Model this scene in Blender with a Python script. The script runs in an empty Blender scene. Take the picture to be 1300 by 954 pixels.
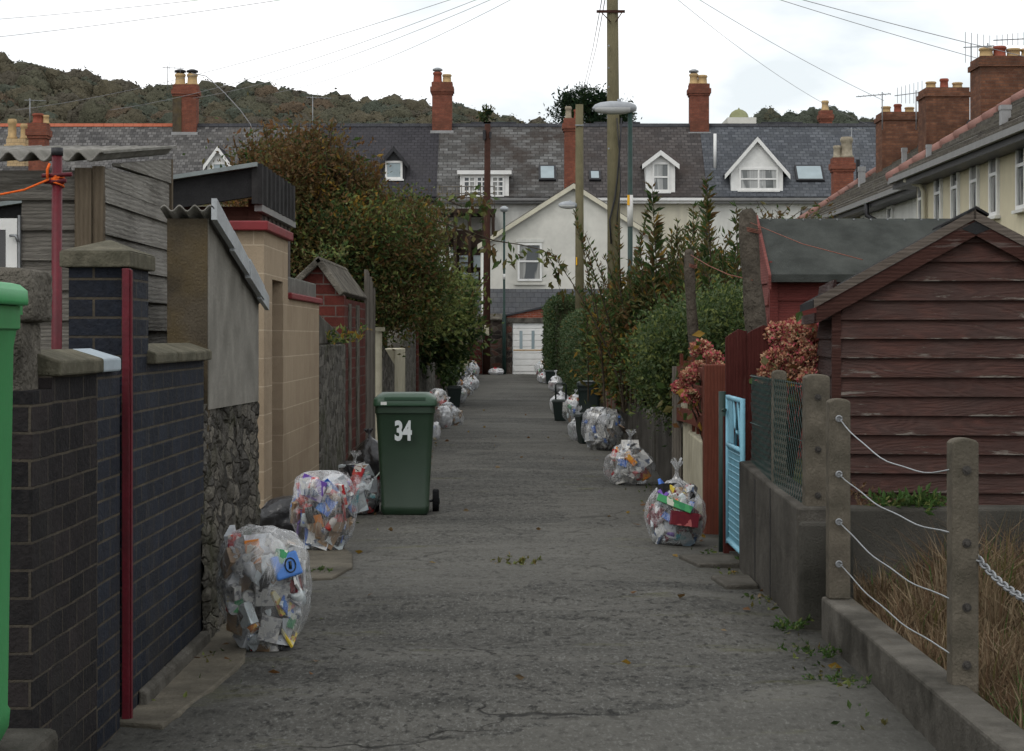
import bpy, bmesh, math, random
import numpy as np
from mathutils import Vector, Matrix, noise as mnoise
R = math.radians
random.seed(7); RNG = np.random.default_rng(11)
sc = bpy.context.scene
COL = sc.collection
F, H, CX, CY = 2500.0, 1.5, 650.0, 428.0
# the surveyed camera: 2500 px focal length, eye 1.5 m up, looking down the lane (+Y)
def X(px, Y): return (px - CX) / F * Y
def Z(py, Y): return H - (py - CY) / F * Y
def P(px, py, Y): return Vector((X(px, Y), Y, Z(py, Y)))

# ------------------------------------------------------------------ objects
WL = {}
def tag(o, label=None, cat=None, group=None, kind=None):
    if label: o['label'] = label
    if cat: o['category'] = cat
    if group: o['group'] = group
    if kind: o['kind'] = kind
    return o
def thing(name, label, cat, loc, group=None, rz=0.0):
    o = bpy.data.objects.new(name, None); COL.objects.link(o)
    o.empty_display_size = .1
    o.location = loc; o.rotation_euler = (0, 0, rz)
    WL[o.name] = Vector(loc)
    return tag(o, label, cat, group)

class MB:
    """collects shapes, then links them as ONE mesh object"""
    def __init__(s): s.v = []; s.f = []; s.m = []; s.mi = 0; s.sm = []; s.smooth = False
    def add(s, vs, fs):
        b = len(s.v); s.v.extend([tuple(v) for v in vs])
        for f in fs:
            s.f.append(tuple(b + i for i in f)); s.m.append(s.mi); s.sm.append(s.smooth)
        return s
    def box(s, x0, x1, y0, y1, z0, z1):
        return s.add([(x0,y0,z0),(x1,y0,z0),(x1,y1,z0),(x0,y1,z0),(x0,y0,z1),(x1,y0,z1),(x1,y1,z1),(x0,y1,z1)],
              [(0,3,2,1),(4,5,6,7),(0,1,5,4),(1,2,6,5),(2,3,7,6),(3,0,4,7)])
    def rbox(s, c, size, M):
        h = Vector(size) / 2
        vs = [Vector(c) + M @ Vector((a*h.x, b*h.y, d*h.z)) for d in (-1,1) for a, b in ((-1,-1),(1,-1),(1,1),(-1,1))]
        return s.add(vs, [(0,3,2,1),(4,5,6,7),(0,1,5,4),(1,2,6,5),(2,3,7,6),(3,0,4,7)])
    def frus(s, lo, hi):   # lo/hi = (x0,x1,y0,y1,z)
        a, b = lo, hi
        return s.add([(a[0],a[2],a[4]),(a[1],a[2],a[4]),(a[1],a[3],a[4]),(a[0],a[3],a[4]),(b[0],b[2],b[4]),(b[1],b[2],b[4]),(b[1],b[3],b[4]),(b[0],b[3],b[4])],
              [(0,3,2,1),(4,5,6,7),(0,1,5,4),(1,2,6,5),(2,3,7,6),(3,0,4,7)])
    def prism(s, pts, a0, a1, axis='y'):
        """polygon pts in the plane normal to axis, extruded a0..a1. y: (x,z); x: (y,z); z: (x,y)"""
        def mk(p, a): return {'y': (p[0], a, p[1]), 'x': (a, p[0], p[1]), 'z': (p[0], p[1], a)}[axis]
        n = len(pts)
        vs = [mk(p, a0) for p in pts] + [mk(p, a1) for p in pts]
        fs = [tuple(range(n))[::-1], tuple(range(n, 2*n))] + [(i, (i+1) % n, n + (i+1) % n, n + i) for i in range(n)]
        return s.add(vs, fs)
    def quad(s, a, b, c, d): return s.add([a, b, c, d], [(0,1,2,3)])
    def slab(s, a, b, c, d, t):
        """quad thickened by t along its normal (downwards/backwards)"""
        a, b, c, d = map(Vector, (a, b, c, d))
        n = (b - a).cross(d - a).normalized() * t
        return s.add([a, b, c, d, a-n, b-n, c-n, d-n], [(0,1,2,3),(7,6,5,4),(0,4,5,1),(1,5,6,2),(2,6,7,3),(3,7,4,0)])
    def tube(s, pts, r, n=8, cap=True):
        pts = [Vector(p) for p in pts]; k = len(pts)
        rs = r if isinstance(r, (list, tuple)) else [r] * k
        b = len(s.v); u = None
        for i in range(k):
            t = (pts[min(i+1, k-1)] - pts[max(i-1, 0)])
            t = t.normalized() if t.length > 1e-9 else Vector((0,0,1))
            if u is None:
                u = t.cross(Vector((0,0,1)) if abs(t.z) < .9 else Vector((1,0,0))).normalized()
            else:
                u = (u - t * u.dot(t)).normalized()
            w = t.cross(u)
            for j in range(n):
                a = 2*math.pi*j/n
                s.v.append(tuple(pts[i] + (u*math.cos(a) + w*math.sin(a)) * rs[i]))
        old = s.smooth
        for i in range(k-1):
            for j in range(n):
                s.f.append((b+i*n+j, b+i*n+(j+1)%n, b+(i+1)*n+(j+1)%n, b+(i+1)*n+j)); s.m.append(s.mi); s.sm.append(n > 4)
        if cap:
            s.f.append(tuple(b+j for j in range(n))[::-1]); s.m.append(s.mi); s.sm.append(False)
            s.f.append(tuple(b+(k-1)*n+j for j in range(n))); s.m.append(s.mi); s.sm.append(False)
        return s
    def lathe(s, c, prof, n=16):
        """prof = [(r,z)...] turned round the vertical through c"""
        b = len(s.v); k = len(prof)
        for r, z in prof:
            for j in range(n):
                a = 2*math.pi*j/n; s.v.append((c[0]+r*math.cos(a), c[1]+r*math.sin(a), c[2]+z))
        for i in range(k-1):
            for j in range(n):
                s.f.append((b+i*n+j, b+i*n+(j+1)%n, b+(i+1)*n+(j+1)%n, b+(i+1)*n+j)); s.m.append(s.mi); s.sm.append(True)
        s.f.append(tuple(b+j for j in range(n))[::-1]); s.m.append(s.mi); s.sm.append(False)
        s.f.append(tuple(b+(k-1)*n+j for j in range(n))); s.m.append(s.mi); s.sm.append(False)
        return s
    def build(s, name, mats, parent=None, bevel=0.0, label=None, cat=None, group=None, kind=None, local=False, fix=True):
        me = bpy.data.meshes.new(name)
        if parent is not None:
            off = Vector((0,0,0)) if local else WL[parent.name]
        else:
            xs = [v[0] for v in s.v]; ys = [v[1] for v in s.v]; zs = [v[2] for v in s.v]
            off = Vector(((min(xs)+max(xs))/2, (min(ys)+max(ys))/2, min(zs)))
        me.from_pydata([(v[0]-off.x, v[1]-off.y, v[2]-off.z) for v in s.v], [], s.f)
        for m in (mats if isinstance(mats, (list, tuple)) else [mats]): me.materials.append(m)
        me.polygons.foreach_set('material_index', s.m); me.polygons.foreach_set('use_smooth', s.sm)
        if fix:
            bm = bmesh.new(); bm.from_mesh(me); bmesh.ops.recalc_face_normals(bm, faces=bm.faces); bm.to_mesh(me); bm.free()
        me.update()
        o = bpy.data.objects.new(name, me); COL.objects.link(o)
        if parent is not None:
            o.parent = parent; WL[o.name] = off
        else:
            o.location = off; WL[o.name] = off
        if bevel > 0:
            md = o.modifiers.new('bevel', 'BEVEL'); md.width = bevel; md.segments = 2; md.limit_method = 'ANGLE'
        return tag(o, label, cat, group, kind)

def npmesh(name, V, faces, mi, mats, parent=None, label=None, cat=None, group=None, kind=None, smooth=False, off=None):
    """V (n,3); faces (m,k)"""
    V = np.asarray(V, dtype=np.float32); faces = np.asarray(faces, dtype=np.int32)
    if off is None:
        if parent is not None: off = np.array(WL[parent.name])
        else:
            off = (V.min(0) + V.max(0)) / 2; off[2] = V[:, 2].min()
    off = np.asarray(off, dtype=np.float32)
    V = V - off
    m, k = faces.shape
    me = bpy.data.meshes.new(name)
    me.vertices.add(len(V)); me.vertices.foreach_set('co', V.ravel())
    me.loops.add(m * k); me.loops.foreach_set('vertex_index', faces.ravel())
    me.polygons.add(m); me.polygons.foreach_set('loop_start', np.arange(0, m*k, k, dtype=np.int32))
    for mm in mats: me.materials.append(mm)
    me.polygons.foreach_set('material_index', np.asarray(mi, dtype=np.int32))
    me.polygons.foreach_set('use_smooth', np.full(m, smooth))
    me.update(calc_edges=True); me.validate()
    o = bpy.data.objects.new(name, me); COL.objects.link(o)
    if parent is not None: o.parent = parent
    else: o.location = [float(q) for q in off]
    WL[o.name] = Vector([float(q) for q in off])
    return tag(o, label, cat, group, kind)

# ------------------------------------------------------------------ materials
class NT:
    def __init__(s, name):
        s.mat = bpy.data.materials.new(name); s.mat.use_nodes = True
        s.t = s.mat.node_tree; s.n = s.t.nodes; s.n.clear()
        s.out = s.n.new('ShaderNodeOutputMaterial')
    def new(s, typ, **kw):
        n = s.n.new('ShaderNode' + typ)
        for k, v in kw.items(): setattr(n, k, v)
        return n
    def link(s, a, b): s.t.links.new(a, b)
    def val(s, sock, v):
        if hasattr(v, 'is_output') or isinstance(v, bpy.types.NodeSocket): s.link(v, sock)
        else: sock.default_value = v
    def math(s, op, a, b=0.0, clamp=False):
        n = s.new('Math', operation=op, use_clamp=clamp); s.val(n.inputs[0], a); s.val(n.inputs[1], b); return n.outputs[0]
    def mix(s, fac, a, b, typ='MIX'):
        n = s.new('MixRGB', blend_type=typ); s.val(n.inputs[0], fac)
        s.val(n.inputs[1], a if isinstance(a, bpy.types.NodeSocket) else c4(a)); s.val(n.inputs[2], b if isinstance(b, bpy.types.NodeSocket) else c4(b))
        return n.outputs[0]
    def ramp(s, fac, stops):
        n = s.new('ValToRGB'); s.link(fac, n.inputs[0]); e = n.color_ramp.elements
        e[0].position, e[0].color = stops[0][0], c4(stops[0][1]); e[1].position, e[1].color = stops[-1][0], c4(stops[-1][1])
        for p, c in stops[1:-1]:
            q = e.new(p); q.color = c4(c)
        return n.outputs[0]
    def coord(s, scale=(1,1,1)):
        tc = s.new('TexCoord'); mp = s.new('Mapping'); s.link(tc.outputs['Object'], mp.inputs[0]); mp.inputs['Scale'].default_value = scale
        return mp.outputs[0]
    def noise(s, co, scale, detail=4, rough=.55, dist=0.0):
        n = s.new('TexNoise'); s.link(co, n.inputs['Vector']); n.inputs['Scale'].default_value = scale
        n.inputs['Detail'].default_value = detail; n.inputs['Roughness'].default_value = rough; n.inputs['Distortion'].default_value = dist
        return n.outputs[0]
    def nz(s, co, scale, detail=4, rough=.55, dist=0.0, w=.17):
        """noise stretched to the full 0..1 range"""
        m = s.new('MapRange'); s.link(s.noise(co, scale, detail, rough, dist), m.inputs[0]); m.inputs[1].default_value = .5-w; m.inputs[2].default_value = .5+w; return m.outputs[0]
    def bsdf(s, col, rough=.8, bump=None, bstr=.3, bdist=.01, spec=.3, metal=0.0):
        if rough >= .7: spec = min(spec, .07)      # matt masonry, boards and tarmac have hardly any sheen
        b = s.new('BsdfPrincipled')
        s.val(b.inputs['Base Color'], col if isinstance(col, bpy.types.NodeSocket) else c4(col)); s.val(b.inputs['Roughness'], rough)
        b.inputs['Specular IOR Level'].default_value = spec; b.inputs['Metallic'].default_value = metal
        if bump is not None:
            bn = s.new('Bump'); bn.inputs['Strength'].default_value = bstr; bn.inputs['Distance'].default_value = bdist
            s.link(bump, bn.inputs['Height']); s.link(bn.outputs[0], b.inputs['Normal'])
        return b
    def done(s, b):
        s.link(b.outputs[0], s.out.inputs['Surface']); return s.mat
def c4(c):
    if isinstance(c, (int, float)): return (c, c, c, 1)
    return tuple(c) if len(c) == 4 else (c[0], c[1], c[2], 1)
def sc3(c, k): return tuple(min(1, q*k) for q in c)

def M_plain(name, col, rough=.6, var=.25, scale=6, bstr=.15, fine=60, spec=.3, metal=0.0, dirt=None, dscale=1.6, damt=.5, streak=False, bdist=.01):
    t = NT(name); co = t.coord()
    n1 = t.nz(co, scale, 6, .6); nf = t.nz(co, fine, 3, .6, w=.2)
    c = t.mix(n1, sc3(col, 1-var*.8), sc3(col, 1+var*.8))
    c = t.mix(t.math('MULTIPLY', nf, min(.42, var*1.5)), c, sc3(col, .5))
    if dirt is not None:
        cs = t.coord((1,1,.18)) if streak else co
        d = t.noise(cs, dscale if not streak else dscale*4, 5, .62)
        f = t.new('MapRange'); t.link(d, f.inputs[0]); f.inputs[1].default_value = .42; f.inputs[2].default_value = .68; f.inputs[4].default_value = damt
        c = t.mix(f.outputs[0], c, dirt)
    h = t.math('ADD', t.math('MULTIPLY', n1, .6), t.math('MULTIPLY', nf, .4))
    return t.done(t.bsdf(c, rough, h, bstr, bdist, spec, metal))

def walluv(t, su=1.0, sv=1.0, slope=False):
    tc = t.new('TexCoord'); sx = t.new('SeparateXYZ'); t.link(tc.outputs['Object'], sx.inputs[0])
    cb = t.new('CombineXYZ')
    if slope == 'x': u, v = sx.outputs[0], sx.outputs[2]      # roof facing +-Y
    elif slope == 'y': u, v = sx.outputs[1], sx.outputs[2]    # roof facing +-X
    else: u, v = t.math('ADD', sx.outputs[0], sx.outputs[1]), sx.outputs[2]
    t.link(t.math('MULTIPLY', u, su), cb.inputs[0]); t.link(t.math('MULTIPLY', v, sv), cb.inputs[1])
    return cb.outputs[0], tc.outputs['Object']

def M_brick(name, c1, c2, mortar, bw=.225, rh=.075, ms=.01, rough=.75, bstr=.6, var=.5, off=.5, slope=False, sv=1.0, dirt=None, damt=.5, dsc=1.2, bias=0.0, squash=1.0, sqf=2, spec=.25, wob=.0, fine=40):
    t = NT(name); uv, co = walluv(t, 1, sv, slope)
    if wob:
        nz = t.new('TexNoise'); t.link(co, nz.inputs['Vector']); nz.inputs['Scale'].default_value = 2.5
        va = t.new('VectorMath', operation='MULTIPLY_ADD'); t.link(nz.outputs['Color'], va.inputs[0]); va.inputs[1].default_value = (wob,)*3
        t.link(uv, va.inputs[2]); uv = va.outputs[0]
    b = t.new('TexBrick'); t.link(uv, b.inputs['Vector'])
    b.offset = off; b.squash = squash; b.squash_frequency = sqf
    for k, v in (('Color1', c4(c1)), ('Color2', c4(c2)), ('Mortar', c4(mortar)), ('Scale', 1.0), ('Mortar Size', ms), ('Mortar Smooth', .2), ('Bias', bias), ('Brick Width', bw), ('Row Height', rh)):
        b.inputs[k].default_value = v
    n1 = t.nz(co, 7, 6, .65); nf = t.nz(co, fine, 4, .65)
    c = t.mix(t.math('MULTIPLY', n1, var), b.outputs['Color'], sc3(c1, .5))
    c = t.mix(t.math('MULTIPLY', nf, .3), c, sc3(c2, 1.4))
    if dirt is not None:
        d = t.noise(co, dsc, 6, .65)
        f = t.new('MapRange'); t.link(d, f.inputs[0]); f.inputs[1].default_value = .45; f.inputs[2].default_value = .66; f.inputs[4].default_value = damt
        c = t.mix(f.outputs[0], c, dirt)
    h = t.math('SUBTRACT', t.math('MULTIPLY', nf, .35), b.outputs['Fac'])
    return t.done(t.bsdf(c, rough, h, bstr, .01, spec))

def M_rubble(name, cols, mortar, scale=6.0, bstr=1.0, moss=None, zs=1.7):
    t = NT(name); co = t.coord((1,1,zs))
    nz = t.new('TexNoise'); t.link(co, nz.inputs['Vector']); nz.inputs['Scale'].default_value = 4; nz.inputs['Detail'].default_value = 3
    va = t.new('VectorMath', operation='MULTIPLY_ADD'); t.link(nz.outputs['Color'], va.inputs[0]); va.inputs[1].default_value = (.16,)*3; t.link(co, va.inputs[2])
    v1 = t.new('TexVoronoi', feature='DISTANCE_TO_EDGE'); v2 = t.new('TexVoronoi')
    for v in (v1, v2):
        t.link(va.outputs[0], v.inputs['Vector']); v.inputs['Scale'].default_value = scale
    sx = t.new('SeparateXYZ'); t.link(v2.outputs['Color'], sx.inputs[0])
    c = t.ramp(sx.outputs[0], [(i/(len(cols)-1), q) for i, q in enumerate(cols)])
    nf = t.nz(co, 35, 5, .65)
    c = t.mix(t.math('MULTIPLY', nf, .5), c, sc3(cols[0], .4))
    e = t.new('MapRange'); t.link(v1.outputs[0], e.inputs[0]); e.inputs[1].default_value = .0; e.inputs[2].default_value = .09
    c = t.mix(e.outputs[0], mortar, c)
    if moss is not None:
        d = t.noise(co, 1.4, 5, .65); f = t.new('MapRange'); t.link(d, f.inputs[0]); f.inputs[1].default_value = .5; f.inputs[2].default_value = .68; f.inputs[4].default_value = .7
        c = t.mix(f.outputs[0], c, moss)
    h = t.math('ADD', t.math('MULTIPLY', e.outputs[0], 1.0), t.math('MULTIPLY', nf, .5))
    return t.done(t.bsdf(c, .9, h, bstr, .025, .2))

def M_wood(name, col, col2, axis='x', rough=.8, peel=None, pamt=.5, bstr=.4, spec=.2, gs=1.0):
    """boards with grain running along axis; peel = colour of bare patches"""
    t = NT(name)
    s = {'x': (.9, 9, 9), 'y': (9, .9, 9), 'z': (9, 9, .9)}[axis]
    geo = t.new('NewGeometry'); rnd = geo.outputs['Random Per Island']; off = t.new('CombineXYZ')      # every board gets its own stretch of grain
    for i_, k_ in enumerate((37.0, 91.0, 53.0)): t.link(t.math('MULTIPLY', rnd, k_), off.inputs[i_])
    def shift(c_):
        a_ = t.new('VectorMath', operation='ADD'); t.link(c_, a_.inputs[0]); t.link(off.outputs[0], a_.inputs[1]); return a_.outputs[0]
    co = shift(t.coord(tuple(q*gs for q in s))); c0 = shift(t.coord())
    g = t.nz(co, 3.0, 6, .65, 1.2); g2 = t.nz(co, 14, 4, .6, .4); big = t.nz(c0, 2.3, 3)
    w = t.new('TexWave', wave_type='BANDS', bands_direction={'x': 'Z', 'y': 'Z', 'z': 'X'}[axis]); t.link(co, w.inputs['Vector'])
    w.inputs['Scale'].default_value = 1.5; w.inputs['Distortion'].default_value = 9; w.inputs['Detail'].default_value = 2; w.inputs['Detail Scale'].default_value = .7
    c = t.mix(g, col, col2)
    c = t.mix(t.math('MULTIPLY', w.outputs['Fac'], .55), c, sc3(col, .42)); c = t.mix(t.math('MULTIPLY', rnd, .35), c, sc3(col, .6))
    c = t.mix(t.math('MULTIPLY', g2, .4), c, sc3(col, .45))
    c = t.mix(t.math('MULTIPLY', big, .35), c, sc3(col2, 1.15))
    if peel is not None:
        sp = shift(t.coord(tuple(q*.5 for q in s))); d = t.math('ADD', t.noise(sp, 2.2, 7, .74, .4), t.math('MULTIPLY', t.math('SUBTRACT', t.noise(shift(t.coord()), 1.1, 2), .5), .35))
        f = t.new('MapRange'); t.link(d, f.inputs[0]); f.inputs[1].default_value = .575; f.inputs[2].default_value = .63; f.inputs[4].default_value = pamt
        c = t.mix(f.outputs[0], c, peel)
    h = t.math('ADD', t.math('MULTIPLY', w.outputs['Fac'], .5), g2)
    return t.done(t.bsdf(c, rough, h, bstr, .006, spec))

def M_leaf(name, col, rough=.5, trans=.35):
    t = NT(name); co = t.coord()
    n = t.noise(co, 3.0, 3); n2 = t.noise(co, 45, 1)
    c = t.mix(n, sc3(col, .6), sc3(col, 1.35)); c = t.mix(t.math('MULTIPLY', n2, .5), c, sc3(col, .6))
    d = t.bsdf(c, rough, None, spec=.12)
    tr = t.new('BsdfTranslucent'); t.link(c, tr.inputs[0])
    m = t.new('MixShader'); m.inputs[0].default_value = trans; t.link(d.outputs[0], m.inputs[1]); t.link(tr.outputs[0], m.inputs[2])
    return t.done(m)

def M_glass(name, col=(.03,.04,.045), rough=.06, var=.5, spec=.6):
    t = NT(name); co = t.coord(); n = t.noise(co, 1.7, 2)
    c = t.mix(n, sc3(col, 1-var), sc3(col, 1+var))
    return t.done(t.bsdf(c, rough, None, spec=spec))
# ------------------------------------------------------------------ material library
M = {}
def mk_asphalt():
    t = NT('asphalt'); co = t.coord()
    big = t.nz(co, .55, 6, .65); bigr = t.noise(co, .5, 5, .6); mid = t.nz(t.coord((.6, 1.5, 1)), 1.5, 7, .7, .6, w=.2); agg = t.noise(t.coord((1,.34,1)), 62, 4, .8); ag2 = t.noise(t.coord((1,.5,1)), 24, 5, .75)
    v = t.new('TexVoronoi'); t.link(co, v.inputs['Vector']); v.inputs['Scale'].default_value = 120
    c = t.mix(mid, (.033,.033,.030), (.106,.103,.093))
    c = t.mix(t.math('MULTIPLY', big, .55), c, (.135,.128,.114)); c = t.mix(t.math('MULTIPLY', t.nz(t.coord((.5,1.2,1)), .9, 4, .6, .5, w=.12), .45), c, (.034,.034,.032))
    sp = t.new('MapRange'); t.link(agg, sp.inputs[0]); sp.inputs[1].default_value = .52; sp.inputs[2].default_value = .66
    c = t.mix(t.math('MULTIPLY', sp.outputs[0], .6), c, (.19,.19,.177))
    s2 = t.new('MapRange'); t.link(ag2, s2.inputs[0]); s2.inputs[1].default_value = .49; s2.inputs[2].default_value = .36
    c = t.mix(t.math('MULTIPLY', s2.outputs[0], .85), c, (.016,.016,.015))
    # cracks: thin lines where a warped cell pattern meets
    nz = t.new('TexNoise'); t.link(co, nz.inputs['Vector']); nz.inputs['Scale'].default_value = 2.2; nz.inputs['Detail'].default_value = 5
    va = t.new('VectorMath', operation='MULTIPLY_ADD'); t.link(nz.outputs['Color'], va.inputs[0]); va.inputs[1].default_value = (.9,.5,.2); t.link(co, va.inputs[2])
    ck = t.new('TexVoronoi', feature='DISTANCE_TO_EDGE'); t.link(va.outputs[0], ck.inputs['Vector']); ck.inputs['Scale'].default_value = .8
    cf = t.new('MapRange'); t.link(ck.outputs[0], cf.inputs[0]); cf.inputs[1].default_value = .011; cf.inputs[2].default_value = .003
    where = t.new('MapRange'); t.link(bigr, where.inputs[0]); where.inputs[1].default_value = .5; where.inputs[2].default_value = .58
    crack = t.math('MULTIPLY', cf.outputs[0], where.outputs[0])
    c = t.mix(t.math('MULTIPLY', crack, .8), c, (.018,.018,.017))
    # moss patches, stronger towards both edges
    sx = t.new('SeparateXYZ'); t.link(co, sx.inputs[0])
    edge = t.math('MULTIPLY', t.math('ABSOLUTE', sx.outputs[0]), .085)
    ms = t.math('ADD', t.noise(t.coord((.8,1.8,1)), 1.25, 7, .72), edge)
    mf = t.new('MapRange'); t.link(ms, mf.inputs[0]); mf.inputs[1].default_value = .645; mf.inputs[2].default_value = .73; mf.inputs[4].default_value = .75
    c = t.mix(t.math('MULTIPLY', mf.outputs[0], agg), c, (.075,.075,.018))
    # darker towards both edges, broken up by noise, patches of newer and worn tarmac
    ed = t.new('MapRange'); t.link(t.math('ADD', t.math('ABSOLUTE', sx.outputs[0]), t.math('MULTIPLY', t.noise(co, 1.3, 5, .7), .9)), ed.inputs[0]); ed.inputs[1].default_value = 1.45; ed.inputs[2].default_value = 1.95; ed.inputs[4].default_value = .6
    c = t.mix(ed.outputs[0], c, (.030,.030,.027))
    pc = t.new('TexVoronoi'); t.link(va.outputs[0], pc.inputs['Vector']); pc.inputs['Scale'].default_value = .42; px_ = t.new('SeparateXYZ'); t.link(pc.outputs['Color'], px_.inputs[0])
    pf = t.new('MapRange'); t.link(px_.outputs[0], pf.inputs[0]); pf.inputs[1].default_value = .35; pf.inputs[2].default_value = .75; pf.inputs[4].default_value = .30
    c = t.mix(pf.outputs[0], c, (.138,.133,.118))
    h = t.math('ADD', t.math('ADD', t.math('MULTIPLY', agg, .35), t.math('MULTIPLY', ag2, .5)), t.math('SUBTRACT', mid, crack))
    return t.done(t.bsdf(c, .88, h, .75, .012, .25))
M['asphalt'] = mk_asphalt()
M['earth'] = M_plain('earth', (.055,.05,.03), .95, .4, 4, .5, 40, dirt=(.045,.06,.018), dscale=.8, damt=.8)
M['concrete'] = M_plain('concrete', (.165,.15,.125), .9, .3, 5, .5, 90, dirt=(.05,.045,.035), dscale=3, damt=.7, bdist=.006)
M['dark_concrete'] = M_plain('dark_concrete', (.085,.08,.07), .92, .45, 5, .7, 110, dirt=(.022,.022,.018), dscale=2.5, damt=.8)
M['shutter_concrete'] = M_plain('shutter_concrete', (.09,.083,.072), .92, .5, 3, .9, 70, dirt=(.03,.028,.024), dscale=1.3, damt=.85)
M['post_concrete'] = M_plain('post_concrete', (.135,.118,.093), .9, .35, 6, .9, 110, dirt=(.045,.042,.032), dscale=5, damt=.75, bdist=.006)
M['kerb_concrete'] = M_plain('kerb_concrete', (.11,.102,.088), .9, .45, 4, .8, 80, dirt=(.03,.028,.023), dscale=3, damt=.85)
M['apron'] = M_plain('apron_concrete', (.155,.138,.108), .9, .3, 3, .6, 80, dirt=(.06,.055,.045), dscale=2.5, damt=.85)
M['cap_stone'] = M_plain('cap_stone', (.125,.115,.085), .9, .4, 14, .7, 90, dirt=(.05,.05,.035), dscale=8, damt=.6)
M['old_stone'] = M_plain('old_stone', (.17,.155,.13), .92, .5, 6, 1.0, 50, dirt=(.05,.045,.038), dscale=4, damt=.85, bdist=.03)
M['blue_brick'] = M_brick('blue_brick', (.007,.0095,.016), (.020,.025,.037), (.09,.073,.048), ms=.0055, rough=.6, bstr=.7, var=.6, dirt=(.028,.025,.022), damt=.45, spec=.12)
M['brown_brick'] = M_brick('brown_brick', (.011,.0115,.013), (.032,.027,.027), (.085,.073,.056), bw=.215, rh=.086, ms=.005, rough=.85, bstr=.9, wob=.012, dirt=(.028,.027,.026), damt=.7)
M['red_brick'] = M_brick('red_brick', (.20,.045,.028), (.28,.075,.045), (.25,.22,.18), rough=.85, var=.6, dirt=(.10,.05,.035), damt=.5)
M['chimney_brick'] = M_brick('chimney_brick', (.15,.052,.036), (.25,.088,.056), (.12,.085,.07), ms=.008, rough=.9, var=.6, bstr=.4, dirt=(.085,.042,.03), damt=.6)
M['rust_brick'] = M_brick('rust_brick', (.092,.043,.030), (.225,.102,.060), (.10,.08,.066), ms=.008, rough=.9, var=.7, bstr=.4, dirt=(.05,.032,.024), damt=.6)
M['cream_brick'] = M_brick('cream_brick', (.45,.32,.17), (.52,.40,.24), (.25,.18,.12), rough=.9, var=.4, bstr=.4, rh=.15)
M['pier_brick'] = M_brick('pier_brick', (.060,.017,.014), (.12,.032,.025), (.125,.11,.097), bw=.28, rh=.125, ms=.010, rough=.85, var=.5, wob=.02, dirt=(.06,.03,.025), damt=.6)
M['tan_block'] = M_brick('tan_block', (.285,.222,.155), (.32,.252,.178), (.46,.385,.285), bw=.46, rh=.222, ms=.005, rough=.9, bstr=.35, var=.22, dirt=(.20,.145,.10), damt=.4, fine=90)
M['grey_block'] = M_plain('grey_block', (.17,.165,.15), .92, .3, 8, .5, 90, dirt=(.08,.08,.07), dscale=3)
M['rubble'] = M_rubble('rubble_stone', [(.06,.057,.052),(.15,.14,.124),(.23,.21,.175),(.09,.084,.075)], (.055,.05,.042), 7.0, .9, moss=(.075,.075,.045))
M['rubble_far'] = M_rubble('rubble_stone_weathered', [(.06,.056,.05),(.19,.178,.16),(.26,.245,.215),(.11,.104,.095)], (.10,.093,.08), 7, .8, moss=(.055,.06,.03))
M['dark_rubble'] = M_rubble('dark_rubble', [(.035,.03,.028),(.08,.06,.05),(.11,.09,.075),(.13,.06,.045)], (.10,.09,.075), 3.0, .8)
M['leanto_render'] = M_plain('leanto_render', (.245,.232,.205), .92, .28, 4, .5, 70, dirt=(.11,.105,.088), dscale=1.4, damt=.75)
M['leanto_front'] = M_plain('leanto_front', (.08,.066,.048), .92, .35, 6, .8, 90, dirt=(.12,.085,.035), dscale=2.2, damt=.6)
M['cream_render'] = M_plain('cream_render', (.58,.55,.44), .9, .08, 2, .15, 50, dirt=(.40,.38,.32), dscale=.8, damt=.5, streak=True)
M['white_render'] = M_plain('white_render', (.60,.59,.54), .9, .08, 2, .15, 50, dirt=(.37,.37,.34), dscale=.6, damt=.6)
M['pale_render'] = M_plain('pale_render', (.62,.62,.58), .9, .08, 2, .15, 50, dirt=(.42,.42,.39), dscale=.8, damt=.5, streak=True)
M['yellow_render'] = M_plain('yellow_render', (.58,.525,.375), .9, .06, 2, .15, 50, dirt=(.46,.42,.31), dscale=.7, damt=.5, streak=True)
M['cream_wall'] = M_plain('cream_wall', (.44,.41,.31), .9, .15, 5, .3, 60, dirt=(.24,.22,.16), dscale=2, damt=.6)
def slate(name, a, b, m, dirt, damt, bw=.3, rh=.21, sv=1.49, axis='x', dsc=.35, **k):
    return M_brick(name, a, b, m, bw=bw, rh=rh, ms=.018, rough=.7, bstr=.55, var=.5, slope=axis, sv=sv, dirt=dirt, damt=damt, dsc=dsc, spec=.35, **k)
M['slate_old'] = slate('slate_weathered', (.024,.023,.024), (.165,.16,.156), (.008,.008,.008), (.16,.152,.14), .4, bw=.22)
M['slate_dark'] = slate('slate_dark', (.034,.033,.037), (.052,.050,.056), (.013,.013,.014), (.065,.062,.064), .3)
M['slate_patchy'] = slate('slate_patchy', (.035,.032,.029), (.17,.17,.166), (.010,.009,.009), (.036,.026,.021), .85, bw=.4, dsc=.5)
M['slate_brown'] = slate('slate_brown', (.036,.033,.033), (.105,.096,.093), (.014,.013,.013), (.05,.039,.034), .7)
M['slate_blue'] = slate('slate_blue', (.046,.050,.058), (.125,.134,.148), (.018,.020,.023), (.07,.074,.078), .5, dsc=.8)
M['slate_hung'] = M_brick('slate_hung', (.10,.105,.115), (.15,.155,.165), (.05,.05,.055), bw=.3, rh=.2, ms=.012, rough=.75, var=.4, dirt=(.20,.2,.19), damt=.4)
M['tile_grey'] = slate('roof_tile_grey', (.042,.037,.031), (.125,.112,.093), (.009,.008,.008), (.09,.082,.058), .65, bw=.33, rh=.3, sv=1.9, axis='y', dsc=.8)
M['terracotta'] = M_plain('terracotta', (.42,.13,.075), .85, .3, 3, .3, 40, dirt=(.25,.10,.07), dscale=3)
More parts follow.
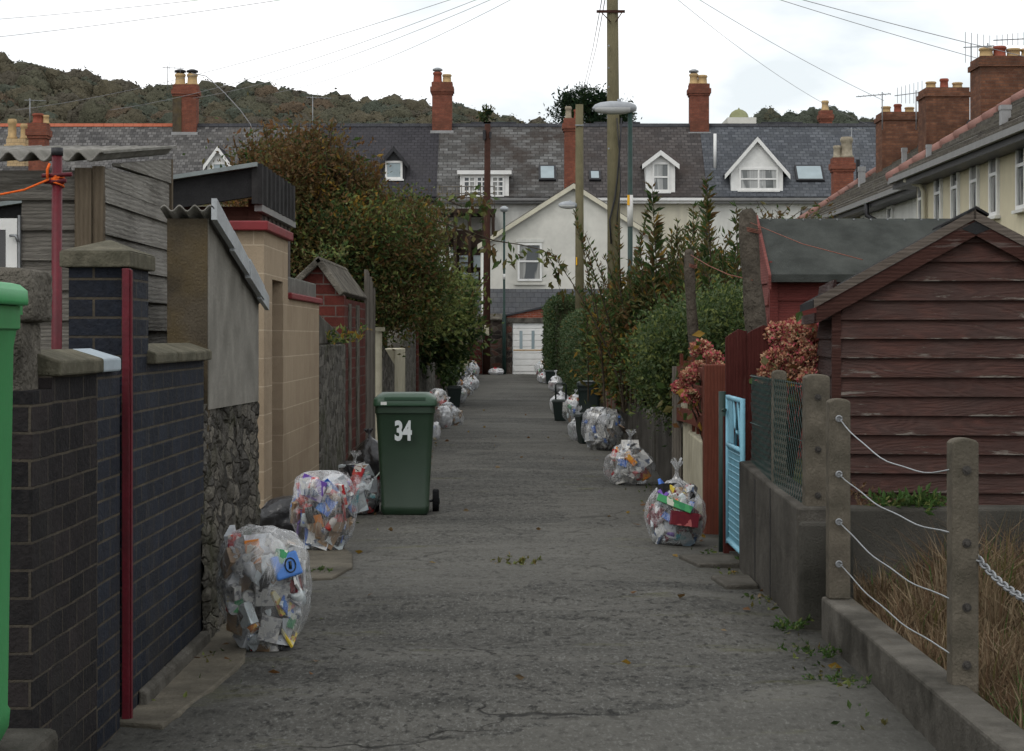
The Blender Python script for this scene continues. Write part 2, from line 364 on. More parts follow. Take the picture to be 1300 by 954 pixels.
M['pink_tile'] = M_plain('pink_ridge_tile', (.30,.165,.14), .85, .25, 3, .3, 40, dirt=(.15,.10,.085), dscale=3)
M['dark_ridge'] = M_plain('dark_ridge_tile', (.055,.056,.062), .8, .3, 3, .3, 40)
M['pot_buff'] = M_plain('buff_pot', (.46,.32,.16), .85, .2, 4, .2, 40, dirt=(.25,.19,.12), dscale=6)
M['pot_red'] = M_plain('red_pot', (.26,.075,.05), .85, .25, 4, .2, 40, dirt=(.12,.06,.04), dscale=6)
M['pot_grey'] = M_plain('grey_pot', (.33,.29,.22), .85, .25, 4, .2, 40, dirt=(.12,.10,.07), dscale=6)
M['lead'] = M_plain('lead_flashing', (.28,.28,.28), .6, .2, 4, .2)
M['white_paint'] = M_plain('white_paint', (.72,.72,.70), .55, .06, 4, .08, 40, dirt=(.5,.5,.47), dscale=3, damt=.35)
M['grey_paint'] = M_plain('grey_gutter', (.20,.20,.195), .55, .15, 4, .1)
M['black_paint'] = M_plain('black_paint', (.022,.022,.025), .5, .3, 4, .1)
M['dark_green'] = M_plain('dark_green_paint', (.018,.042,.036), .55, .3, 6, .1)
M['galv'] = M_plain('galvanised_steel', (.27,.28,.29), .5, .25, 10, .1, metal=.5, spec=.5)
M['lamp_grey'] = M_plain('lamp_grey', (.30,.32,.34), .4, .12, 6, .05, spec=.5)
M['lens'] = M_plain('lamp_lens', (.55,.56,.56), .3, .1, 6, .05, spec=.5)
def M_window(name, dark, cloth, thr):
    t = NT(name); n = t.nz(t.coord((2.2,2.2,.25)), 1.3, 2, .4, w=.12); fold = t.nz(t.coord((9,9,.2)), 1.6, 2, .4)
    f = t.new('MapRange'); t.link(n, f.inputs[0]); f.inputs[1].default_value = thr; f.inputs[2].default_value = thr+.12
    c = t.mix(f.outputs[0], dark, t.mix(fold, sc3(cloth, .65), cloth)); return t.done(t.bsdf(c, .07, None, spec=.6))
M['glass'] = M_window('window_glass', (.045,.052,.056), (.30,.30,.28), .62)
M['glass_pale'] = M_glass('pale_window_glass', (.25,.31,.33), .1, .3)
M['glass_dark'] = M_glass('dark_window_glass', (.015,.016,.017), .08)
M['net'] = M_window('net_curtain', (.10,.11,.11), (.38,.39,.38), .3)
M['pole_green'] = M_wood('mossy_pole', (.135,.125,.075), (.19,.165,.10), 'z', .9, bstr=.5)
M['pole_dark'] = M_wood('creosote_pole', (.045,.024,.018), (.075,.036,.028), 'z', .85)
M['grey_board'] = M_wood('grey_weathered_board', (.125,.115,.10), (.23,.215,.19), 'x', .9, peel=(.055,.05,.042), pamt=.7, bstr=.7)
M['grey_board_y'] = M_wood('grey_weathered_boarding', (.19,.178,.157), (.32,.305,.275), 'y', .9, peel=(.09,.083,.073), pamt=.6, bstr=.7)
M['grey_post'] = M_wood('grey_weathered_post', (.13,.115,.095), (.21,.19,.165), 'z', .9)
M['brown_post'] = M_wood('brown_weathered_post', (.10,.078,.055), (.155,.125,.09), 'z', .9)
M['brown_board'] = M_wood('dark_brown_painted_board', (.026,.012,.0105), (.085,.037,.030), 'x', .62, peel=(.20,.18,.165), pamt=.8, bstr=.9, spec=.3, gs=1.3)
def M_flame(name, col, grey, peel, z0, bh):
    """old painted boards: flame grain, silvered patches, paint lost along the lower edges"""
    t = NT(name); geo = t.new('NewGeometry'); rnd = geo.outputs['Random Per Island']; off = t.new('CombineXYZ')
    for i_, k_ in enumerate((37.0, 91.0, 53.0)): t.link(t.math('MULTIPLY', rnd, k_), off.inputs[i_])
    def sh(sc_):
        a_ = t.new('VectorMath', operation='ADD'); t.link(t.coord(sc_), a_.inputs[0]); t.link(off.outputs[0], a_.inputs[1]); return a_.outputs[0]
    field = t.noise(sh((1.1,1,6.5)), 1.0, 2, .45, .35)
    ring = t.math('SINE', t.math('MULTIPLY', field, 95.0)); ring = t.math('ADD', t.math('MULTIPLY', ring, .5), .5)
    fine = t.nz(sh((1.6,20,20)), 5, 5, .65); pat = t.nz(sh((1,1,2.2)), 2.6, 4, .6, .4)
    c = t.mix(pat, col, sc3(col, 1.9)); c = t.mix(t.math('MULTIPLY', t.nz(sh((1,1,1.6)), 3.1, 5, .65, .5, w=.13), .55), c, grey)
    c = t.mix(t.math('MULTIPLY', ring, .5), c, sc3(col, .5)); c = t.mix(t.math('MULTIPLY', fine, .45), c, sc3(col, .45)); c = t.mix(t.math('MULTIPLY', rnd, .3), c, sc3(col, .7))
    tc = t.new('TexCoord'); sx = t.new('SeparateXYZ'); t.link(tc.outputs['Object'], sx.inputs[0])
    fr = t.math('FRACT', t.math('DIVIDE', t.math('SUBTRACT', sx.outputs[2], z0), bh)); low = t.math('SUBTRACT', 1.0, fr)
    d = t.math('ADD', t.noise(sh((1.0,6,7)), 3.0, 8, .74, .3), t.math('MULTIPLY', t.math('POWER', low, 2.0), .13))
    f = t.new('MapRange'); t.link(d, f.inputs[0]); f.inputs[1].default_value = .65; f.inputs[2].default_value = .70; f.inputs[4].default_value = .8
    c = t.mix(f.outputs[0], c, peel)
    h = t.math('ADD', t.math('MULTIPLY', ring, .6), t.math('SUBTRACT', fine, f.outputs[0]))
    return t.done(t.bsdf(c, .62, h, .6, .005, .3))
M['brown_board'] = M_flame('dark_brown_painted_board', (.052,.019,.0135), (.052,.038,.033), (.17,.15,.13), .44, .1165)
M['brown_side'] = M_wood('dark_brown_side_board', (.034,.019,.017), (.068,.038,.033), 'y', .7, peel=(.15,.13,.115), pamt=.5, bstr=.8)
M['brown_trim'] = M_wood('dark_brown_trim', (.048,.021,.017), (.076,.036,.029), 'x', .7, peel=(.13,.11,.1), pamt=.5)
M['verge'] = M_wood('weathered_verge_board', (.105,.085,.07), (.17,.145,.125), 'x', .9)
M['red_board'] = M_wood('red_painted_board', (.135,.026,.021), (.165,.036,.03), 'x', .6, peel=(.09,.03,.025), pamt=.5, bstr=.3)
M['red_pale'] = M_wood('faded_red_board', (.17,.055,.048), (.21,.075,.065), 'y', .7)
M['fence_brown'] = M_wood('red_brown_fence', (.115,.036,.024), (.15,.05,.034), 'z', .75, peel=(.075,.03,.022), pamt=.5)
M['fence_dark'] = M_wood('dark_red_fence', (.065,.017,.015), (.09,.026,.022), 'z', .75, peel=(.10,.06,.05), pamt=.4)
M['siding_brown'] = M_wood('brown_siding', (.085,.036,.028), (.12,.052,.042), 'x', .8)
M['slat_grey'] = M_wood('grey_slats', (.11,.095,.085), (.16,.14,.125), 'z', .9)
M['dark_timber'] = M_wood('dark_timber', (.035,.024,.018), (.06,.042,.033), 'z', .9)
M['red_steel'] = M_plain('dark_red_steel', (.115,.008,.016), .5, .25, 8, .2, 60, dirt=(.05,.01,.012), dscale=6, damt=.7, streak=True)
M['red_coping'] = M_plain('red_coping_paint', (.20,.022,.026), .6, .15, 5, .2, 60, dirt=(.12,.02,.022), dscale=3)
M['felt_green'] = M_plain('green_roofing_felt', (.050,.054,.050), .95, .35, 5, .6, 90, dirt=(.078,.082,.075), dscale=2.2, damt=.5)
M['felt_black'] = M_plain('black_roofing_felt', (.025,.025,.026), .9, .3, 5, .4, 90)
M['asbestos'] = M_plain('corrugated_cement', (.24,.23,.21), .92, .3, 5, .5, 60, dirt=(.10,.10,.08), dscale=3, damt=.7)
M['sheet_dark'] = M_plain('dark_roof_sheet', (.035,.034,.034), .8, .3, 6, .3, 50)
M['sheet_edge'] = M_plain('grey_roof_edge', (.23,.26,.26), .7, .2, 6, .2, 50)
M['zinc'] = M_plain('zinc_sheet', (.42,.45,.47), .5, .25, 8, .2, 50, dirt=(.2,.2,.2), dscale=4, metal=.2)
M['blue_stone'] = M_plain('blue_painted_coping', (.36,.42,.46), .7, .12, 5, .2, 60, dirt=(.25,.28,.3), dscale=4)
M['gate_blue'] = M_plain('sky_blue_paint', (.18,.40,.51), .5, .15, 8, .15, 60, dirt=(.14,.30,.38), dscale=5)
M['mesh_green'] = M_plain('green_plastic_wire', (.007,.026,.021), .5, .2, 8, .1)
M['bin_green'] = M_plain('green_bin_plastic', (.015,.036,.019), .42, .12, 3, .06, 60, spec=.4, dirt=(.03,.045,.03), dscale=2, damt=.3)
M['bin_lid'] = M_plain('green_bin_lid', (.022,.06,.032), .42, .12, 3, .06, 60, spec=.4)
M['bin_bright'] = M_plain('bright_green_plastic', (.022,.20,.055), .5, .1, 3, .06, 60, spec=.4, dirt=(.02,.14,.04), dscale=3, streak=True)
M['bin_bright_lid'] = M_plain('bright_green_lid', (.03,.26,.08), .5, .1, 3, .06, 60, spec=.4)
M['bin_dark'] = M_plain('dark_green_plastic', (.010,.019,.017), .45, .2, 3, .06, 60, spec=.4)
M['rubber'] = M_plain('rubber', (.015,.015,.016), .8, .2, 8, .1)
M['digit'] = M_plain('white_vinyl', (.62,.66,.66), .5, .08, 8, .05)
M['rope'] = M_plain('orange_rope', (.75,.14,.03), .7, .2, 30, .3, 200)
M['rope_faded'] = M_plain('faded_rope', (.20,.085,.062), .8, .2, 30, .3, 200)
M['cable'] = M_plain('black_cable', (.22,.22,.23), .6, .1, 3, .05)
M['wire'] = M_plain('galvanised_wire', (.33,.35,.36), .45, .15, 20, .1, metal=.5)
M['bolt'] = M_plain('rusty_bolt', (.06,.055,.05), .6, .4, 40, .3, metal=.4)
M['yellow_tag'] = M_plain('yellow_marker', (.75,.40,.02), .5, .1)
M['brass'] = M_plain('ochre_strip', (.45,.25,.06), .6, .1)
M['black_poly'] = M_plain('black_polythene', (.012,.012,.014), .3, .3, 6, .8, 20, spec=.5)
M['card'] = M_plain('white_card', (.6,.6,.58), .7, .1)
def mk_film(name, fmin, fmax, tint=(.78,.79,.80), sc_=7.0):
    """clear polythene: see-through, with milky creases and gloss"""
    t = NT(name); co = t.coord((1,1,.55))
    n = t.noise(co, sc_, 3, .5, 1.2); n2 = t.noise(t.coord((1,1,.30)), sc_*1.3, 3, .5, 2.0)
    rid = t.math('ABSOLUTE', t.math('SUBTRACT', n2, .5))
    cre = t.new('MapRange'); t.link(rid, cre.inputs[0]); cre.inputs[1].default_value = .028; cre.inputs[2].default_value = 0; cre.inputs[3].default_value = 0; cre.inputs[4].default_value = 1
    big = t.new('MapRange'); t.link(n, big.inputs[0]); big.inputs[1].default_value = .42; big.inputs[2].default_value = .72; big.inputs[3].default_value = fmin; big.inputs[4].default_value = fmax
    lw = t.new('LayerWeight'); lw.inputs[0].default_value = .35
    f = t.math('ADD', big.outputs[0], t.math('MULTIPLY', cre.outputs[0], .34))
    gz = t.new('SeparateXYZ'); g_ = t.new('TexCoord'); t.link(g_.outputs['Generated'], gz.inputs[0]); upper = t.new('MapRange'); t.link(gz.outputs[2], upper.inputs[0]); upper.inputs[1].default_value = .62; upper.inputs[2].default_value = 1.0; upper.inputs[4].default_value = .34      # film grows more opaque towards the top of the bag
    f = t.math('ADD', f, t.math('MULTIPLY', upper.outputs[0], big.outputs[0]))
    f = t.math('ADD', f, t.math('MULTIPLY', lw.outputs['Facing'], .16), True)
    tr = t.new('BsdfTransparent'); tr.inputs[0].default_value = (.93,.94,.95,1)
    h = t.math('ADD', t.math('MULTIPLY', n2, .3), t.noise(t.coord((1,1,.4)), sc_*.8, 2, .4, 1.5))
    b = t.bsdf(tint, .3, h, .5, .03, .5)
    tl = t.new('BsdfTranslucent'); tl.inputs[0].default_value = c4(tint)
    m0 = t.new('MixShader'); m0.inputs[0].default_value = .35; t.link(b.outputs[0], m0.inputs[1]); t.link(tl.outputs[0], m0.inputs[2])
    m = t.new('MixShader'); t.link(f, m.inputs[0]); t.link(tr.outputs[0], m.inputs[1]); t.link(m0.outputs[0], m.inputs[2])
    g = t.new('BsdfGlossy'); g.inputs['Roughness'].default_value = .24; g.inputs[0].default_value = (1,1,1,1)
    bn = t.new('Bump'); bn.inputs['Strength'].default_value = .75; bn.inputs['Distance'].default_value = .025; t.link(h, bn.inputs['Height']); t.link(bn.outputs[0], g.inputs['Normal'])
    m2 = t.new('MixShader'); m2.inputs[0].default_value = .11; t.link(m.outputs[0], m2.inputs[1]); t.link(g.outputs[0], m2.inputs[2])
    return t.done(m2)
M['film'] = mk_film('clear_polythene', .035, .27)
M['film_milky'] = mk_film('milky_polythene', .38, .9, (.74,.75,.77), 9)
def mk_print(name, a, b, c, s=22):
    t = NT(name); co = t.coord()
    v = t.new('TexVoronoi', distance='CHEBYCHEV'); t.link(co, v.inputs['Vector']); v.inputs['Scale'].default_value = s
    sx = t.new('SeparateXYZ'); t.link(v.outputs['Color'], sx.inputs[0])
    r = t.new('ValToRGB'); r.color_ramp.interpolation = 'CONSTANT'; t.link(sx.outputs[0], r.inputs[0]); e = r.color_ramp.elements
    e[0].color = c4(a); e[1].position = .62; e[1].color = c4(b); q = e.new(.86); q.color = c4(c)
    return t.done(t.bsdf(r.outputs[0], .5, None, spec=.4))
WASTE = [mk_print('printed_white_card', (.62,.62,.6), (.5,.52,.55), (.1,.13,.2)), mk_print('printed_red_card', (.42,.02,.025), (.5,.08,.06), (.6,.55,.5)),
  mk_print('printed_blue_card', (.03,.12,.45), (.05,.2,.55), (.6,.65,.7)), mk_print('brown_card', (.26,.17,.10), (.30,.2,.12), (.2,.12,.07), 14),
  mk_print('printed_green_card', (.03,.24,.09), (.06,.33,.12), (.6,.62,.5)), mk_print('orange_card', (.6,.2,.03), (.65,.33,.05), (.6,.55,.45)),
  mk_print('newsprint', (.5,.49,.46), (.36,.36,.36), (.16,.16,.17), 60), mk_print('grey_plastic', (.42,.44,.46), (.36,.38,.4), (.5,.5,.5), 12),
  mk_print('purple_wrapper', (.12,.05,.3), (.2,.1,.4), (.5,.45,.55)), mk_print('maroon_carton', (.13,.008,.018), (.15,.012,.02), (.45,.12,.12), 26),
  mk_print('clear_bottle_plastic', (.5,.55,.56), (.56,.6,.6), (.3,.42,.5), 10), mk_print('tin_silver', (.48,.48,.48), (.55,.3,.25), (.5,.5,.5), 16),
  mk_print('black_tray', (.015,.015,.017), (.02,.02,.022), (.05,.05,.05), 10), mk_print('teal_wrapper', (.05,.3,.34), (.3,.5,.5), (.55,.6,.55), 24), mk_print('yellow_wrapper', (.6,.45,.05), (.55,.5,.3), (.5,.1,.05), 24)]
def M_wood_far(name, col):
    t = NT(name); co = t.coord(); a = t.nz(co, .55, 6, .7); b = t.nz(co, 1.6, 4, .7); big = t.nz(co, .045, 3)
    c = t.mix(a, sc3(col, .72), sc3(col, 1.22)); c = t.mix(t.math('MULTIPLY', b, .25), c, sc3(col, .55)); c = t.mix(t.math('MULTIPLY', big, .4), c, (.135,.128,.095))  # distance haze put into the colour: low contrast, mixed towards a pale grey
    return t.done(t.bsdf(c, .95, t.math('ADD', a, t.math('MULTIPLY', b, .5)), 1.0, 1.2, .1))
L = dict(
 brown=M_leaf('leaf_autumn_brown', (.130,.080,.034)), olive=M_leaf('leaf_olive', (.112,.100,.036)), green=M_leaf('leaf_green', (.060,.098,.030)), lime=M_leaf('leaf_lime', (.165,.195,.060)),
 dark=M_leaf('leaf_dark_green', (.034,.058,.020)), rust=M_leaf('leaf_rust', (.15,.074,.030)), gold=M_leaf('leaf_gold', (.26,.16,.03)), pine=M_leaf('needle_dark', (.014,.030,.014)),
 hedge=M_leaf('leaf_hedge', (.070,.105,.048)), hedge2=M_leaf('leaf_hedge_pale', (.11,.15,.07)), pink=M_leaf('flower_faded_pink', (.46,.10,.12), .7, .15), dusky=M_leaf('flower_dusky_brown', (.48,.23,.14), .7, .15), buff=M_leaf('flower_buff', (.55,.36,.23), .7, .15),
 weed=M_leaf('leaf_weed', (.06,.12,.03)), straw=M_leaf('straw', (.185,.135,.082), .85, .15), straw2=M_leaf('straw_brown', (.13,.083,.050), .85, .15), straw3=M_leaf('straw_pale', (.26,.20,.13), .85, .15),
 hill1=M_wood_far('hill_ochre', (.178,.157,.105)), hill2=M_wood_far('hill_olive', (.150,.147,.100)), hill3=M_wood_far('hill_green', (.116,.134,.102)), hill4=M_wood_far('hill_brown', (.152,.134,.102)), hill5=M_wood_far('hill_orange', (.19,.14,.095)))  # hill hues paled and greyed to carry the haze
M['bark'] = M_wood('bark', (.055,.042,.03), (.10,.08,.06), 'z', .95)
M['lichen'] = M_plain('lichen_post', (.105,.09,.072), .95, .6, 14, 1.0, 45, dirt=(.035,.032,.026), dscale=7, damt=.7, bdist=.02)

# ------------------------------------------------------------------ foliage builders
def leaves(P_, D, size, aspect=.45, rng=RNG, fold=True):
    """kite-shaped leaves at P_ pointing along D; returns verts, quads"""
    n = len(P_); D = D / np.maximum(np.linalg.norm(D, axis=1, keepdims=True), 1e-6)
    q = rng.normal(size=(n,3)); S = np.cross(D, q); S /= np.maximum(np.linalg.norm(S, axis=1, keepdims=True), 1e-6)
    s = (size * rng.uniform(.65, 1.3, n))[:, None]
    N = np.cross(D, S)
    a = P_; b = P_ + D*s*.45 + S*s*aspect*.5 + N*s*.05; c = P_ + D*s - N*s*.08; d = P_ + D*s*.45 - S*s*aspect*.5 + N*s*.05
    V = np.stack([a,b,c,d], 1).reshape(-1,3); Fq = np.arange(n*4).reshape(n,4)
    return V, Fq
def pick(n, weights, rng=RNG): 
    w = np.array(weights, float); return rng.choice(len(w), n, p=w/w.sum())
def blob_leaves(blobs, nclump, per, csize, lsize, aspect, weights, up=.3, shell=.55, rng=RNG, patch=True):
    """clumps of leaves through ellipsoids (cx,cy,cz,rx,ry,rz[,weights]) -> verts, quads, material, clump centres"""
    vol = np.array([b[3]*b[4]*b[5] for b in blobs])**.7; cnt = np.maximum((nclump*vol/vol.sum()).astype(int), 2)
    PP, DD, MI, CC = [], [], [], []
    for b, k in zip(blobs, cnt):
        c = np.array(b[:3]); r = np.array(b[3:6]); w = b[6] if len(b) > 6 else weights
        d = rng.normal(size=(k,3)); d /= np.linalg.norm(d, axis=1, keepdims=True)
        rad = rng.uniform(shell, 1.0, k)**.7 * rng.uniform(.86, 1.1, k)
        cc = c + d*r*rad[:,None]; CC.append(cc)
        m = rng.integers(int(per*.5), int(per*1.5)+1, k)
        tot = m.sum(); idx = np.repeat(np.arange(k), m)
        g = rng.normal(size=(tot,3)); g *= (csize*rng.uniform(.5,1.4,k))[idx][:,None]*.55
        PP.append(cc[idx] + g)
        dir_ = d[idx]*.7 + rng.normal(size=(tot,3))*.8; dir_[:,2] += up; DD.append(dir_)
        main = pick(k, w, rng)[idx]; oth = pick(tot, w, rng); MI.append(np.where(rng.uniform(size=tot) < .62, main, oth))
    P_ = np.concatenate(PP); D = np.concatenate(DD)
    V, Fq = leaves(P_, D, lsize, aspect, rng)
    return V, Fq, np.concatenate(MI), np.concatenate(CC)
def twigs(mb, bases, centres, r0=.03, k=60, sag=.1):
    cs = list(centres); random.shuffle(cs)
    for c in cs[:k]:
        c = Vector(c); b = min(bases, key=lambda q: (Vector(q)-c).length + random.random()*.4); b = Vector(b)
        m = b.lerp(c, .5) + Vector((random.uniform(-1,1), random.uniform(-1,1), random.uniform(.2,1)))*sag*(c-b).length
        pts = [((1-t)**2)*b + 2*t*(1-t)*m + t*t*c for t in (0,.25,.5,.75,1)]
        mb.tube(pts, [r0, r0*.75, r0*.5, r0*.32, r0*.15], 5)
def bush(name, label, cat, base, blobs, nclump, per, csize, lsize, mats, weights, group=None, aspect=.45, trunk_r=.06, bases=None, ntw=60, up=.3, shell=.55, extra=None, trunk_name='trunk'):
    root = thing(name, label, cat, base, group)
    V, Fq, mi, cc = blob_leaves(blobs, nclump, per, csize, lsize, aspect, weights, up, shell)
    crown = npmesh('crown', V, Fq, mi, [L[m] for m in mats], root)
    mb = MB(); mb.smooth = True
    bs = bases or [base]
    lo = [Vector(b) + Vector((0,0,.02)) for b in bs]
    forks = []
    for b in lo:
        tgt = Vector(np.mean(cc, 0)); f = b.lerp(Vector((b.x*.7+tgt.x*.3, b.y*.7+tgt.y*.3, tgt.z)), .75)
        mb.tube([b, b.lerp(f,.5)+Vector((random.uniform(-.05,.05),0,0)), f], [trunk_r, trunk_r*.8, trunk_r*.6], 8); forks += [f, b.lerp(f,.6)]
    twigs(mb, forks, cc, trunk_r*.4, ntw)
    mb.build(trunk_name, M['bark'], root, fix=False)
    return root
def upright_stems(spots, n, hmin, hmax, lsize, weights, spread=.25, dens=26, rng=RNG, flare=.15):
    """leafy upright stems -> verts, quads, mi, stem polylines"""
    VV, FF, MM, lines, off = [], [], [], [], 0
    for (x, y, z, h, sp) in spots:
        for _ in range(n):
            b = np.array([x + rng.normal()*sp, y + rng.normal()*sp*1.5, z]); hh = h*rng.uniform(hmin, hmax)
            lean = rng.normal(size=2)*flare*hh
            ts = np.linspace(0,1,6); ln = [b + np.array([lean[0]*t**1.6, lean[1]*t**1.6, hh*t]) for t in ts]; lines.append(ln)
            k = int(dens*hh); t = rng.uniform(.18, 1, k)**.8
            p = b + np.stack([lean[0]*t**1.6, lean[1]*t**1.6, hh*t], 1)
            a = rng.uniform(0, 2*np.pi, k); d = np.stack([np.cos(a), np.sin(a), rng.uniform(.25, 1.3, k) + t*.4], 1)
            s = lsize*(1.15 - .55*t)
            V, Fq = leaves(p, d, s, .3, rng); VV.append(V); FF.append(Fq + off); off += len(V)
            w = np.array(weights); MM.append(pick(k, w, rng))
    return np.concatenate(VV), np.concatenate(FF), np.concatenate(MM), lines
def stem_tubes(mb, lines, r=.012):
    for ln in lines: mb.tube(ln, [r, r*.9, r*.8, r*.6, r*.45, r*.25], 4, cap=False)
# ------------------------------------------------------------------ camera, sky, light
cam = bpy.data.cameras.new('camera'); cob = bpy.data.objects.new('camera', cam); COL.objects.link(cob)
cob.location = (0, 0, H); cob.rotation_euler = (R(90), 0, 0)
cam.lens = 36 * F / 1300; cam.sensor_width = 36; cam.sensor_fit = 'HORIZONTAL'
cam.shift_y = -(477 - CY) / 1300; cam.clip_start = .1; cam.clip_end = 6000
sc.camera = cob
w = bpy.data.worlds.new('World'); sc.world = w; w.use_nodes = True
nt = w.node_tree; nt.nodes.clear()
out = nt.nodes.new('ShaderNodeOutputWorld'); bg = nt.nodes.new('ShaderNodeBackground'); bg.inputs[1].default_value = .10
sky = nt.nodes.new('ShaderNodeTexSky'); sky.sky_type = 'NISHITA'; sky.sun_disc = False; sky.sun_elevation = R(48); sky.sun_rotation = R(215); sky.dust_density = 2.5
tc = nt.nodes.new('ShaderNodeTexCoord'); mp = nt.nodes.new('ShaderNodeMapping'); mp.inputs['Scale'].default_value = (1, 1, 2.6)
nt.links.new(tc.outputs['Generated'], mp.inputs[0])
nz = nt.nodes.new('ShaderNodeTexNoise'); nz.inputs['Scale'].default_value = 5.5; nz.inputs['Detail'].default_value = 6; nz.inputs['Roughness'].default_value = .5
nt.links.new(mp.outputs[0], nz.inputs['Vector'])
cr = nt.nodes.new('ShaderNodeValToRGB'); e = cr.color_ramp.elements
e[0].position = .36; e[0].color = (.64,.685,.705,1); e[1].position = .55; e[1].color = (1,1,1,1)
nt.links.new(nz.outputs[0], cr.inputs[0])
mu = nt.nodes.new('ShaderNodeVectorMath'); mu.operation = 'SCALE'; mu.inputs[3].default_value = 9.6; nt.links.new(cr.outputs[0], mu.inputs[0])
mx = nt.nodes.new('ShaderNodeMixRGB'); mx.inputs[0].default_value = .93       # cloud deck over the clear sky
nt.links.new(sky.outputs[0], mx.inputs[1]); nt.links.new(mu.outputs[0], mx.inputs[2])
nt.links.new(mx.outputs[0], bg.inputs[0]); nt.links.new(bg.outputs[0], out.inputs[0])
sl = bpy.data.lights.new('sun', 'SUN'); sl.energy = .55; sl.angle = R(25); sl.color = (1, .97, .92)
so = bpy.data.objects.new('sun', sl); COL.objects.link(so)
az, el = R(215), R(48)      # compass bearing of the sun seen from the lane, +Y = north
sv = Vector((math.sin(az)*math.cos(el), math.cos(az)*math.cos(el), math.sin(el)))
so.rotation_euler = sv.to_track_quat('Z', 'Y').to_euler(); so.location = (0, -10, 30)
vs = sc.view_settings; vs.view_transform = 'Standard'; vs.look = 'None'; vs.gamma = 1; vs.use_curve_mapping = False; vs.exposure = 0.54
sc.cycles.use_denoising = True; sc.cycles.denoising_prefilter = 'FAST'; sc.cycles.max_bounces = 8; sc.cycles.transparent_max_bounces = 16; sc.cycles.diffuse_bounces = 3
sc.cycles.caustics_reflective = False; sc.cycles.caustics_refractive = False

# ------------------------------------------------------------------ ground, lane, cross street, hills
g = MB(); g.quad((-900,-60,-.12),(900,-60,-.12),(900,1500,-.12),(-900,1500,-.12)); g.build('ground', M['earth'], kind='structure', fix=False)
def lane_z(x, y):
    n = mnoise.noise(Vector((x*.35+y*.12, y*.55, 3.1)))*.6 + mnoise.noise(Vector((x*.9-y*.2, y*1.5, 7.7)))*.30 + mnoise.noise(Vector((x*2.2, y*4.5, 1.2)))*.12 + mnoise.noise(Vector((x*6, y*11, 2.2)))*.035
    cr_ = mnoise.noise(Vector((x*.55+y*.25, y*1.15, 11.3))); n -= .34*max(0.0, 1-abs(cr_)*11) * (.5+mnoise.noise(Vector((x*.8,y*.6,20))))     # sunken seams between old patches
    return .012 + n*.05 - .012*(abs(x)/1.6)**2
ys = []; y = 2.0
while y < 79.5: ys.append(y); y += .05 if y < 14 else (.1 if y < 30 else .25)
xs = np.linspace(-2.3, 1.72, 54)
V = [(x, y, lane_z(x, y)) for y in ys for x in xs]; nx = len(xs)
Fq = [(j*nx+i, j*nx+i+1, (j+1)*nx+i+1, (j+1)*nx+i) for j in range(len(ys)-1) for i in range(nx-1)]
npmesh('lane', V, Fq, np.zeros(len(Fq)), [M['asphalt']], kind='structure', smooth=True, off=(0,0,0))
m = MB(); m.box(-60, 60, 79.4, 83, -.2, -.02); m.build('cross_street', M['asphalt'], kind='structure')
def patch(name, pts, z, mat):
    mb = MB(); mb.prism(pts, z-.12, z, 'z'); mb.build(name, mat, kind='structure', bevel=.012)
patch('concrete_apron', [(-1.62,7.6),(-1.33,7.5),(-1.25,8.4),(-1.22,9.0),(-1.29,9.6),(-1.36,10.3),(-1.62,10.4)], .024, M['apron'])
patch('concrete_apron', [(-2.1,11.75),(-1.1,12.0),(-1.02,12.6),(-1.08,13.35),(-1.3,14.3),(-2.1,15.2)], .034, M['apron'])
patch('stone_slab', [(1.26,11.6),(1.46,11.65),(1.46,12.15),(1.22,12.1)], .038, M['kerb_concrete'])
patch('stone_slab', [(1.2,12.7),(1.5,12.75),(1.5,13.3),(1.12,13.25)], .038, M['kerb_concrete'])

def hill(name, prof, Yb, Yf, zf, depth, dark):
    """wooded slope: prof = [(px, py)] skyline seen at distance Yb; falls to zf at Yf"""
    pxs = [p[0] for p in prof]; zz = [Z(p[1], Yb) - 5 for p in prof]
    def top(px): return np.interp(px, pxs, zz)
    V = []; cols = np.linspace(pxs[0], pxs[-1], 60); rows = 8
    for j in range(rows+1):
        f = j/rows
        for px in cols:
            Yy = Yf + (Yb-Yf)*f; V.append(((px-CX)/F*Yb*(0.55+.45*f) if False else (px-CX)/F*Yb, Yy, zf + (top(px)-zf)*f))
    for px in cols: V.append(((px-CX)/F*Yb, Yb+depth*4, -.3))
    n = 60; Fq = [(j*n+i, j*n+i+1, (j+1)*n+i+1, (j+1)*n+i) for j in range(rows+1) for i in range(n-1)]
    npmesh(name, V, Fq, np.zeros(len(Fq)), [dark], kind='structure', smooth=True)
    return top
M['hill_soil'] = M_plain('hill_undergrowth', (.045,.048,.026), .95, .4, .1, .2, .8)
prof = [(-60,70),(0,79),(30,90),(75,96),(105,104),(140,114),(165,118),(190,120),(215,112),(240,120),(262,116),(285,112),(305,118),(330,116),(362,122),(395,128),(425,130),(450,134),(480,136),(502,135),(520,140),(545,143),(570,141),(600,150),(625,156),(660,163),(740,175),(900,260),(1100,425)]
prof = [(-700,420),(-400,150),(-200,90)] + prof
top = hill('hill', prof, 500, 230, -.3, 60, M['hill_soil'])
_bm = bmesh.new(); bmesh.ops.create_icosphere(_bm, subdivisions=3, radius=1.0); _bm.verts.ensure_lookup_table(); ICO_V = np.array([v.co[:] for v in _bm.verts]); ICO_F = np.array([[v.index for v in f.verts] for f in _bm.faces]); _bm.free()
keep_ = ICO_V[ICO_F].mean(1)[:,2] > -.35; ICO_F = ICO_F[keep_]
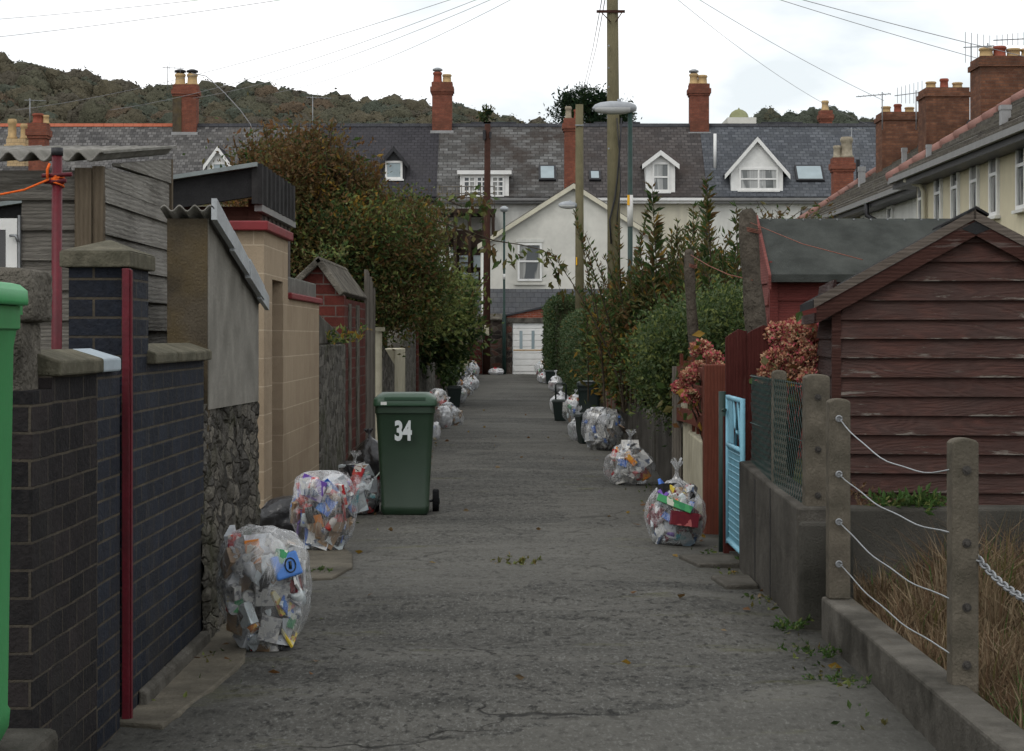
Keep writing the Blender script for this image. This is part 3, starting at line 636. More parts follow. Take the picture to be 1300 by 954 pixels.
def wood(name, prof, top, Yb, Yf, zf, ncrown, per, w_a, w_b, label=None):
    VV, FF, MM, off = [], [], [], 0; CV, CF, CM, coff = [], [], [], 0
    pxs = [p[0] for p in prof]
    for k in range(ncrown):
        f = RNG.uniform(.30, 1)**.9; px = RNG.uniform(pxs[0], pxs[-1])
        if k < ncrown*.16: f = 1.0
        Yy = Yf + (Yb-Yf)*f; x = (px-CX)/F*Yb; gz = zf*max(0, min(1, top(px)/50)) + (top(px)-zf*max(0, min(1, top(px)/50)))*f
        r = RNG.uniform(2.2, 4.8); h = r*RNG.uniform(.8, 1.15)
        c = np.array([x, Yy, gz + 1.4 + r*.3]); rot = RNG.uniform(0, 6.28, 8)
        def relief(d):
            return 1 + .13*np.sin(d[:,0]*4+rot[0])*np.sin(d[:,1]*4+rot[1]) + .09*np.sin(d[:,2]*8+rot[2])*np.sin(d[:,0]*9+rot[3]) + .06*np.sin(d[:,1]*15+rot[4])*np.sin(d[:,2]*14+rot[5]) + .035*np.sin(d[:,0]*27+rot[6])*np.sin(d[:,1]*25+d[:,2]*20+rot[7])
        sv_ = ICO_V; V = c + sv_*np.array([r, r, h])*(relief(sv_)*RNG.uniform(.985,1.015,len(sv_)))[:,None]
        CV.append(V); CF.append(ICO_F + coff); coff += len(V)
        n = per; d = RNG.normal(size=(n,3)); d[:,2] = np.abs(d[:,2]) - .25; d /= np.linalg.norm(d, axis=1, keepdims=True)
        p = c + d*np.array([r, r, h])*(RNG.uniform(.96, 1.10, n)*relief(d))[:,None]
        nn = d + RNG.normal(size=(n,3))*.5; nn /= np.linalg.norm(nn, axis=1, keepdims=True)
        D_ = np.cross(nn, RNG.normal(size=(n,3))); D_ /= np.linalg.norm(D_, axis=1, keepdims=True); S_ = np.cross(nn, D_); q = RNG.uniform(.16,.46,n)[:,None]
        V = np.stack([p-D_*q, p+S_*q*.7, p+D_*q, p-S_*q*.7], 1).reshape(-1,3); Fq = np.arange(n*4).reshape(n,4); VV.append(V); FF.append(Fq+off); off += len(V)
        wgt = w_a if px < 215 else w_b
        main = pick(1, wgt)[0]; MM.append(np.where(RNG.uniform(size=n) < .93, main, pick(n, wgt))); CM.append(np.full(len(ICO_F), main))
    F3 = np.concatenate(CF)
    mats_ = [L['hill1'],L['hill2'],L['hill3'],L['hill4'],L['hill5']]
    wd = npmesh(name, np.concatenate(CV), F3, np.concatenate(CM), mats_, kind='stuff', label='autumn woodland covering the hillside beyond the roofs', cat='woodland', smooth=True)
    npmesh('leaf_masses', np.concatenate(VV), np.concatenate(FF), np.concatenate(MM), mats_, wd, kind='stuff')
wood('hillside_wood', prof[1:-1], top, 500, 330, 27, 1250, 200, [4,4,1.2,2.4,.2], [1.6,4,4.2,1.8,.4])
prof2 = [(940,158),(962,152),(985,148),(1010,144),(1035,142),(1060,142),(1085,146),(1110,151),(1160,160),(1300,230),(1500,420)]
prof2 = [(600,420),(800,240)] + prof2
top2 = hill('hill', prof2, 620, 420, -.3, 60, M['hill_soil'])
VV = wood('hillside_wood', prof2[1:-1], top2, 620, 560, 49, 190, 200, [.3,1.5,6,.2,0], [.3,1.5,6,.2,0])
bpy.data.objects['hillside_wood.001']['label'] = 'dark green wood on the low far hill at right'

# ------------------------------------------------------------------ left side of the lane
XL = -1.5
def coping(mb, x0, x1, y0, y1, z, t=.05, rise=.035):   # weathered saddle coping
    mb.prism([(x0,z),(x1,z),(x1,z+t),((x0+x1)/2+.03,z+t+rise),(x0,z+t)], y0, y1, 'y')
t = thing('gate_pillar', 'squat pillar with a big rounded stone block on dark brick, behind the bright green bin', 'pillar', (-1.75, 6.3, 0))
m = MB(); m.box(-2.05, XL, 6.16, 6.42, -.1, 1.33); m.build('shaft', M['brown_brick'], t)
def rough_block(x0, x1, y0, y1, z0, z1, amp, seed, rnd=.03, n=14):
    bm = bmesh.new(); bmesh.ops.create_cube(bm, size=1.0); bmesh.ops.subdivide_edges(bm, edges=bm.edges[:], cuts=n, use_grid_fill=True)
    c = Vector(((x0+x1)/2,(y0+y1)/2,(z0+z1)/2)); h = Vector(((x1-x0)/2,(y1-y0)/2,(z1-z0)/2))
    vs = []
    for v in bm.verts:
        p = Vector((v.co.x*2*h.x, v.co.y*2*h.y, v.co.z*2*h.z)); q = Vector([max(-h[i]+rnd, min(h[i]-rnd, p[i])) for i in range(3)]); d = p-q
        if d.length > 1e-6: p = q + d.normalized()*rnd
        nn = p.normalized(); w_ = p + c
        p += nn*(amp*mnoise.noise(w_*7+Vector((seed,0,0))) + amp*.5*mnoise.noise(w_*18+Vector((seed,3,0))) + amp*.25*mnoise.noise(w_*45)); vs.append(p+c)
    bm.verts.index_update(); fs = [[v.index for v in f.verts] for f in bm.faces]; bm.free(); return vs, fs
m = MB(); m.smooth = True; m.add(*rough_block(-2.2,-1.515,6.2,6.50,1.545,1.72,.008,3,.022)); m.add(*rough_block(-2.2,-1.545,6.2,6.48,1.31,1.548,.008,9,.012)); m.build('cap', M['old_stone'], t)
t = thing('brick_wall', 'low wall of mixed brown and blue brick with a light blue coping stone', 'wall', (-1.6, 7.0, 0))
m = MB(); m.box(-1.72, XL, 6.42, 7.12, -.1, 1.372); m.build('old_brickwork', M['brown_brick'], t, label='older worn brown brickwork')
m = MB(); m.box(-1.72, XL, 7.12, 7.53, -.1, 1.372); m.build('blue_brickwork', M['blue_brick'], t)
m = MB(); coping(m, -1.76, -1.47, 6.42, 7.10, 1.372); m.build('coping', M['cap_stone'], t, bevel=.008)
m = MB(); coping(m, -1.76, -1.47, 7.105, 7.41, 1.372); m.build('coping', M['blue_stone'], t, bevel=.008, label='light blue painted coping stone')
t = thing('gate_pillar', 'dark blue brick pillar with a pyramid stone cap beside the grey shed', 'pillar', (-1.6, 7.85, 0))
m = MB(); m.box(-1.722, XL, 7.65, 8.12, -.1, 1.77); m.build('shaft', M['blue_brick'], t)
m = MB(); m.frus((-1.75,-1.475,7.61,8.15,1.77),(-1.75,-1.475,7.61,8.15,1.832)); m.frus((-1.75,-1.475,7.61,8.15,1.8325),(-1.62,-1.60,7.86,7.9,1.885)); m.build('cap', M['cap_stone'], t, bevel=.006)
m = MB(); m.box(-1.507,-1.478,7.605,7.645,-.1,1.765); m.box(-1.478,-1.470,7.612,7.638,-.1,1.76)
m.build('gate_post', M['red_steel'], label='thin dark red steel strip upright between the two blue brick walls', cat='post', bevel=.003)
t = thing('brick_wall', 'dark blue engineering brick wall with pale sloped coping, beside the rendered lean-to', 'wall', (-1.6, 8.8, 0))
m = MB(); m.box(-1.72, XL, 8.12, 9.58, -.1, 1.388); m.build('brickwork', M['blue_brick'], t)
m = MB()
for a, b in ((8.1, 8.62), (8.63, 9.12), (9.13, 9.6)): coping(m, -1.75, -1.462, a, b, 1.388, .045, .04)
m.build('coping', M['cap_stone'], t, bevel=.008)
m = MB(); m.prism([(-1.5,-.1),(-1.45,-.1),(-1.465,.07),(-1.5,.085)], 7.9, 9.55, 'y'); m.build('plinth', M['kerb_concrete'], t, bevel=.01)

# red line post
t = thing('line_post', 'dark red tubular clothes line post with a black cap and orange rope', 'post', P(72,430,9.1)*1.0)
px0, py0 = X(79,9.1), 9.1
m = MB(); m.tube([(X(71,9.1),9.1,.0),(X(72.5,9.1),9.1,Z(196,9.1))], .0245, 12); m.build('tube', M['red_steel'], t)
m = MB(); m.tube([(X(72.5,9.1),9.1,Z(198,9.1)),(X(72.5,9.1),9.1,Z(188,9.1))], .028, 12); m.build('cap', M['black_paint'], t)
m = MB()
for yy, a, b in ((222,55,93),(230,58,86)): m.tube([(X(a,9.1),9.075,Z(yy+2,9.1)),(X(b,9.1),9.075,Z(yy,9.1))], .010, 8)
m.build('cleat', M['red_steel'], t)
m = MB(); a = P(62,228,9.06); pts = [a + Vector((-.0,0,0))]
for k in range(1,9): pts.append(Vector((a.x - k*.11, 9.06 - k*.01, a.z - .045*math.sqrt(k) - .004*k)))
m.tube(pts, .0055, 6)
for r in range(5):
    zz = Z(222+r*3.2,9.1); cc = Vector((X(72.3,9.1),9.1,zz)); m.tube([cc + Vector((math.cos(q)*.031, math.sin(q)*.031, .01*math.sin(q*1.0+r))) for q in np.linspace(0,2*math.pi,13)], .0048, 5)
m.tube([P(60,228,9.06), P(60,215,9.06), P(63,208,9.07)], .007, 5)
m.build('line_rope', M['rope'], label='orange rope tied to the dark red line post', cat='rope')

# grey weathered shed with corrugated roof
t = thing('timber_shed', 'grey weathered timber shed with corrugated cement roof and white window', 'shed', (-2.9, 10.5, 0))
sx1, sy0, sy1 = -2.0, 9.58, 11.42
def boards_front(mb, x0, x1, y, z0, z1, bh, holes=(), th=.022, top=None):
    z = z1 if top is None else top
    while z > z0:
        a = max(z-bh, z0); spans = [(x0, x1)]
        for h in holes:
            if a < h[3] and z > h[2]: spans = [q for s in spans for q in ((s[0], min(s[1], h[0])), (max(s[0], h[1]), s[1])) if q[1]-q[0] > .01]
        for s in spans: mb.prism([(y-th,a),(y-.004,z),(y+.02,z),(y+.02,a)], s[0]+random.uniform(0,.002), s[1], 'x')
        z -= bh
m = MB(); boards_front(m, -4.6, -2.12, sy0, .3, 2.31, .146, holes=((-2.80,-2.385,1.72,2.09),)); m.build('front_boards', M['grey_board'], t)
m = MB(); z = 2.62
while z > .35:
    z0 = z-.155; ztop = lambda yy: 2.33 + (yy-sy0)*.11
    m.prism([(sx1+.022,z0),(sx1+.004,min(z,2.53)),(sx1-.02,min(z,2.53)),(sx1-.02,z0)], sy0+.02, sy1, 'y') if z < 2.40 else None
    z -= .155
m.prism([(sy0+.02,2.235),(sy1,2.235),(sy1,2.40),(sy0+.02,2.325)], sx1-.018, sx1+.016, 'x'); m.prism([(sy0+.35,2.36),(sy1,2.39),(sy1,2.53),(sy0+.35,2.375)], sx1-.018, sx1+.028, 'x')
m.build('side_boards', M['grey_board_y'], t)
for q in ((-2.12,-2.04,sy0-.035,sy0+.02,.3,2.32),(-2.038,-1.985,sy0-.02,sy0+.035,.3,2.33),(sx1-.03,sx1+.03,sy1-.02,sy1+.03,.3,2.53)):
    m = MB(); m.box(*q); m.build('corner_post', M['brown_post'], t)
def corrug(mb, x0, x1, y0, z0, y1, z1, pitch, amp, th=.008, axis='x'):
    n = int(round((x1-x0)/pitch*10)); q = []
    for i in range(n+1):
        x = x0 + (x1-x0)*i/n; d = amp*math.sin((x-x0)/pitch*2*math.pi); q.append((x, d))
    b = len(mb.v); 
    for (x, d) in q:
        for (yy, zz) in ((y0,z0),(y1,z1)):
            for o in (0, -th):
                mb.v.append((x, yy, zz+d+o) if axis == 'x' else (yy, x, zz+d+o))
    for i in range(n):
        a, c = b+i*4, b+(i+1)*4
        for f in ((a,c,c+2,a+2),(a+1,a+3,c+3,c+1),(a,a+1,c+1,c),(a+2,c+2,c+3,a+3)): mb.f.append(f); mb.m.append(mb.mi); mb.sm.append(True)
    e = b+n*4
    for f in ((b,b+2,b+3,b+1),(e,e+1,e+3,e+2)): mb.f.append(f); mb.m.append(mb.mi); mb.sm.append(False)
m = MB(); corrug(m, -4.8, -1.96, sy0-.12, 2.375, sy1+.1, 2.60, .112, .022, .012); m.build('roof', M['asbestos'], t)
def window(parent, x0, x1, y, z0, z1, fw=.05, bars=(), fmat='white_paint', gmat='glass', cols=1, depth=.05, sub=True, facing='y', sill=0.0):
    """frame (part) with its pane (sub-part); facing 'y' looks to -Y, 'x' looks to -X (then x0,x1 run along Y and y is X)"""
    f = MB()
    def bx(a, b, c0, c1, d0, d1):
        if facing == 'y': f.box(a, b, d0, d1, c0, c1)
        else: f.box(d0, d1, a, b, c0, c1)
    bx(x0, x0+fw, z0, z1, y, y+depth); bx(x1-fw, x1, z0, z1, y, y+depth)
    bx(x0+fw, x1-fw, z0, z0+fw, y+.001, y+depth-.001); bx(x0+fw, x1-fw, z1-fw, z1, y+.001, y+depth-.001)
    for k in range(1, cols):
        c = x0 + (x1-x0)*k/cols; bx(c-fw*.4, c+fw*.4, z0+fw, z1-fw, y+.002, y+depth-.003)
    for b in bars:
        c = z0 + (z1-z0)*b; bx(x0+fw, x1-fw, c-fw*.4, c+fw*.4, y+.003, y+depth-.004)
    if sill: bx(x0-.06, x1+.06, z0-sill, z0, y-.06, y+depth)
    fo = f.build('window_frame', M[fmat], parent)
    p = MB()
    if facing == 'y': p.box(x0+fw*.5, x1-fw*.5, y+depth*.55, y+depth*.8, z0+fw*.5, z1-fw*.5)
    else: p.box(y+depth*.55, y+depth*.8, x0+fw*.5, x1-fw*.5, z0+fw*.5, z1-fw*.5)
    p.build('pane', M[gmat], fo)
    return fo
window(t, -2.78, -2.40, sy0-.03, 1.74, 2.075, .055, gmat='glass_dark', cols=1)
m = MB(); m.box(-2.395,-2.385,sy0-.035,sy0,1.72,2.09); m.tube([(-2.43,sy0-.045,1.99),(-2.40,sy0-.06,1.99),(-2.39,sy0-.05,1.96)], .008, 6); m.build('window_latch', M['galv'], t)

# rendered lean-to with rubble base
t = thing('lean_to', 'grey rendered lean-to with a sloping zinc edge on a rubble stone base', 'outbuilding', (-1.8, 10.7, 0))
m = MB(); m.box(-1.705, -1.505, 9.735, 9.80, .9, 2.085); m.build('front_wall', M['leanto_front'], t)
m = MB(); m.prism([(9.74,1.14),(11.66,1.12),(11.66,1.70),(9.74,2.085)], -1.62, XL, 'x'); m.build('side_wall', M['leanto_render'], t)
m = MB(); m.box(-1.70,-1.62,9.80,11.66,-.1,1.68); m.build('back_wall', M['leanto_render'], t)
nu, nv = 190, 110; V = []
for j in range(nv+1):
    for i in range(nu+1):
        yy = 9.50 + (11.68-9.50)*i/nu; zz = -.08 + 1.25*j/nv
        p = Vector((yy*4.6+.22*mnoise.noise(Vector((yy*5,zz*5,1))), zz*8.6+.2*mnoise.noise(Vector((yy*5,zz*5,9))), .3)); d, q_ = mnoise.voronoi(p)
        e_ = min(max((d[1]-d[0])*3.2,0),1)**.6; hs = (math.sin(q_[0].x*12.9+q_[0].y*78.2)*43758.5) % 1.0; V.append((-1.520 + .019*e_*(.5+hs*.8) + .02*mnoise.noise(Vector((yy*1.6,zz*1.8,4))) + .007*mnoise.noise(Vector((yy*14,zz*14,4))) + (.03*(1-zz)), yy, zz))
Fq = [(j*(nu+1)+i, j*(nu+1)+i+1, (j+1)*(nu+1)+i+1, (j+1)*(nu+1)+i) for j in range(nv) for i in range(nu)]
npmesh('rubble_base', V, Fq, np.zeros(len(Fq)), [M['rubble']], t, smooth=True)
m = MB(); m.box(-1.71,-1.56,9.62,11.66,-.1,1.12); m.build('core', M['rubble'], t)
# corrugated sheet roof falling away from the camera, edge seen at the lane side
m = MB(); n = 14
corrug(m, -1.725, -1.46, 9.66, 2.135, 11.74, 1.712, .075, .014, .008); m.build('roof', M['asbestos'], t)
m = MB()
for a, b in ((9.66,10.3),(10.28,10.9),(10.88,11.5),(11.4,11.78)):
    za, zb = 2.15-(a-9.66)*.2034, 2.15-(b-9.66)*.2034
    m.prism([(a,za-.075),(b,zb-.06),(b,zb+.022),(a,za+.03)], -1.475, -1.452+random.uniform(0,.008), 'x')
m.build('verge_flashing', M['zinc'], t)

# dark roofed outbuilding behind the tan wall
t = thing('outbuilding', 'brown timber outbuilding with a thick black ribbed roof rising to the lane', 'outbuilding', (-3.5, 17.6, 0))
m = MB(); boards_front(m, -5.5, -2.22, 16.62, 1.2, 2.6, .15); m.build('front_siding', M['siding_brown'], t)
m = MB(); m.box(-2.22,-2.12,16.58,16.70,.0,2.66); m.build('corner_post', M['siding_brown'], t)
m = MB()
for k in range(14): m.box(-2.17+(k%2)*.012,-2.13+(k%2)*.012,16.72+k*.15,16.72+k*.15+.14,1.5,2.66)
m.build('side_slats', M['slat_grey'], t)
m = MB(); m.prism([(-5.7,2.345),(-2.1,2.905),(-2.1,2.94),(-5.7,2.38)], 16.2, 18.95, 'y'); m.build('roof', M['sheet_edge'], t)
m = MB(); m.prism([(-5.7,2.11),(-2.12,2.665),(-2.12,2.90),(-5.7,2.34)], 16.28, 16.34, 'y'); m.build('fascia', M['felt_black'], t)
m = MB()
V = []; n = 66
for i in range(n+1):
    yy = 16.26 + 2.68*i/n; d = .035*(1 if math.sin(i/n*2*math.pi*9) > 0 else -1)*.5
    V.append((-2.085+d, yy))
pts = V + [(-2.15, 18.94), (-2.15, 16.26)]
m.prism(pts, 2.60, 2.935, 'z'); m.build('ribbed_fascia', M['sheet_dark'], t)
m = MB(); m.box(-2.14,-2.075,16.36,18.9,2.545,2.60); m.build('gutter', M['grey_paint'], t)

# tan block wall with red copings and a doorway
t = thing('block_wall', 'tan concrete block wall and doorway with dark red painted copings', 'wall', (-2.05, 17.5, 0))
m = MB(); m.box(-2.21,-1.94,15.40,15.93,-.1,2.33); m.build('gate_pier', M['tan_block'], t)
m = MB(); m.box(-2.21,-1.942,15.932,16.70,1.966,2.33); m.box(-2.21,-1.94,16.70,17.05,-.1,2.33); m.build('lintel', M['tan_block'], t)
m = MB(); m.box(-2.18,-2.10,15.93,16.70,-.1,1.966); m.build('door', M['siding_brown'], t)
m = MB(); m.box(-2.26,-1.90,15.33,17.12,2.33,2.405); m.build('coping', M['red_coping'], t, bevel=.01)
m = MB(); m.box(-2.21,-1.94,17.05,19.80,-.1,1.83); m.build('low_wall', M['tan_block'], t)
m = MB(); m.box(-2.24,-1.91,17.12,19.86,1.83,1.885); m.build('coping', M['red_coping'], t, bevel=.01)
m = MB(); m.box(-2.22,-1.99,17.12,20.0,1.886,2.04); m.build('capping_block', M['grey_block'], t, bevel=.015)
# rubble wall with sloped cap
t = thing('rubble_wall', 'grey rubble stone wall with ferns growing on its sloped cap', 'wall', (-2.1, 21.3, 0))
m = MB(); m.box(-2.4,-1.93,19.86,22.85,-.1,1.42); m.build('stonework', M['rubble_far'], t, bevel=.02)
m = MB(); m.prism([(19.86,1.42),(22.85,1.42),(22.85,1.50),(19.86,1.74)], -2.35, -1.95, 'x'); m.build('sloped_cap', M['kerb_concrete'], t, bevel=.02)
# red brick gabled pier
t = thing('brick_outhouse', 'narrow dark red brick outhouse with a mossy gabled stone roof', 'outbuilding', (-2.2, 24.6, 0))
m = MB(); m.prism([(-2.53,-.1),(-1.95,-.1),(-1.95,1.97),(-2.24,2.36),(-2.53,2.10)], 22.9, 23.15, 'y'); m.build('gable_wall', M['pier_brick'], t)
m = MB(); m.box(-2.5,-1.965,23.15,26.4,-.1,1.95); m.build('side_wall', M['pier_brick'], t)
for a, b in ((23.62,23.95),(24.75,25.2)):
    m = MB(); m.box(-2.1,-1.950,a,b,-.1,1.9); m.build('cement_strip', M['old_stone'], t)
m = MB(); m.slab((-2.24,22.8,2.44),(-1.935,22.8,2.02),(-1.935,26.45,2.02),(-2.24,26.45,2.44),.075); m.slab((-2.24,26.45,2.44),(-2.58,26.45,2.12),(-2.58,22.8,2.12),(-2.24,22.8,2.44),.075); m.build('roof', M['old_stone'], t, bevel=.015)
# grey boards, posts, walls further down
t = thing('board_gate', 'tall narrow gate of grey weathered boards next to the red brick outhouse', 'gate', (-1.95, 27.2, 0))
for k in range(5):
    a = 26.5 + k*.34; m = MB(); m.box(-1.99-.01*(k%2),-1.955-.01*(k%2),a,a+.325,-.05,2.44-k*.05-random.uniform(0,.06)); m.build('board', M['grey_post'], t)
for q in (.5, 1.7):
    m = MB(); m.box(-2.03,-1.995,26.5,28.2,q,q+.1); m.build('rail', M['grey_post'], t)
m = MB(); m.box(-2.02,-1.88,28.32,28.5,-.1,1.58); m.box(-2.06,-1.84,28.28,28.54,1.58,1.64); m.build('gate_post', M['cream_wall'], label='slim cream rendered gate post with a flat cap', cat='post')
t = thing('rubble_wall', 'short rubble stone wall with a ramped top between two cream walls', 'wall', (-2.05, 31, 0))
m = MB(); m.prism([(28.6,-.1),(32.4,-.1),(32.4,1.05),(29.4,1.40),(28.6,1.40)], -2.25, -1.93, 'x'); m.build('stonework', M['rubble_far'], t, bevel=.02)
m = MB(); m.box(-2.2,-1.93,32.4,35.6,-.1,1.30); m.build('garden_wall', M['cream_wall'], label='plain cream garden wall under the overhanging shrub', cat='wall', bevel=.02)
t = thing('rubble_wall', 'long grey stone wall with brick courses under the overhanging tree', 'wall', (-2.05, 43, 0))
m = MB(); m.box(-2.25,-1.95,35.6,40,-.1,1.72); m.box(-2.25,-1.95,40.6,50,-.1,1.6); m.build('stonework', M['rubble_far'], t, bevel=.02)
m = MB(); m.box(-2.2,-1.92,40.0,40.6,-.1,1.66); m.build('brick_pier', M['pier_brick'], t)
t = thing('garden_gate', 'white boarded gate at the far left end of the lane', 'gate', (-1.95, 70, 0))
m = MB(); m.box(-2.0,-1.94,66.2,75.5,.05,1.75); m.build('leaf', M['white_paint'], t)
for q in (75.6, 65.7):
    m = MB(); m.box(-2.05,-1.85,q,q+.4,-.1,2.05); m.build('post', M['brown_post'], t)
m = MB(); m.box(-2.2,-1.7,76.6,78.3,-.1,2.2); m.build('gate_post', M['cream_wall'], label='broad cream gate pier at the far end of the lane', cat='post')
m = MB(); m.box(-2.3,-1.95,50.2,65.6,-.1,1.5); m.build('garden_wall', M['dark_rubble'], label='low dark stone wall beneath the ivy', cat='wall')
m = MB()
V, Fq, mi, cc = blob_leaves([(-1.98,y,1.35+.25*math.sin(y),.26,1.6,1.05) for y in (51.5,54,56.5,59,61.5,64)], 500, 22, .3, .14, .6, [5,2,1], -.3)
npmesh('ivy', V, Fq, mi, [L['dark'],L['green'],L['lime']], label='dark ivy hanging over the low stone wall', cat='ivy', kind='stuff')

# ------------------------------------------------------------------ left shrubs and trees
def pb(px, py, Y, rx, rz, ry=None, w=None):
    k = Y/F; b = [X(px,Y), Y, Z(py,Y), rx*k, ry if ry else rx*k, rz*k]
    return tuple(b + ([w] if w else []))
bw, ow = [5,3,.5,.1,.5,2.2,.35], [1.6,3.6,2.8,1.5,.5,.4,.35]
gw = [.5,2.4,3.6,3.2,.7,.15,.2]
big = bush('tall_shrub', 'big autumn brown shrub spilling over the brick outhouse and boards', 'shrub', (-3.4, 29.5, 0),
  [pb(358,238,29,50,54,1.4,bw), pb(325,275,28.5,40,50,1.2,bw), pb(404,238,29.5,60,55,1.5,bw), pb(442,270,30,42,48,1.5,[3,3.4,1,.6,.4,1.2,.4]), pb(420,310,29,75,60,1.5,ow), pb(494,315,30,50,58,1.8,ow), pb(526,308,31,34,48,1.4,ow), pb(480,375,30,60,48,1.5,ow), pb(534,370,31.5,40,46,1.4,gw), pb(440,370,29.6,45,40,1.2,[1,2,1,.3,4,.3,0])],
  1350, 60, .32, .078, ['brown','olive','green','lime','dark','rust','gold'], bw, trunk_r=.07, bases=[(-3.7,29,0),(-3.0,30,0),(-2.4,30.5,0),(-4.1,29.4,0)], ntw=260, up=.25, shell=.25)
# bare ends and shoots standing above the crown
ts = MB(); VV=[];FF=[];MM=[];off=0
for k in range(150):
    px = random.uniform(308, 478); Y0 = 29.5; top_ = np.interp(px, [300,340,400,470,520,560], [212,190,186,225,245,265])
    a = Vector((X(px,Y0), Y0+random.uniform(-.8,.8), Z(top_+40,Y0))); b = a + Vector((random.uniform(-.25,.25), random.uniform(-.2,.2), random.uniform(.35,.85)))
    ts.tube([a, a.lerp(b,.5)+Vector((.03,0,0)), b], [.009,.007,.003], 4, cap=False)
    n = random.randint(6,16); tt = RNG.uniform(.3,1.05,n); p = np.array(a) + (np.array(b)-np.array(a))*tt[:,None] + RNG.normal(size=(n,3))*.02
    d = RNG.normal(size=(n,3)); d[:,2] = abs(d[:,2])*.6+.2; V,Fq = leaves(p,d,.12,.45); VV.append(V); FF.append(Fq+off); off+=len(V); MM.append(pick(n,[4,2,1,0,0,1.2,.3]))
ts.build('shoot_stems', M['bark'], big, fix=False)
npmesh('shoot_leaves', np.concatenate(VV), np.concatenate(FF), np.concatenate(MM), [L[q] for q in ('brown','olive','green','lime','dark','rust','gold')], big)
# the long twig that reaches over the lane
tw = MB(); main = [P(548,278,30), P(590,292,29.8), P(628,306,29.6), P(662,311,29.5), P(690,318,29.4), P(703,335,29.4), P(706,352,29.4), P(712,372,29.4)]
tw.tube(main, [.014,.012,.010,.008,.007,.005,.004,.003], 5)
t2 = [P(560,250,30), P(585,262,29.9), P(612,262,29.8), P(628,272,29.7)]; tw.tube(t2, [.012,.010,.007,.004], 5)
t3 = [P(570,255,30), P(600,246,29.9), P(618,250,29.9)]; tw.tube(t3, [.01,.008,.004], 5)
tw.build('overhanging_twig', M['bark'], big, fix=False)
VV=[];FF=[];off=0;MM=[]
for (px,py,n,s) in ((575,292,16,12),(600,298,16,14),(622,312,14,8),(628,330,8,7),(655,318,12,10),(652,332,5,6),(692,322,12,8),(697,332,8,7),(708,338,10,8),(702,348,6,5),(714,372,6,6),(590,262,16,12),(612,258,22,12),(618,270,14,10),(596,248,14,10),(560,262,22,14),(640,300,6,8),(700,358,3,5)):
    k = 29.5/F; p = np.array([X(px,29.5),29.5,Z(py,29.5)]) + RNG.normal(size=(n,3))*s*k*.6; d = RNG.normal(size=(n,3)); d[:,2] -= .8
    V,Fq = leaves(p,d,.15,.42); VV.append(V); FF.append(Fq+off); off+=len(V); MM.append(pick(n,[2,4,2.5,.8]))
npmesh('twig_leaves', np.concatenate(VV), np.concatenate(FF), np.concatenate(MM), [L[q] for q in ('brown','olive','green','lime')], big)
bush('garden_tree', 'bright green bushy tree overhanging the lane beyond the brown shrub', 'tree', (-2.7, 44, 0),
  [pb(520,395,43,42,42,1.8), pb(550,388,42,36,32,1.6), pb(566,400,43,28,28,1.5), pb(560,420,44,40,36,1.8,[.3,1,3,.8,4,0,0]), pb(520,430,42,30,26,1.4,[.3,1,2,.4,4,0,0]), pb(582,374,43,17,13,.8,[0,1,2,4,.5,0,0])],
  620, 34, .36, .15, ['brown','olive','green','lime','dark','rust','gold'], [.2,1.6,3.6,5.0,.6,.05,.1], trunk_r=.09, bases=[(-2.7,44,0),(-2.5,42.5,0)], ntw=60)
# ferns on the rubble wall
def tuft(name, label, cat, c, n, h, ls, mats, w, spread=.1, droop=.4, group=None):
    VV, FF, MM, off = [], [], [], 0
    for k in range(n):
        a = RNG.uniform(0, 6.28); d = np.array([math.cos(a), math.sin(a), RNG.uniform(.4,1.6)]); d /= np.linalg.norm(d)
        b = np.array(c) + np.array([RNG.normal()*spread, RNG.normal()*spread, 0]); Ln = h*RNG.uniform(.5,1.1); q = 9; tt = np.linspace(.15,1,q)
        p = b + d*tt[:,None]*Ln; p[:,2] -= droop*Ln*tt**2*.5
        dd = d + RNG.normal(size=(q,3))*.6; V,Fq = leaves(p,dd,ls,.4); VV.append(V); FF.append(Fq+off); off+=len(V); MM.append(pick(q,w))
    return npmesh(name, np.concatenate(VV), np.concatenate(FF), np.concatenate(MM), [L[q] for q in mats], label=label, cat=cat, group=group)
tuft('fern', 'yellow green fern growing out of the rubble wall by the tan blocks', 'fern', (-1.93,20.9,1.42), 34, .32, .07, ['lime','green','gold'], [3,3,1.6], .14)
tuft('fern', 'small plant sprouting on the ridge of the brick outhouse roof', 'plant', (-2.2,23.6,2.42), 16, .34, .06, ['lime','green','olive'], [2,2,2], .15)
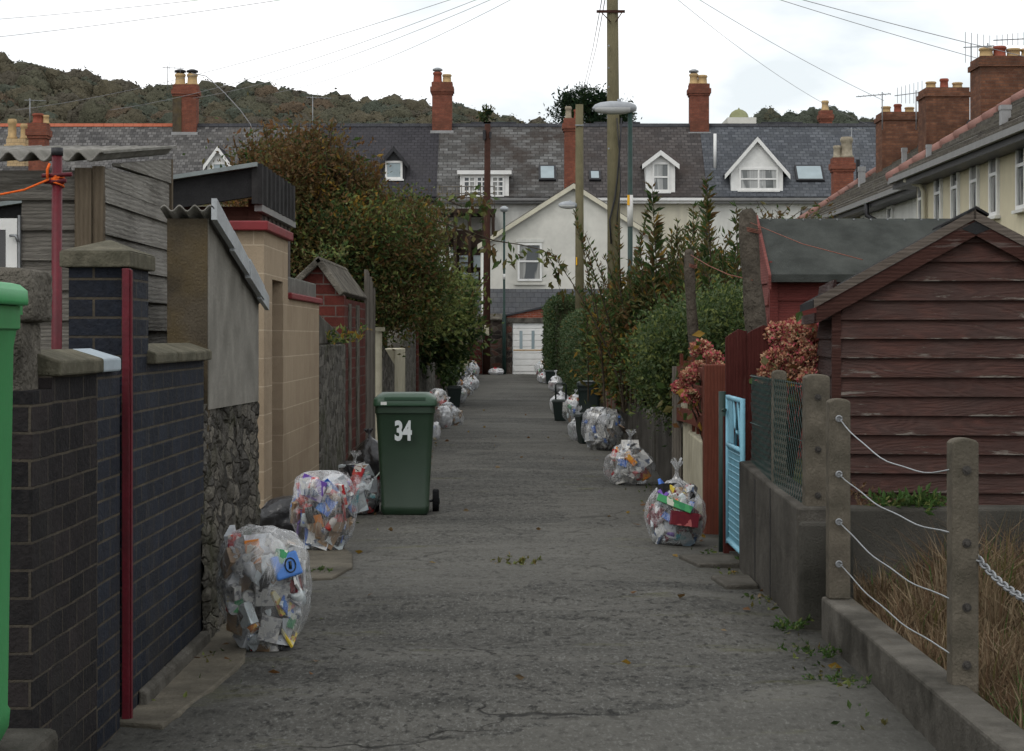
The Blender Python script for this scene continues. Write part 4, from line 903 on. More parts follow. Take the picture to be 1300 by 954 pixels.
# ------------------------------------------------------------------ right side of the lane
XR = 1.47
t = thing('kerb_wall', 'low broad concrete kerb wall carrying the two wired posts', 'wall', (1.62, 7, 0))
m = MB(); m.box(1.55,1.70,4.5,9.87,-.12,.20); m.build('upstand', M['kerb_concrete'], t, bevel=.012)
def cpost(name, label, cx, cy, wd, dp, z0, z1, mat='post_concrete', bolts=(), group=None, eye=False):
    t = thing(name, label, 'post', (cx, cy, z0), group)
    h = wd/2; pr = [(cx-h,z0),(cx+h,z0),(cx+h,z1-.02)]
    pr += [(cx + h*math.cos(a), z1-.02 + .02*math.sin(a)) for a in np.linspace(.35, math.pi-.35, 7)] + [(cx-h,z1-.02)]
    m = MB(); m.prism(pr, cy-dp/2, cy+dp/2, 'y'); m.build('shaft', M[mat], t, bevel=.008)
    for bx, bz in bolts:
        m = MB(); yf = cy-dp/2
        if eye:
            m.tube([(cx-h*.35+.01, yf+.01, bz), (cx-h*.35+.01, yf-.028, bz)], .009, 8); m.tube([(cx-h*.35+.01+.014*math.cos(q), yf-.03, bz+.014*math.sin(q)) for q in np.linspace(0,6.3,11)], .005, 6)
        else:
            m.tube([(bx, yf+.01, bz),(bx, yf-.006, bz)], .017, 12); m.tube([(bx, yf+.0, bz),(bx, yf-.018, bz)], .009, 6)
        m.build('eye_bolt' if eye else 'bolt', M['galv' if eye else 'bolt'], t)
    return t
ya, yb = 9.80, 7.40
zA = [Z(q, ya) for q in (531, 601, 661, 714)]; zB = [Z(q, yb) for q in (596, 688, 769, 842)]
cpost('fence_post', 'round topped concrete post at the corner, with galvanised eye bolts holding four wires', X(1064,ya), ya, .108, .10, .2, Z(506,ya), bolts=[(0,z) for z in zA], eye=True)
cpost('fence_post', 'nearest concrete post with four dark bolts, wires ending in it and a chain hanging off', X(1222,yb), yb, .100, .10, -.1, Z(556,yb), bolts=[(X(1222,yb)+.004, z) for z in zB])
cpost('fence_post', 'tall stout concrete post at the end of the green wire netting', X(1036,10.28), 10.28, .128, .12, .5, Z(475,10.28), bolts=[(X(1036,10.28)+.0, Z(q,10.28)) for q in (504,570,628)])
cpost('fence_post', 'short grey concrete post standing behind the green wire netting', X(989,11.4), 11.4, .08, .08, .5, Z(470,11.4))
labs = ['topmost sagging galvanised wire between the two concrete posts', 'second wire from the top between the two concrete posts', 'third wire from the top between the two concrete posts', 'lowest sagging galvanised wire between the two concrete posts']
for i in range(4):
    a = Vector((X(1064,ya)-.005, ya-.08, zA[i])); b = Vector((X(1222,yb)-.05, yb, [Z(598,yb),Z(677,yb),Z(760,yb),Z(828,yb)][i])); sag = [.085,.045,.05,.04][i]
    m = MB(); pts = []
    for k in range(17):
        f = k/16; p = a.lerp(b, f); p.z -= sag*4*f*(1-f) + .004*math.sin(f*17+i); pts.append(p)
    m.tube(pts, .0031, 6); m.build('fence_wire', M['wire'], label=labs[i], cat='wire', group='wires strung between the concrete posts')
# chain
m = MB(); a = Vector((X(1238,yb), yb+.01, Z(703,yb))); b = Vector((X(1342,6.6), 6.6, Z(770,6.6))); n = 26; pts = []
for k in range(n+1):
    f = k/n; p = a.lerp(b, f); p.z -= .05*4*f*(1-f); pts.append(p)
for k in range(n):
    d = (pts[k+1]-pts[k]); c = (pts[k]+pts[k+1])/2; u = d.normalized(); s = u.cross(Vector((0,0,1))).normalized(); q = u.cross(s)
    s2 = s if k % 2 else q; Ln = d.length*.72; W = .0125
    ring = [c + u*math.copysign(max(Ln-W,0),math.cos(g_))*1.0 + u*W*math.cos(g_) + s2*W*math.sin(g_) for g_ in np.linspace(.01, 2*math.pi+.01, 15)]
    m.tube(ring, .0042, 6, cap=False)
m.build('chain', M['galv'], label='galvanised steel chain hanging from the nearest concrete post', cat='chain')

t = thing('garden_wall', 'shuttered concrete garden wall under the green wire netting', 'wall', (1.55, 11.4, 0))
m = MB(); m.prism([(10.16,-.1),(12.75,-.1),(12.75,.70),(10.16,.62)], XR, 1.66, 'x'); m.build('shuttered_wall', M['shutter_concrete'], t, bevel=.012)
m = MB(); m.box(1.661,1.72,9.9,10.5,-.1,.50); m.box(XR+.005,1.66,10.10,10.158,-.1,.55); m.build('end_pier', M['dark_concrete'], t, bevel=.02)
m = MB()
for y_ in (11.2, 11.9): m.box(XR-.004,XR+.003,y_,y_+.008,.0,.64)
m.build('joint', M['black_paint'], t)
# chain link netting
m = MB(); y0, y1, z0, z1 = 10.3, 12.65, .60, 1.26; sp = .072; xx = 1.52
def zigs(sign, dx):
    c = -(z1-z0) if sign > 0 else 0
    while c < (y1-y0) + (0 if sign > 0 else (z1-z0)):
        pts = []
        for s in np.linspace(0, z1-z0, 12):
            y_ = y0 + c + (s if sign > 0 else -s)
            if y0 <= y_ <= y1: pts.append((xx + dx + .014*math.sin(y_*2.1) , y_, z0+s + .05*(y_-y0)/(y1-y0)*0))
        if len(pts) > 1: m.tube([pts[0]] + pts[1:-1:3] + [pts[-1]], .0021, 4, cap=False)
        c += sp
zigs(1, 0); zigs(-1, .006)
for z_ in (.63, .95, 1.25): m.tube([(xx+.01,y0,z_),(xx+.01,y1,z_)], .003, 4)
m.build('wire_netting', M['mesh_green'], label='green plastic coated chain link netting on the concrete wall', cat='fence', fix=False)

# sky blue gate in the lane plane, green post, dark red boards
t = thing('garden_gate', 'sky blue tubular steel garden gate with wire mesh infill', 'gate', (1.5, 13.1, .08))
gx, g0, g1, gz0, gz1 = 1.49, 12.72, 13.58, .08, 1.10
m = MB(); rr = .017
for y_ in (g0, g1): m.tube([(gx,y_,gz0),(gx,y_,gz1)], rr, 10)
for z_ in (gz0+.02, .76, gz1-.015): m.tube([(gx,g0,z_),(gx,g1,z_)], rr, 10)
m.build('frame', M['gate_blue'], t)
m = MB()
for k in range(16):
    z_ = gz0+.04+k*.043; m.tube([(gx,g0,z_),(gx,g1,z_)], .003, 4, cap=False)
for k in range(1,18):
    y_ = g0+k*(g1-g0)/18; m.tube([(gx+.004,y_,gz0+.02),(gx+.004,y_,.76)], .0026, 4, cap=False)
m.build('mesh', M['gate_blue'], t, fix=False)
m = MB(); m.box(gx-.006,gx+.006,g1-.30,g1,gz0+.70,gz1-.02); m.tube([(gx,g0+.1,.78),(gx,g0+.25,1.08),(gx,g0+.4,.78)], .010, 8); m.tube([(gx,g0+.5,1.08),(gx,g0+.42,.9),(gx,g0+.3,.86)], .008, 6); m.build('scrollwork', M['gate_blue'], t)
m = MB(); m.tube([(gx-.03,g1-.1,1.0),(gx-.03,g1+.06,.99)], .012, 8); m.build('latch', M['mesh_green'], t)
m = MB(); m.tube([(X(917,13.75),13.75,-.05),(X(917,13.75),13.75,1.12)], .026, 12); m.build('gate_post', M['dark_green'], label='dark green round steel post beside the sky blue gate', cat='post')
t = thing('close_boarded_fence', 'tall dark red board panel behind the sky blue gate', 'fence', (1.64, 13.9, 0))
for a, b, z_, yy in ((921,948,421,13.95),(948.5,980,416,13.9)):
    m = MB(); m.prism([(X(a,yy),-.05),(X(b,yy),-.05),(X(b,yy),Z(z_,yy)),(X(b,yy)-.06,Z(z_-3,yy)),(X(a,yy)+.03,Z(z_+4,yy)),(X(a,yy),Z(z_+8,yy))], yy-.02, yy+.02, 'y'); m.build('board', M['fence_dark'], t)
m = MB(); m.box(X(919,13.6),X(926,13.6),13.6,13.66,-.05,.95); m.build('jamb', M['fence_dark'], t)
t = thing('rail_fence', 'reddish brown picket fence with a thick end post and curved rails', 'fence', (1.6, 16.8, 0))
m = MB(); m.box(X(893,15.2),X(921,15.2)-.0,15.12,15.28,-.1,Z(463,15.2)); m.build('end_post', M['fence_brown'], t, bevel=.01)
for z0_, hh, lab in ((1.22,.10,0),(1.06,.085,0),(.83,.12,0)):
    m = MB(); pts = []
    for k in range(9):
        y_ = 15.3 + k*.42; d = .03*math.sin(k/8*math.pi); pts.append((y_, z0_+d))
    m.prism(pts + [(y_, z_-hh) for y_, z_ in pts[::-1]], 1.555, 1.595, 'x'); m.build('rail', M['fence_brown'], t)
for k in range(8):
    y_ = 15.75+k*.42; m = MB(); m.box(1.60,1.625,y_,y_+.10,.66 if y_ < 17.8 else .83,1.3+.04*math.sin(k*2)); m.build('picket', M['fence_brown'], t)
t = thing('garden_wall', 'cream rendered low wall under the reddish brown fence', 'wall', (1.62, 17, 0))
m = MB(); m.prism([(15.3,-.1),(18.45,-.1),(18.45,.80),(17.9,.80),(17.9,.64),(15.3,.58)], 1.60, 1.78, 'x'); m.build('render', M['cream_wall'], t, bevel=.015)
m = MB(); m.box(1.58,1.70,18.2,18.42,.80,1.20); m.build('pier', M['cream_wall'], t, bevel=.02)
m = MB(); m.box(1.52,1.60,18.6,18.7,-.1,1.22); m.build('fence_post', M['grey_post'], label='grey weathered wooden post beside the cream wall pier', cat='post')
t = thing('garden_wall', 'long dark concrete garden wall below the shrubs, behind the bags', 'wall', (1.65, 24, 0))
for a, b, z_ in ((18.75,21.9,.64),(21.93,25.2,.60),(25.23,29.6,.58)):
    m = MB(); m.box(1.60+.02*(a>21),1.80,a,b,-.1,z_); m.build('wall_panel', M['shutter_concrete'], t, bevel=.015)
m = MB(); m.box(1.57,1.66,21.86,21.98,-.1,.74); m.build('pilaster', M['dark_concrete'], t, bevel=.01)
t = thing('board_fence', 'short dark brown vertical board fence before the clipped hedge', 'fence', (1.6, 31, 0))
for k in range(9):
    m = MB(); m.box(1.58,1.605,29.9+k*.42,29.9+k*.42+.38,-.05,1.02+random.uniform(-.03,.04)); m.build('board', M['brown_post' if k % 3 else 'fence_brown'], t)
# retaining wall behind the grass
t = thing('retaining_wall', 'rough dark concrete retaining wall below the brown shed', 'wall', (2.6, 11.35, 0))
m = MB(); m.box(1.73,5.5,11.3,11.5,-.12,.52); m.build('face', M['dark_concrete'], t, bevel=.02)
m = MB(); m.box(1.7,9,11.5,17,-.12,.46); m.build('garden_soil', M['earth'], kind='structure')
m = MB(); m.box(1.8,9,17,60,-.12,.25); m.build('garden_soil', M['earth'], kind='structure')
m = MB(); m.quad((1.7,3,-.02),(9,3,-.02),(9,11.3,.0),(1.7,11.3,.0)); m.build('garden_plot', M['earth'], kind='structure', fix=False)

# ------------------------------------------------------------------ sheds on the right
def local_shed(name, label, org, rz):
    t = thing(name, label, 'shed', org, rz=rz); return t
t = local_shed('garden_shed', 'dark brown garden shed with peeling overlapping boards', (1.968, 12.0, 0), R(-5.9))
W, ze, zp, z0, D = 1.668, 1.70, 2.165, .46, 1.75
def gtop(x): return ze + (zp-ze)*(1-abs(x-W/2)/(W/2))
m = MB(); z = z0-.02; bh = .1165
while z < zp:
    zt = z+bh+.012
    # half width available at the board's lower edge
    def span(zz):
        if zz <= ze: return (0.03, W-.03)
        f = (zp-zz)/(zp-ze); return (W/2-f*W/2, W/2+f*W/2)
    a, b = span(z+.01); c_, d_ = span(min(zt, zp-.005))
    j = random.uniform(-.002,.002); y0_ = -.032+j
    m.add([(a,y0_,z),(b,y0_,z),(d_,-.004,zt),(c_,-.004,zt),(a,.012,z),(b,.012,z),(d_,.012,zt),(c_,.012,zt)], [(0,1,2,3),(5,4,7,6),(4,5,1,0),(3,2,6,7),(0,3,7,4),(1,5,6,2)])
    z += bh
m.build('front_boards', M['brown_board'], t, local=True)
m = MB(); z = z0-.02
while z < ze+.06:
    m.add([(-.024,.03,z),(-.024,D,z),(-.004,D,z+bh+.012),(-.004,.03,z+bh+.012),(.012,.03,z),(.012,D,z),(.012,D,z+bh+.012),(.012,.03,z+bh+.012)], [(0,1,2,3),(5,4,7,6),(4,5,1,0),(3,2,6,7),(0,3,7,4),(1,5,6,2)]); z += bh
m.build('side_boards', M['brown_side'], t, local=True)
m = MB(); m.box(0,W,D-.02,D,z0,ze); m.box(W-.02,W,.03,D,z0,ze); m.build('back_boards', M['brown_side'], t, local=True)
m = MB(); m.box(-.02,.035,-.030,.03,z0-.02,ze+.05); m.build('corner_trim', M['brown_trim'], t, local=True)
oh = .115; sl_ = (zp-ze)/(W/2)
def rp(x, dz): return (x, zp + dz - abs(x-W/2)*sl_)
for s in (0, 1):
    xa, xb = (-oh, W/2-.001) if s == 0 else (W/2+.001, W+oh)
    m = MB(); m.prism([rp(xa,-.055),rp(xb,-.055),rp(xb,.045),rp(xa,.045)], -.075, -.05, 'y'); m.build('barge_board', M['brown_trim'], t, local=True)
    m = MB(); m.prism([rp(xa-.015,.047),rp(xb,.047),rp(xb,.105),rp(xa-.015,.105)], -.085, -.05, 'y'); m.build('verge_board', M['verge'], t, local=True)
    m = MB(); m.prism([rp(xa-.02,.05),rp(xb,.05),rp(xb,.098),rp(xa-.02,.098)], -.049, D+.06, 'y'); m.build('roof_slope', M['felt_black'], t, local=True)
m = MB(); m.prism([rp(W/2-.055,.105),rp(W/2,.105),rp(W/2+.075,.105),rp(W/2+.075,.118),rp(W/2,.122),rp(W/2-.055,.118)], -.09, D+.06, 'y'); m.build('ridge_felt', M['felt_black'], t, local=True)
m = MB(); m.box(-oh-.012,-oh+.012,-.048,D,ze-.115,ze-.055); m.build('eave_board', M['brown_side'], t, local=True)
m = MB(); m.prism([(W/2-.085,zp-.015),(W/2,zp-.05),(W/2+.085,zp-.015),(W/2,zp+.032)], -.078, -.0755, 'y'); m.build('apex_plate', M['felt_black'], t, local=True)
# green felt roofed red shed
t = thing('garden_shed', 'bright red boarded shed with a dark green felt roof, behind the brown shed', 'shed', (3, 17.2, 0))
x0, x1, yr, yf, yk = X(978,16.85), 3.9, 17.55, 16.85, 18.25
m = MB(); boards_front(m, x0+.06, x1, yf, .25, 2.02, .21); m.build('front_boards', M['red_board'], t)
m = MB(); m.box(x0-.01,x0+.06,yf-.035,yf+.03,.2,2.03); m.build('corner_trim', M['red_board'], t)
m = MB()
for k in range(10): m.prism([(x0-.022,.25+k*.19),(x0-.004,.25+(k+1)*.19),(x0+.02,.25+(k+1)*.19),(x0+.02,.25+k*.19)], yf+.031, yk, 'y')
m.prism([(yf+.0,2.1),(yk,2.1),(yr,2.48)], x0, x0+.02, 'x'); m.build('gable_boards', M['red_pale'], t)
m = MB(); m.box(x1-.02,x1,yf,yk,.2,2.05); m.box(x0,x1,yk-.02,yk,.2,2.05); m.build('back_boards', M['red_pale'], t)
m = MB(); xl = X(972,17.5)-.06
m.slab((xl,yf-.17,2.01),(x1+.1,yf-.17,2.01),(x1+.1,yr,2.555),(xl,yr,2.555),.03); m.slab((x1+.1,yk+.17,2.01),(xl,yk+.17,2.01),(xl,yr,2.555),(x1+.1,yr,2.555),.03)
m.box(xl,x1+.1,yf-.175,yf-.165,1.965,2.03); m.build('roof_felt', M['felt_green'], t)
for sgn in (0,1):
    ye = yf-.2 if sgn == 0 else yk+.2
    m = MB(); q = [(ye,1.90),(yr,2.47),(yr,2.585),(ye,2.025)]; m.prism(q, xl-.025, xl-.002, 'x'); m.build('barge_board', M['red_pale'], t)
m = MB()
for k in range(12): m.tube([(xl+.1+k*.15,yr-.02,2.545),(xl+.1+k*.15,yr-.035,2.54)], .008, 6)
m.build('roof_nail', M['galv'], t); 
# old clothes line posts
def gnarly(name, label, p0, p1, r0, r1, nub=0):
    t = thing(name, label, 'post', p0)
    m = MB(); pts, rs = [], []
    for k in range(13):
        f = k/12; p = Vector(p0).lerp(Vector(p1), f); p.x += .018*math.sin(f*5); pts.append(p); rs.append((r0+(r1-r0)*f)*(1+.07*math.sin(f*23)+random.uniform(-.04,.04)))
    pts.append(pts[-1] + Vector((-.005,0,.04))); rs.append(r1*.55)
    m.tube(pts, rs, 14); m.build('shaft', M['lichen'], t, fix=False)
    m = MB(); c = Vector(p0).lerp(Vector(p1), .93)
    for k in range(3): m.tube([c + Vector((math.cos(a)*r1*1.1, math.sin(a)*r1*1.1, .012*k+.01*math.sin(a*2))) for a in np.linspace(0,6.283,14)], .0042, 5)
    m.build('rope_loop', M['rope_faded'], t)
    return t
gnarly('line_post', 'thick leaning weathered post crusted with lichen, beside the red shed', (X(968,15.6),15.6,.4), (X(952,15.6),15.6,Z(272,15.6)), .098, .074)
gnarly('line_post', 'thinner weathered post among the shrubs with a rope tied on top', (X(884,18.6),18.6,.4), (X(877,18.6),18.6,Z(322,18.6)), .055, .048)
m = MB(); a = P(877,324,18.5); b = P(955,356,15.5); m.tube([a, a.lerp(b,.33)-Vector((0,0,.03)), a.lerp(b,.66)-Vector((0,0,.035)), b], .0045, 6); m.build('line_rope', M['rope_faded'], label='faded red rope slung between the two weathered posts', cat='rope')
m = MB(); a = P(953,283,15.5); b = P(1095,330,13.4); m.tube([a, a.lerp(b,.5)-Vector((0,0,.03)), b], .0035, 6); m.build('line_rope', M['rope_faded'], label='thin faded rope running from the thick post to the brown shed', cat='rope')

# ------------------------------------------------------------------ right hand shrubs and hedges
def clipped_hedge(name, label, x0, x1, y0, y1, z1, n, ls, weights, rnd=.35):
    t = thing(name, label, 'hedge', ((x0+x1)/2,(y0+y1)/2,0))
    m = MB(); m.prism([(x0+.12,0),(x1-.1,0),(x1-.1,z1-.1),(x0+rnd+.1,z1-.1),(x0+.12,z1-rnd-.1)], y0+.12, y1-.1, 'y'); m.build('core', M['hill_soil'], t)
    u = RNG.uniform(size=n); pts = np.zeros((n,3)); nor = np.zeros((n,3)); face = RNG.choice(4, n, p=[.58,.22,.13,.07])
    yy = y0 + (y1-y0)*RNG.uniform(size=n)**1.25; zz = RNG.uniform(.03, z1, n); xx_ = RNG.uniform(x0, x1, n)
    pts[:,1] = yy; pts[:,0] = np.where(face==0, x0, np.where(face==3, x1, xx_)); pts[:,2] = np.where(face==1, z1, zz); pts[:,1] = np.where(face==2, y0, pts[:,1])
    nor[face==0] = (-1,0,.1); nor[face==1] = (0,0,1); nor[face==2] = (0,-1,.1); nor[face==3] = (1,0,.1)
    # round the shoulders
    top_c = np.clip((pts[:,2]-(z1-rnd))/rnd, 0, 1); pts[:,0] += (rnd*(1-np.sqrt(np.clip(1-top_c**2,0,1))))*np.where(pts[:,0] < x0+rnd, 1, 0)
    fr = np.clip((y0+rnd*1.5-pts[:,1])/(rnd*1.5), 0, 1); pts[:,2] -= rnd*.8*(1-np.sqrt(np.clip(1-fr**2,0,1)))*np.where(pts[:,2] > z1-rnd, 1, 0)
    pts += RNG.normal(size=(n,3))*.035 + .05*np.sin(pts[:,1:2]*2.3+pts[:,2:3]*3)*nor
    d = nor*.5 + RNG.normal(size=(n,3))*.7; d[:,2] += .35
    V,Fq = leaves(pts, d, ls, .55); npmesh('foliage', V, Fq, pick(n, weights), [L['hedge'],L['hedge2'],L['dark'],L['olive']], t)
clipped_hedge('clipped_hedge', 'dense clipped green hedge with rounded shoulders along the right edge', 1.47, 2.7, 33.8, 58, 2.2, 26000, .075, [5,1.6,3,.8], .55)
clipped_hedge('clipped_hedge', 'square clipped dark hedge beside the white garage door', 1.30, 2.8, 62, 76.5, 2.72, 13000, .10, [4,.8,4,.3], .12)
tall = thing('tall_shrub', 'tall straggly shrub of upright leafy stems on the right garden wall', 'shrub', (2.2, 26, .25))
VVs, FFs, MMs, lines = upright_stems([(X(806,26),26,.5,2.4,.22),(X(830,26.5),26.5,.5,2.9,.28),(X(870,26),26,.5,2.6,.3),(X(900,25),25,.5,2.7,.25),(X(925,24),24,.5,2.7,.22),(X(812,28),28,.5,3.0,.3),(X(850,29),29,.5,2.6,.3),(X(940,23),23,.5,2.3,.2)], 10, .50, 1.02, .14, [1.0,3.6,3.2,.9,.2,.5], dens=40, flare=.17)
npmesh('stem_leaves', VVs, FFs, MMs, [L[q] for q in ('brown','olive','green','dark','rust','gold')], tall)
mb = MB(); stem_tubes(mb, lines, .014); mb.build('stem', M['bark'], tall, fix=False)
# individual leaders that break the skyline
VV=[];FF=[];MM=[];off=0; mb = MB()
for (px, pyt, pyb, Y0, wid) in ((828,238,330,26,22),(812,300,360,26,16),(897,225,330,24,18),(935,262,340,24,16),(880,262,340,25,14),(860,290,350,26,15),(764,335,400,28,10),(742,360,420,29,12),(945,285,340,23,12),(785,285,360,26.5,12)):
    a = P(px+random.uniform(-6,6), pyb+90, Y0); b = P(px, pyt, Y0); mb = MB(); mb.tube([a, a.lerp(b,.5)+Vector((.03,0,0)), b], [.012,.009,.003], 4, cap=False); mb.build('leader_stem', M['bark'], tall, fix=False)
    n = int(120*(pyb-pyt)/90)+30; tt = RNG.uniform(.05,1,n)**.8; p = np.array(a)+(np.array(b)-np.array(a))*tt[:,None]
    an = RNG.uniform(0,6.28,n); d = np.stack([np.cos(an),np.sin(an),RNG.uniform(.3,1.2,n)],1); V,Fq = leaves(p,d,wid*Y0/F*1.25*(1.1-.6*tt),.26); VV.append(V);FF.append(Fq+off);off+=len(V);MM.append(pick(n,[1.2,3,3.4,1.6,.15,.2]))
npmesh('leader_leaves', np.concatenate(VV), np.concatenate(FF), np.concatenate(MM), [L[q] for q in ('brown','olive','green','dark','rust','gold')], tall)
yg = [.9,4,2.8,.3,.4,1.2,2.8]
V, Fq, mi, cc = blob_leaves([pb(815,405,27,42,50,1.6,[1.5,3.4,2.2,1,.4,.4,.5]), pb(855,400,27,52,48,1.6,[1.5,3.4,2.2,1,.4,.4,.5]), pb(908,380,25.5,42,58,1.4,[.6,2,3,2,.3,.1,.6]), pb(800,462,28,36,44,1.4,yg), pb(835,452,26,42,44,1.5,yg), pb(782,440,29,24,48,1.2,yg)], 640, 36, .28, .10, .42, yg, .4, .3)
npmesh('lower_foliage', V, Fq, mi, [L[q] for q in ('brown','olive','green','dark','rust','gold','lime')], tall)
mb = MB(); twigs(mb, [(2.0,26,.5),(2.4,25,.5),(1.9,28,.5)], cc, .025, 80); mb.build('branch', M['bark'], tall, fix=False)
bush('rounded_shrub', 'rounded mid green shrub bulging over the dark concrete wall', 'shrub', (1.95, 20.6, .25),
  [pb(865,440,20,46,48,.9), pb(905,430,20.4,46,44,.9), pb(850,475,20,36,42,.8), pb(925,405,20.5,30,32,.7), pb(885,490,20,40,36,.8)], 900, 50, .2, .050, ['green','lime','dark','hedge2'], [4.2,2.6,1.4,3.4], trunk_r=.03, bases=[(2.0,20.6,.25),(2.3,20.4,.25)], ntw=60, shell=.4)
# hydrangeas
def hydrangea(name, label, heads, base, w, leafy=True):
    t = thing(name, label, 'hydrangea', base)
    mb = MB()
    for (c, r) in heads:
        n = int(1500*(r/.12)**1.6); d = RNG.normal(size=(n,3)); d /= np.linalg.norm(d,axis=1,keepdims=True); p = np.array(c) + d*r*RNG.uniform(.7,1.02,n)[:,None]*np.array([1,1,.82])
        V,Fq = leaves(p, d*.5+RNG.normal(size=(n,3))*.8, .026, .8); npmesh('flower_head', V, Fq, pick(n, w), [L['pink'],L['dusky'],L['buff'],L['rust']], t)
        b = Vector(base); cc_ = Vector(c); mb.tube([b, b.lerp(cc_,.6)+Vector((0,0,.08)), cc_], [.01,.008,.005], 5, cap=False)
    mb.build('stem', M['bark'], t, fix=False)
    if leafy:
        cs = np.array([h[0] for h in heads]); n = 90; p = cs[RNG.integers(len(cs),size=n)] + RNG.normal(size=(n,3))*.09 - np.array([0,0,.09]); d = RNG.normal(size=(n,3)); d[:,2] -= .5
        V,Fq = leaves(p,d,.10,.6); npmesh('leaf', V, Fq, pick(n,[2,2,2,1]), [L['olive'],L['rust'],L['green'],L['gold']], t)
def hh(px, py, Y, r): return ((X(px,Y),Y,Z(py,Y)), r*Y/F)
hydrangea('hydrangea', 'large faded pink and brown hydrangea bush between the red boards and brown shed', [hh(1003,442,13.9,24),hh(988,425,13.9,18),hh(1022,425,14.0,22),hh(1030,455,13.8,20),hh(985,458,13.8,18),hh(1008,470,13.8,20),hh(1010,418,14.2,16),hh(1036,435,14.0,14),hh(975,478,13.7,13),hh(1030,482,13.6,16)], (2.0,14.1,.46), [2.3,2.6,3,.6])
hydrangea('hydrangea', 'small pink hydrangea heads drooping over the reddish brown fence', [hh(890,443,17,13),hh(875,478,16.2,11),hh(864,492,16.2,10),hh(905,455,16.8,12),hh(885,468,16.6,10),hh(877,503,16,10),hh(912,468,16.5,9)], (1.75,17,.3), [3,2.4,2.2,.8])
# bare twigs over the red shed
m = MB()
for k in range(16):
    a = P(random.uniform(960,1040), 300, 19); b = P(random.uniform(955,1062), random.uniform(252,285), 19); m.tube([a, a.lerp(b,.5)+Vector((random.uniform(-.1,.1),0,.02)), b], [.007,.005,.002], 4, cap=False)
sh = thing('twiggy_shrub', 'sparse twiggy shrub showing over the green felt roof', 'shrub', (2.6,19,.25)); m.tube([(2.6,19,.25),(2.6,19,1.5),P(1000,300,19)], [.03,.025,.012], 6); m.build('branch', M['bark'], sh, fix=False)
n = 420; p = np.stack([RNG.uniform(X(950,19),X(1062,19),n), RNG.normal(19,.15,n), Z(300,19)+RNG.uniform(0,.34,n)*RNG.uniform(.3,1,n)],1); V,Fq = leaves(p, RNG.normal(size=(n,3)), .06, .4); npmesh('leaf', V, Fq, pick(n,[3,2,1]), [L['olive'],L['brown'],L['green']], sh)
# ------------------------------------------------------------------ the houses across the end of the lane
YE, YR = 88.0, 92.0; ZE, ZR = 7.77, 11.42; SL = (ZR-ZE)/(YR-YE)
def roofz(y): return ZE + (y-YE)*SL
def roofy(z): return YE + (z-ZE)/SL
def pot(mb_parent, c, h, r, mat, cowl=None, base=None):
    m = MB(); m.lathe(c, [(r*1.2,0),(r*1.2,h*.12),(r*1.0,h*.16),(r*.92,h*.72),(r*1.08,h*.78),(r*1.1,h*.92),(r*.96,h*.95),(r*.96,h)], 12)
    o = m.build('chimney_pot', M[mat], mb_parent)
    if cowl:
        m = MB(); m.lathe((c[0],c[1],c[2]+h), [(r*.75,.0),(r*.75,.05),(r*1.15,.06),(r*1.15,.14),(r*.5,.2)], 12); m.build('cowl', M[cowl], o)
    return o
def chimney(parent, pxl, pxr, pyt, pyb, Y, dep, pots, mat='chimney_brick', corbel=True, flash=True, half=None, axis='x', potn=None):
    """stack from pixel extents at distance Y; pots = [(px, width px, height px, mat, cowl)]"""
    x0, x1, zt, zb = X(pxl,Y), X(pxr,Y), Z(pyt,Y), Z(pyb,Y)-.9
    b = .0 if not corbel else .09
    m = MB(); y0 = Y-dep*.0; y1 = Y+dep
    m.box(x0+b, x1-b, y0+b, y1-b, zb, zt-.55)
    o = m.build('chimney_stack', M[mat], parent)
    m = MB()
    if corbel:
        m.box(x0+b*.5,x1-b*.5,y0+b*.5,y1-b*.5,zt-.55,zt-.45); m.box(x0,x1,y0,y1,zt-.45,zt-.22); m.box(x0+b*.7,x1-b*.7,y0+b*.7,y1-b*.7,zt-.22,zt)
    else:
        m.box(x0,x1,y0,y1,zt-.55,zt-.26); m.box(x0-.05,x1+.05,y0-.05,y1+.05,zt-.26,zt-.13); m.box(x0+.0,x1-.0,y0,y1,zt-.13,zt)
    m.build('corbel', M[mat], o)
    if half is not None:
        m = MB(); m.box(x0+b-.03, X(half,Y), y0+b-.03, y0+b+.06, zb, zt-.5); m.build('render_patch', M['leanto_front'], o)
    if flash:
        m = MB(); m.box(x0+b-.08,x1-b+.08,y0+b-.08,y0+b,Z(pyb,Y)-.22,Z(pyb,Y)+.08); m.build('flashing', M['lead'], o)
    for (px, wpx, hpx, pm, cowl) in pots:
        pot(o, (X(px,Y), Y+dep*.5, zt), hpx/F*Y, wpx/2/F*Y, pm, cowl)
    return o
